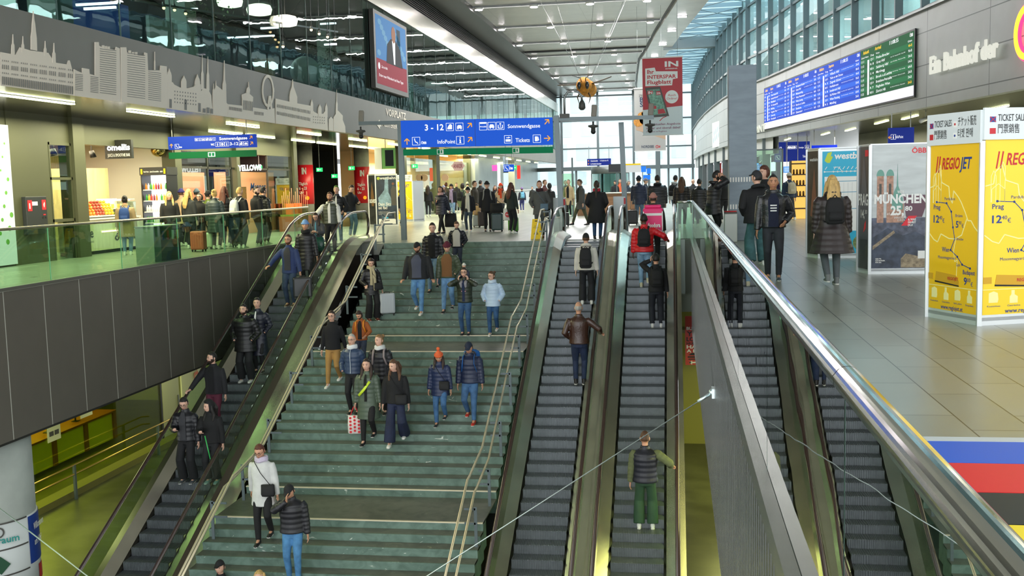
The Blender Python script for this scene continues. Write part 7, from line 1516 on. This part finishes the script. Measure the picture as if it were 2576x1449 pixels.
a=P('smiling woman in long green parka with yellow strap and heart tote on the stairs',917,906,930,1113,'s',skin='l',hair='long',hc='db',top='coat',tc='#4c5a4a',kind='p',hem=.52,inner=('#131315',.12),hood='down',legs='#121214',lk='f',shoes='#17171a',arms=('down','down'),step=(.15,-.1),dz=(-.02,.12),bulk=1.06)
q=at(a,(0,0,0)); 
o=thing('yellow_strap','bright yellow sash strap across the green parka','strap',tuple(q)); MB().tube([(-.16,-.165,1.1),(-.02,-.2,1.25),(.1,-.15,1.42)],.03,6,ry=.006,up=(0,1,0)).build('strap',mat('neon_strap','#cde83a',.5),o,world=False)
softbag('tote_bag','white tote bag with red dots carried by the woman in the green parka','bag',at(a,(-.29,-.03,.76)),.34,.42,.1,'#e8dcd8',.1,spots='#d8323a',strap=.2)
P('woman with white collar in black coat and grey rucksack straps glancing sideways',972,845,962,1043,'s',skin='l',hair='bun',hc='lb',top='coat',tc='#17171c',hem=.74,scarf=('#d6d8d6',0),legs='#131417',lk='f',shoes='#17171a',arms=('down','down'),head=(-30,0),bag='pack',bagc='#8b7f80',bulk=1.06)
P('light-haired woman in black jacket, flared navy jeans and white shoes on the stairs',995,907,1000,1117,'s',skin='l',hair='long',hc='br',top='jacket',tc='#0f1012',kind='f',legs='#1b2440',wide=1.6,arms=('down','down'),step=(.16,-.14),dz=(-.02,.1),rot=5,head=(-30,10),bag='cross',bulk=1.06)
P('person in orange and rainbow bobble hat and navy coat walking down the stairs',1108,885,1110,1068,'s',skin='m',hair='long',hc='db',hat='pom',hatc='#e86a3a',top='coat',tc='#1f2b4c',hem=.7,legs='#3f6894',shoes='#2c3034',arms=('down','down'),step=(.1,-.12),dz=(-.02,.12),bag='cross',bulk=1.04,head=(5,20))
P('man in navy cap and quilted jacket with blue pack and red shoes on the stairs',1182,868,1186,1062,'s',H=1.86,skin='m',hair='short',hc='db',hat='cap',hatc='#182339',top='puffer',tc='#1a2440',kind='p',legs='#40658e',shoes='#c2301f',arms=('down','down'),step=(-.1,.14),dz=(.12,-.02),bag='bigpack',bagc='#1d5fa8',bulk=1.14,head=(0,25),hood='down')
P('man in black cap and open dark jacket over grey with light jeans on the stairs',1050,612,1056,795,'s',skin='m',hair='short',hc='bk',hat='cap',hatc='#17181a',beard='db',top='jacket',tc='#1d1f22',kind='f',inner=('#4b4f60',.45),legs='#5c8ab8',arms=((-.36,-.05,.84),(.36,-.03,.82)),step=(-.12,.16),dz=(.1,-.02),bulk=1.38,head=(0,12))
P('young man in black quilted jacket and faded jeans descending behind the capped man',1085,563,1093,733,'s',skin='l',hair='short',hc='db',top='puffer',tc='#17181d',inner=('#0f1012',.4),legs='#6f8fae',arms=('down','down'),step=(.16,-.12),dz=(-.02,.1),shoes='#1c1d20',head=(8,10),bulk=1.08)
P('man in beige sweater and open dark puffer at the top of the stairs',1151,557,1153,690,'s',skin='l',hair='short',hc='br',top='puffer',tc='#15171f',inner=('#b9b5a8',.55),legs='#2b3240',arms=('pocket','pocket'),head=(5,28),bulk=1.12)
P('man in maroon beanie, olive vest and brown hoodie descending the stairs',1138,610,1130,778,'s',skin='l',hair='short',hc='br',hat='beanie',hatc='#5b1f30',top='vest',tc='#4b5540',kind='p',inner=('#7a5533',.6),legs='#6a93bd',shoes='#2a2224',arms=('down','pocket'),step=(.25,-.1),dz=(-.02,.08),head=(5,20),bulk=1.08)
a=P('man with glasses carrying a small child on his shoulders down the stairs',1168,676,1172,843,'s',skin='l',hair='short',hc='db',glasses=True,top='puffer',tc='#2c3328',inner=('#1d2a4a',.15),legs='#33557d',shoes='#26282c',arms=('up','up'),bulk=1.06)
h=a.scale[0]*1.75
person('small child in white hat and navy snowsuit riding on a man\'s shoulders',at(a,(0,.03,1.40-.0)) - v3(0,0,.86*.55),H=.95,skin='l',hair='short',hc='bl',hat='beanie',hatc='#d9d6cc',top='puffer',tc='#1f2238',legs='#a9a6ac',lk='f',shoes='#c98aa0',arms=('chest','chest'),sit=True,hem=.84,scarf=('#e8b8c8',0))
P('woman in light blue puffer jacket and blue jeans descending the stairs',1238,685,1242,842,'s',skin='l',hair='bun',hc='br',glasses=True,top='puffer',tc='#b9cfe6',kind='p',hem=.8,legs='#2f5580',arms=('pocket','pocket'),step=(.1,-.12),dz=(-.02,.1),head=(-35,5),scarf=('#c4d6ea',0),bulk=1.04)
P('woman in white coat and pale scarf with black handbag on the stair landing',655,1118,668,1362,'s',skin='m',hair='short',hc='rd',glasses=True,top='coat',tc='#d3d3d0',kind='f',hem=.66,scarf=('#c8bcd0',0),legs='#121214',lk='f',shoes='#151517',arms=('back','down'),step=(.12,-.1),dz=(-.02,.08),bag='cross',bagc='#1a1a1c',rot=5,head=(-8,20))
P('man in black quilted jacket and cap on the phone with light jeans on the stairs',725,1216,742,1462,'s',skin='m',hair='short',hc='bk',hat='cap',hatc='#17181a',top='puffer',tc='#1b1b20',kind='p',hem=.88,legs='#4a7fae',arms=('face','down'),rot=10,head=(-10,30),step=(0,.1),bulk=1.12)
person('man in black cap cut off by the bottom edge of the picture',pY(553,1412,17.7)-v3(0,0,1.78),H=1.78,skin='l',hair='short',hc='db',hat='cap',hatc='#141517',top='jacket',tc='#17181a',kind='f',legs='#17181b',lk='f')
person('blond head just rising over the bottom edge of the picture',pY(652,1437,17.6)-v3(0,0,1.75),H=1.75,skin='l',hair='bob',hc='bl',top='jacket',tc='#2a2a2c',kind='f',legs='#17181b',lk='f')
# ---- up escalators
P('person in off-white fleece and black cap with black rucksack on the first up escalator',1477,590,1477,771,'e1',rot=180,skin='l',hair='short',hc='br',hat='cap',hatc='#1a1a1a',top='sweater',tc='#d6d2c6',kind='f',hood='down',legs='#17181d',lk='f',arms=('down','down'),bag='sack',bagc='#17181b',wide=1.,bulk=1.12)
P('grey-haired man in brown leather jacket holding the rail of the first up escalator',1457,760,1459,967,'e1',rot=180,skin='m',hair='balding',hc='wt',top='jacket',tc='#3f2418',kind='l',legs='#1d2a48',shoes='#1a1412',arms=((-.44,-.2,1.08),'hip'),bulk=1.16,hem=.88)
a=P('courier with pink delivery box and dusty pink beanie at the top of the escalator',1636,490,1645,668,'e2',rot=180,skin='m',hair='short',hc='db',hat='beanie',hatc='#b98478',top='jacket',tc='#2a2a22',kind='f',legs='#17181b',lk='f',arms=('down','down'),hood='down',bulk=1.1)
o=thing('delivery_backpack','bright pink cube delivery backpack worn by the courier','backpack',tuple(a.location),pi,scale=a.scale[0]); MB().box(-.24,.17,.84,.24,.55,1.42).build('box_body',mat('courier_pink','#ef2f78',.5),o,world=False,bevel=.03)
b=Board((.24,.555,.84),(-1,0,0),n=(0,1,0)); b.rect('w',.02,.4,.46,.46); b.text('w','foodora',.12,.12,.1,.3,bold=.04); b.rect('w',.0,.0,.48,.03); b.rect('w',0,0,.025,.5); b.rect('w',.455,0,.48,.5); b.mb['w'].build('reflective_band',matw,o,world=False); MB().box(-.2,.2,1.42,.2,.5,1.5).build('lid',mat('courier_pink','#ef2f78',.5),o,world=False,bevel=.03)
P('man in red and black jacket with black backpack holding the escalator rail',1632,536,1622,724,'e2',rot=180,skin='d',hair='crop',hc='bk',top='puffer',tc='#d01822',kind='p',legs='#8fb3cf',shoes='#d8cfae',arms=((-.52,-.2,1.14),'down'),step=(-.1,.16),dz=(.12,0),bag='pack',bagc='#17171a',bulk=1.18)
P('man in black with backpack raising a hand to his ear on the second up escalator',1640,641,1652,822,'e2',rot=185,skin='m',hair='short',hc='bk',top='jacket',tc='#131417',kind='f',legs='#1b1e27',lk='f',arms=('down','ear'),bag='pack',bagc='#0f1012',wide=.5)
P('man in dark quilted vest, khaki sleeves and green trousers low on the second up escalator',1637,1086,1625,1330,'e2',rot=180,skin='m',hair='crop',hc='br',top='vest',tc='#1c1d28',kind='p',sleeve='#5f6644',legs='#2c4a33',lk='f',arms=((-.45,-.18,1.1),'down'),wide=1.2,bulk=1.14)
# ---- upper floor beyond the stairs
P('woman in long black coat with ponytail and red scarf walking away',1503,457,1503,602,0,rot=178,skin='l',hair='pony',hc='db',top='coat',tc='#0f1013',kind='f',hem=.5,flare=1.6,legs='#2f5079',shoes='#1a1a1c',arms=('pocket','pocket'),scarf=('#b3263c',0),bulk=1.22)
P('grey-haired man in long grey coat striding left past the escalators',1457,453,1462,567,0,rot=-60,skin='l',hair='short',hc='br',top='coat',tc='#595a5b',kind='f',hem=.62,inner=('#26271f',.4),legs='#5a5f48',lk='f',shoes='#1a1a1c',arms=('down','down'),step=(.32,-.28),bulk=1.06,head=(0,10))
P('man in beige overcoat walking towards the stairs',1437,453,1432,545,0,rot=-15,skin='l',hair='crop',hc='br',top='coat',tc='#b39e78',kind='f',hem=.55,inner=('#17181a',.3),legs='#17181b',lk='f',arms=('down','down'))
P('smiling woman with short maroon hair in grey jacket standing behind the wet floor sign',1356,457,1360,598,0,rot=5,skin='l',hair='short',hc='rd',top='jacket',tc='#505250',kind='f',hem=.72,scarf=('#33161f',0),legs='#3b4144',lk='f',shoes='#5a2a22',arms=('pocket','pocket'),bag='cross',bagc='#5f7688',bulk=1.08)
P('person in black knee-length puffer seen from behind near the wet floor sign',1388,463,1384,558,0,rot=160,skin='l',hair='short',hc='bk',top='coat',tc='#1b1b1e',hem=.6,hood='up',legs='#17181b',lk='f',bulk=1.12)
P('man in reddish brown jacket half hidden behind the woman in the grey jacket',1372,454,1372,552,0,rot=70,skin='l',hair='short',hc='br',top='jacket',tc='#5a2d28',kind='f',legs='#2b2b30')
a=P('woman with long red-brown hair in dark green sweater holding a white shopping bag',1295,461,1288,588,0,rot=150,skin='l',hair='long',hc='rd',top='sweater',tc='#26302b',kind='k',legs='#17181b',lk='f',arms=('down','hold'),head=(20,0))
softbag('shopping_bag','white shopping bag with a round red logo on the green suitcase','bag',pz(1290,586)+v3(-.1,-.3,.96),.36,.42,.14,'#e6e6e2',0,strap=.08,txt=1)
suitcase('small bright green suitcase under the white shopping bag',pz(1292,586),.56,.36,.24,'#4d8f2e',0,.0)
suitcase('large dark teal suitcase standing left of the green one',pz(1252,583),.68,.42,.28,'#2b4346',0,.35)
softbag('travel_bag','black round travel bag resting beside the dark teal suitcase handle','bag',pz(1252,583)+v3(0,-.05,1.15),.5,.36,.3,'#121316',0,strap=.1)
P('woman in bright orange knitted hat with orange scarf behind the suitcases',1264,463,1262,560,0,rot=-10,skin='l',hair='long',hc='rd',hat='beanie',hatc='#ef4a1f',top='jacket',tc='#c9b49a',kind='f',scarf=('#e8502a',1.1),legs='#26262a',arms=('hold','hold'))
P('woman with wavy reddish hair behind the orange-hatted woman',1249,468,1247,545,0,rot=15,skin='l',hair='long',hc='rd',top='coat',tc='#1e1e22',kind='f',legs='#26262a')
P('child in dark jacket with a light blue backpack near the service desk',1316,467,1314,533,0,child=True,rot=200,skin='l',hair='short',hc='br',hat='beanie',hatc='#8f6fae',top='puffer',tc='#262b40',legs='#3a3f7a',bag='pack',bagc='#6fb0cf')
P('man with glasses in black beanie and long black coat waiting with suitcases',1217,459,1228,582,0,rot=10,skin='l',hair='short',hc='bk',hat='beanie',hatc='#17181a',glasses=True,top='coat',tc='#131317',kind='f',hem=.7,legs='#15161a',lk='f',shoes='#2a2b2e',bag='pack',bagc='#8f8f8a',bulk=1.14)
suitcase('dark brown suitcase behind the man in the long black coat',pz(1215,572),.66,.4,.26,'#3a2e2c',.3,.0)
suitcase('light grey suitcase beside the woman with the long white scarf',pz(1200,572),.5,.34,.24,'#a9b3b8',.1,.3)
softbag('beige_bag','crumpled beige paper bag hanging over the light grey suitcase','bag',pz(1200,572)+v3(0,0,.97),.36,.38,.18,'#c9a878',0,strap=.08)
P('man in dark brown jacket with grey temples seen from the side in the crowd',1193,457,1196,566,0,rot=75,skin='l',hair='short',hc='db',top='jacket',tc='#3f372c',kind='f',legs='#2a2c30',bulk=1.1)
P('woman in black beanie with long white scarf and glasses in the crowd',1174,473,1180,583,0,rot=0,skin='l',hair='short',hc='db',hat='beanie',hatc='#17171a',glasses=True,top='coat',tc='#1e1f23',hem=.8,kind='f',scarf=('#dcd8c8',.78),inner=('#d9d9d4',.1),legs='#3c4a58')
P('woman in black beanie with lilac scarf and pale jeans walking forward',1133,465,1138,553,0,rot=0,skin='m',hair='long',hc='db',hat='beanie',hatc='#17171a',top='jacket',tc='#1c1a1e',kind='f',scarf=('#a18fae',.85),legs='#7c9bb8',arms=('down','down'))
a=P('woman with pink scarf in navy parka with fur hood striding at the stair head',1102,471,1112,588,0,rot=-25,skin='m',hair='bob',hc='db',top='puffer',tc='#1c1f30',kind='p',hem=.72,scarf=('#d6a8a4',0),hood='down',legs='#141518',lk='f',shoes='#17171a',arms=('chest','back'),step=(-.25,.28),bulk=1.12)
softbag('travel_bag','large black bag hanging behind the woman in the navy parka','bag',at(a,(.28,.2,.82)),.45,.5,.26,'#141417',0,strap=.06)
P('woman in pale lilac beanie behind the woman in the navy parka',1114,468,1118,548,0,rot=10,skin='l',hair='long',hc='br',hat='beanie',hatc='#a7a9bd',top='jacket',tc='#2b2a2c',kind='f',legs='#26262a')
P('curly-haired woman in light green jacket seen from behind in the crowd',1163,464,1166,560,0,rot=160,skin='l',hair='curly',hc='db',top='puffer',tc='#6d7f5c',hem=.7,legs='#2a2c30',bag='pack',bagc='#1c1d20')
P('person in black standing behind the left gantry post',1008,478,1010,567,0,rot=80,skin='l',hair='short',hc='bk',top='coat',tc='#121316',kind='f',legs='#121316',lk='f',hem=.8)
for i,(hx,hy,fy,tc,rt,hr,hcc,ht,lab) in enumerate(((1124,461,535,'#4a4432',170,'curly','rd',None,'red-haired person in olive jacket before the bakery counter'),(1150,461,533,'#2a2826',20,'short','br',None,'bearded man in dark jacket before the bakery counter'),(1178,459,530,'#d8d4c8',200,'short','bk','beanie','person in white hat and dark hair deep in the crowd'),(1211,455,545,'#2b2b2e',150,'short','bk',None,'dark-haired man behind the man in the black beanie'),(1340,470,520,'#202226',0,'short','bk',None,'clerk sitting low behind the white service desk'),(1424,455,540,'#15171a',10,'short','bk',None,'person in black coat and white shirt behind the gantry post'),(1078,467,545,'#232327',190,'long','db',None,'dark-haired woman seen from behind left of the bakery queue'))):
    P(lab,hx,hy,hx,fy,0,rot=rt,skin='l',hair=hr,hc=hcc,hat=ht,hatc='#d8d4c8',top='jacket',tc=tc,kind='f',legs='#2a2c33')
# ---- around the information desk
P('man in navy jacket and dark knitted hat with pale jeans seen from behind',1608,445,1608,562,0,rot=170,skin='l',hair='short',hc='bk',hat='beanie',hatc='#1d2230',top='puffer',tc='#1c2745',hem=.72,legs='#6b86a3',arms=('down','down'),bulk=1.2)
suitcase('dark soft suitcase standing at the second escalator head',pz(1592,567),.6,.4,.3,'#17181b',0,.4)
P('tall man in dark grey hooded jacket seen from behind at the second escalator head',1644,443,1655,577,0,rot=185,skin='l',hair='short',hc='bk',top='puffer',tc='#26282e',hem=.7,legs='#3b5573',hood='down',bulk=1.3,arms=('down','down'))
P('grey-haired woman in navy jacket reading a paper at the information desk',1578,455,1580,540,0,rot=60,skin='l',hair='bob',hc='gy',top='puffer',tc='#1c2333',arms=('text','text'),head=(0,20),legs='#1f2f5a')
P('person in grey beanie between the navy jacket and the tall man',1625,451,1625,545,0,rot=60,skin='l',hair='short',hc='br',hat='beanie',hatc='#6f7480',top='jacket',tc='#2b2f3a',kind='f',legs='#26262a')
P('clerk in black cap and uniform behind the information desk',1547,455,1548,525,0,rot=20,skin='l',hair='short',hc='bk',hat='cap',hatc='#17181b',top='jacket',tc='#1a1c20',kind='f',legs='#17181b')
P('clerk with orange hair or scarf behind the information desk',1559,452,1561,523,0,rot=-20,skin='l',hair='long',hc='rd',top='jacket',tc='#d8643a',kind='f',legs='#17181b')
P('man in white hooded top with black backpack walking away',1698,443,1700,560,0,rot=150,skin='m',hair='short',hc='bk',top='jacket',tc='#d5d9dc',kind='f',hood='down',legs='#3a4a66',bag='pack',bagc='#17181b')
P('woman with long brown hair in dark jacket seen from behind near the railing end',1719,447,1716,572,0,rot=175,skin='l',hair='long',hc='br',top='coat',tc='#19171a',hem=.7,legs='#17181b',lk='f',bulk=1.15)
P('bald man among the crowd left of the man on the phone',1742,452,1744,540,0,rot=0,skin='l',hair='balding',hc='gy',top='jacket',tc='#2d2f33',kind='f',legs='#26262a')
P('dark-haired person in dark jacket just left of the man on the phone',1757,452,1760,575,0,rot=170,skin='l',hair='short',hc='bk',top='puffer',tc='#1a1b1e',hem=.7,legs='#26262a',bulk=1.15)
P('bearded man with glasses in black quilted jacket talking on a phone by the railing',1783,433,1795,608,0,rot=100,skin='m',hair='short',hc='bk',beard='bk',glasses=True,top='puffer',tc='#1a1b20',kind='p',hem=.68,hood='down',legs='#15161a',lk='f',arms=('ear','down'),bulk=1.25,lean=.1)
P('man in black jacket standing behind the man on the phone',1826,442,1822,560,0,rot=200,skin='l',hair='short',hc='br',top='jacket',tc='#141518',kind='f',legs='#26262a',bulk=1.2)
P('white-haired man far behind the man on the phone',1808,451,1808,540,0,rot=20,skin='l',hair='short',hc='wt',top='jacket',tc='#5a5c60',kind='f',legs='#26262a')
# ---- right gallery
P('man in black cap and black puffer with teal jeans seen from behind',1895,434,1905,668,0,rot=195,skin='l',hair='short',hc='bk',hat='cap',hatc='#26272b',top='puffer',tc='#0f1013',kind='f',hem=.8,hood='down',legs='#41686c',wide=1.3,bulk=1.34,arms=('pocket','pocket'),head=(30,0))
P('curly-haired young man partly hidden behind the leather-jacketed man',1917,423,1924,640,0,rot=-50,skin='l',hair='curly',hc='rd',top='jacket',tc='#17181c',kind='f',legs='#33353a',bulk=1.05)
P('man in black leather jacket over a navy sweater with three white stripes walking closer',1941,444,1945,703,0,rot=-3,skin='t',hair='crop',hc='bk',top='jacket',tc='#15161a',kind='l',hem=.88,inner=('#141a30',.38),stripes='#e6e6e2',legs='#26282e',shoes='#3a444c',arms=('down','hip'),step=(-.08,.1),bulk=1.16,hood='down')
P('blonde woman in long dark brown quilted coat with black backpack walking away',2088,446,2092,716,0,rot=182,skin='l',hair='long',hc='bl',top='coat',tc='#2b2120',kind='p',hem=.52,flare=2.2,hood='down',legs='#565c5f',lk='f',shoes='#6b6f6e',arms=('down','down'),step=(.05,-.12),dz=(0,.06),bag='pack',bagc='#121214',bulk=1.2)
P('man in white beanie and blue jacket with a cloth bag hurrying away',1984,437,1985,555,0,rot=200,skin='l',hair='short',hc='br',hat='beanie',hatc='#c9c6bc',top='jacket',tc='#26364f',kind='f',legs='#2a2c33',arms=('down','down'),step=(-.3,.3),bag='pack',bagc='#b5ad98',bulk=1.1)
P('man in brown jacket and blue jeans walking towards the turquoise box',2030,445,2028,543,0,rot=-10,skin='l',hair='short',hc='lb',top='jacket',tc='#4d4238',kind='l',legs='#3f72a8',step=(.1,-.1),bag='pack',bagc='#26262a')
# ---- queue behind the left railing
P('woman in plaid coat with blue backpack standing at the juice bar',342,487,322,642,0,H=1.66,rot=200,skin='m',hair='bun',hc='bk',top='coat',tc='#9c8560',kind='f',hem=.55,legs='#6d8cae',bag='pack',bagc='#1f3f7a',bulk=1.15)
Lq=[(433,484,29.5,'#18191c','long','bl',None,None,.85,30,'long-haired blonde woman in black sweater at the front of the queue'),(458,478,31.4,'#c9a888','short','br','beanie','#3a3578',.7,170,'person in purple knitted hat in the queue behind the left railing'),(482,478,29.8,'#26292c','long','bl',None,None,.8,160,'blonde woman in dark jacket with white strap in the queue'),(497,478,32.,'#20242a','short','bk','beanie','#5a6b7a',.8,200,'person in blue-grey hat behind the blonde woman in the queue'),(509,488,30.6,'#131315','bob','bk',None,None,.8,10,'dark-haired woman in glasses facing out of the queue'),(525,483,30.8,'#5f6f2e','short','bk','beanie','#141416',.8,165,'person in olive green quilted jacket and black hat in the queue'),(547,479,29.4,'#2d3a3c','bun','bl',None,None,.5,185,'woman with blonde bun in long grey-green quilted coat'),(566,471,30.6,'#121214','long','rd',None,None,.6,180,'long-haired woman in long black hooded coat in the queue')]
for i,(hx,hy,Y,tc,hr,hcc,ht,htc,hem,rt,lab) in enumerate(Lq): P(lab,hx,hy,hx+ (4 if i%2 else -2),0,0,Y=Y,rot=rt,skin='l',hair=hr,hc=hcc,hat=ht,hatc=htc or '#222222',top='coat',tc=tc,kind='p' if tc in('#5f6f2e','#2d3a3c','#121214') else 'f',hem=hem,legs='#1c1d22',bulk=1.1,glasses=(i==4),head=(20 if i<3 else 0,0))
P('blond man in black with white backpack straps near the pink shop',604,474,608,0,0,Y=29.6,rot=160,skin='l',hair='short',hc='bl',top='jacket',tc='#17181b',kind='f',legs='#131417',lk='f',bag='pack',bagc='#c9ccc8',bulk=1.15)
P('short-haired man in black jacket leaning on the left railing',650,472,650,0,0,Y=30.2,rot=140,skin='l',hair='crop',hc='db',beard='db',top='jacket',tc='#0f1013',kind='f',legs='#131417',lk='f',arms=('down','hold'),bulk=1.2,head=(-60,0))
P('man in dark grey hooded jacket and white trainers beside the railing end',668,473,668,0,0,Y=31.6,rot=150,skin='l',hair='short',hc='bk',top='puffer',tc='#1c1f20',hood='down',legs='#1e2124',lk='f',bag='pack',bagc='#121214',bulk=1.1)
suitcase('coral orange suitcase behind the glass of the left railing',pz(501,633),.6,.42,.26,'#c4614a',0,.45)
suitcase('pale cream suitcase behind the glass beside the grey-green coat',pz(526,627),.5,.3,.22,'#c4c8b8',0,.0)
suitcase('black suitcase with blue lines behind the railing near the black-clad men',pz(600,622),.6,.36,.26,'#14161c',0,.3)
softbag('plastic_bag','translucent whitish plastic bag over the coral suitcase','bag',pz(503,620)+v3(.1,-.1,1.15),.4,.45,.25,'#9aa39a',0,strap=.06)
suitcase('dark suitcase seen through the glass of the first up escalator head',pz(1421,570),.56,.36,.26,'#1d2322',0,.3)
phone=lambda p,lab:one('phone',MB().box(p.x-.035,p.y-.005,p.z-.07,p.x+.035,p.y+.005,p.z+.07),black,lab,'phone')
# ================================================================ CAMERA, WORLD, LIGHTS
cam=bpy.data.objects.new('camera',bpy.data.cameras.new('camera')); COL.objects.link(cam)
cam.data.sensor_width=36; cam.data.lens=36*F_/W_; cam.data.clip_start=.05; cam.data.clip_end=500
R=Matrix((RT,UP,-FW)).transposed().to_4x4(); R.translation=Vector((0,0,HC)); cam.matrix_world=R; SC.camera=cam
w=bpy.data.worlds.new('world'); SC.world=w; w.use_nodes=True
bg=w.node_tree.nodes['Background']; bg.inputs[0].default_value=(.93,.97,1,1); bg.inputs[1].default_value=2.4
def area(name,loc,size,power,col=(1,1,1),rot=(0,0,0),sy=None):
    l=bpy.data.lights.new(name,'AREA'); l.shape='RECTANGLE'; l.size=size; l.size_y=sy or size; l.energy=power; l.color=col
    o=bpy.data.objects.new(name,l); COL.objects.link(o); o.location=loc; o.rotation_euler=rot; return o
# ceiling slots and downlights, merged in rows
for Y in slotY: area('ceiling_slot_lamp',((-10.6+edge(Y))/2,Y,11.05),8,800,(1,.98,.96),sy=.3)
# light of the linear lamps beneath the left storey
for y in (10,16,22,28,34,40,48,60,75,92): area('gallery_lamp',(-14.8,y,3.7),2.2,300 if y<45 else 330,(1,.97,.60),sy=5)
area('juice_bar_lamp',(-18.2,28.5,3.3),2,220,(1,.85,.55),sy=3)
area('sweet_shop_lamp',(-18.2,38,3.3),2,420,(1,.75,.6),sy=6)
area('bakery_lamp',(-17,66,3.3),2.5,1500,(1,.78,.45),sy=14)
area('right_hall_lamp',(8.5,47,3.3),2,300,(1,.85,.6),sy=5)
for y in (16,24,32,40,50,62): area('right_gallery_lamp',(rwx(y)+2.5,y,3.6),2,260,(1,.97,.8),sy=5)
# lower level lamps
for x,y in ((-15,22),(-15,30),(-19,27),(-15,40)): area('lower_lamp',(x,y,-3.),2.0,85,(.93,1,.45),sy=3)
for x,y in ((.3,12),(.3,20),(.3,27)): area('lower_lamp_right',(x+1.2,y,-3.0),.8,120,(.93,.95,.3),sy=4)
# daylight entering through the skylight band
for i in range(len(CEr)-1):
    (xa_,ya_),(xb_,yb_)=CEr[i],CEr[i+1]
    if max(ya_,yb_)<30 or abs(yb_-ya_)<1: continue
    area('skylight_daylight',((xa_+xb_)/2+4.6,(ya_+yb_)/2,12.7),5.,11.*5*abs(yb_-ya_),(.93,.98,1),sy=abs(yb_-ya_)-.1)
area('print_shop_lamp',(-20,28,-3.1),3,200,(1,1,.6),sy=8)
# upper storey
for y in (32,42,52,64,78): area('office_lamp',(rwx(y)+3.5,y,11.5),2,700,(.9,1,1),sy=5)
for y in (18,28,40,55,75): area('upper_storey_lamp',(-17,y,9.2),2,260,(.9,.97,1),sy=3)
SC.view_settings.view_transform='Standard'; SC.view_settings.look='None'; SC.view_settings.gamma=1; SC.view_settings.use_curve_mapping=False
SC.view_settings.exposure=0.45
cy=SC.cycles; cy.max_bounces=8; cy.diffuse_bounces=3; cy.glossy_bounces=4; cy.transparent_max_bounces=24; cy.transmission_bounces=4
cy.caustics_reflective=False; cy.caustics_refractive=False; cy.sample_clamp_indirect=6; cy.use_denoising=True
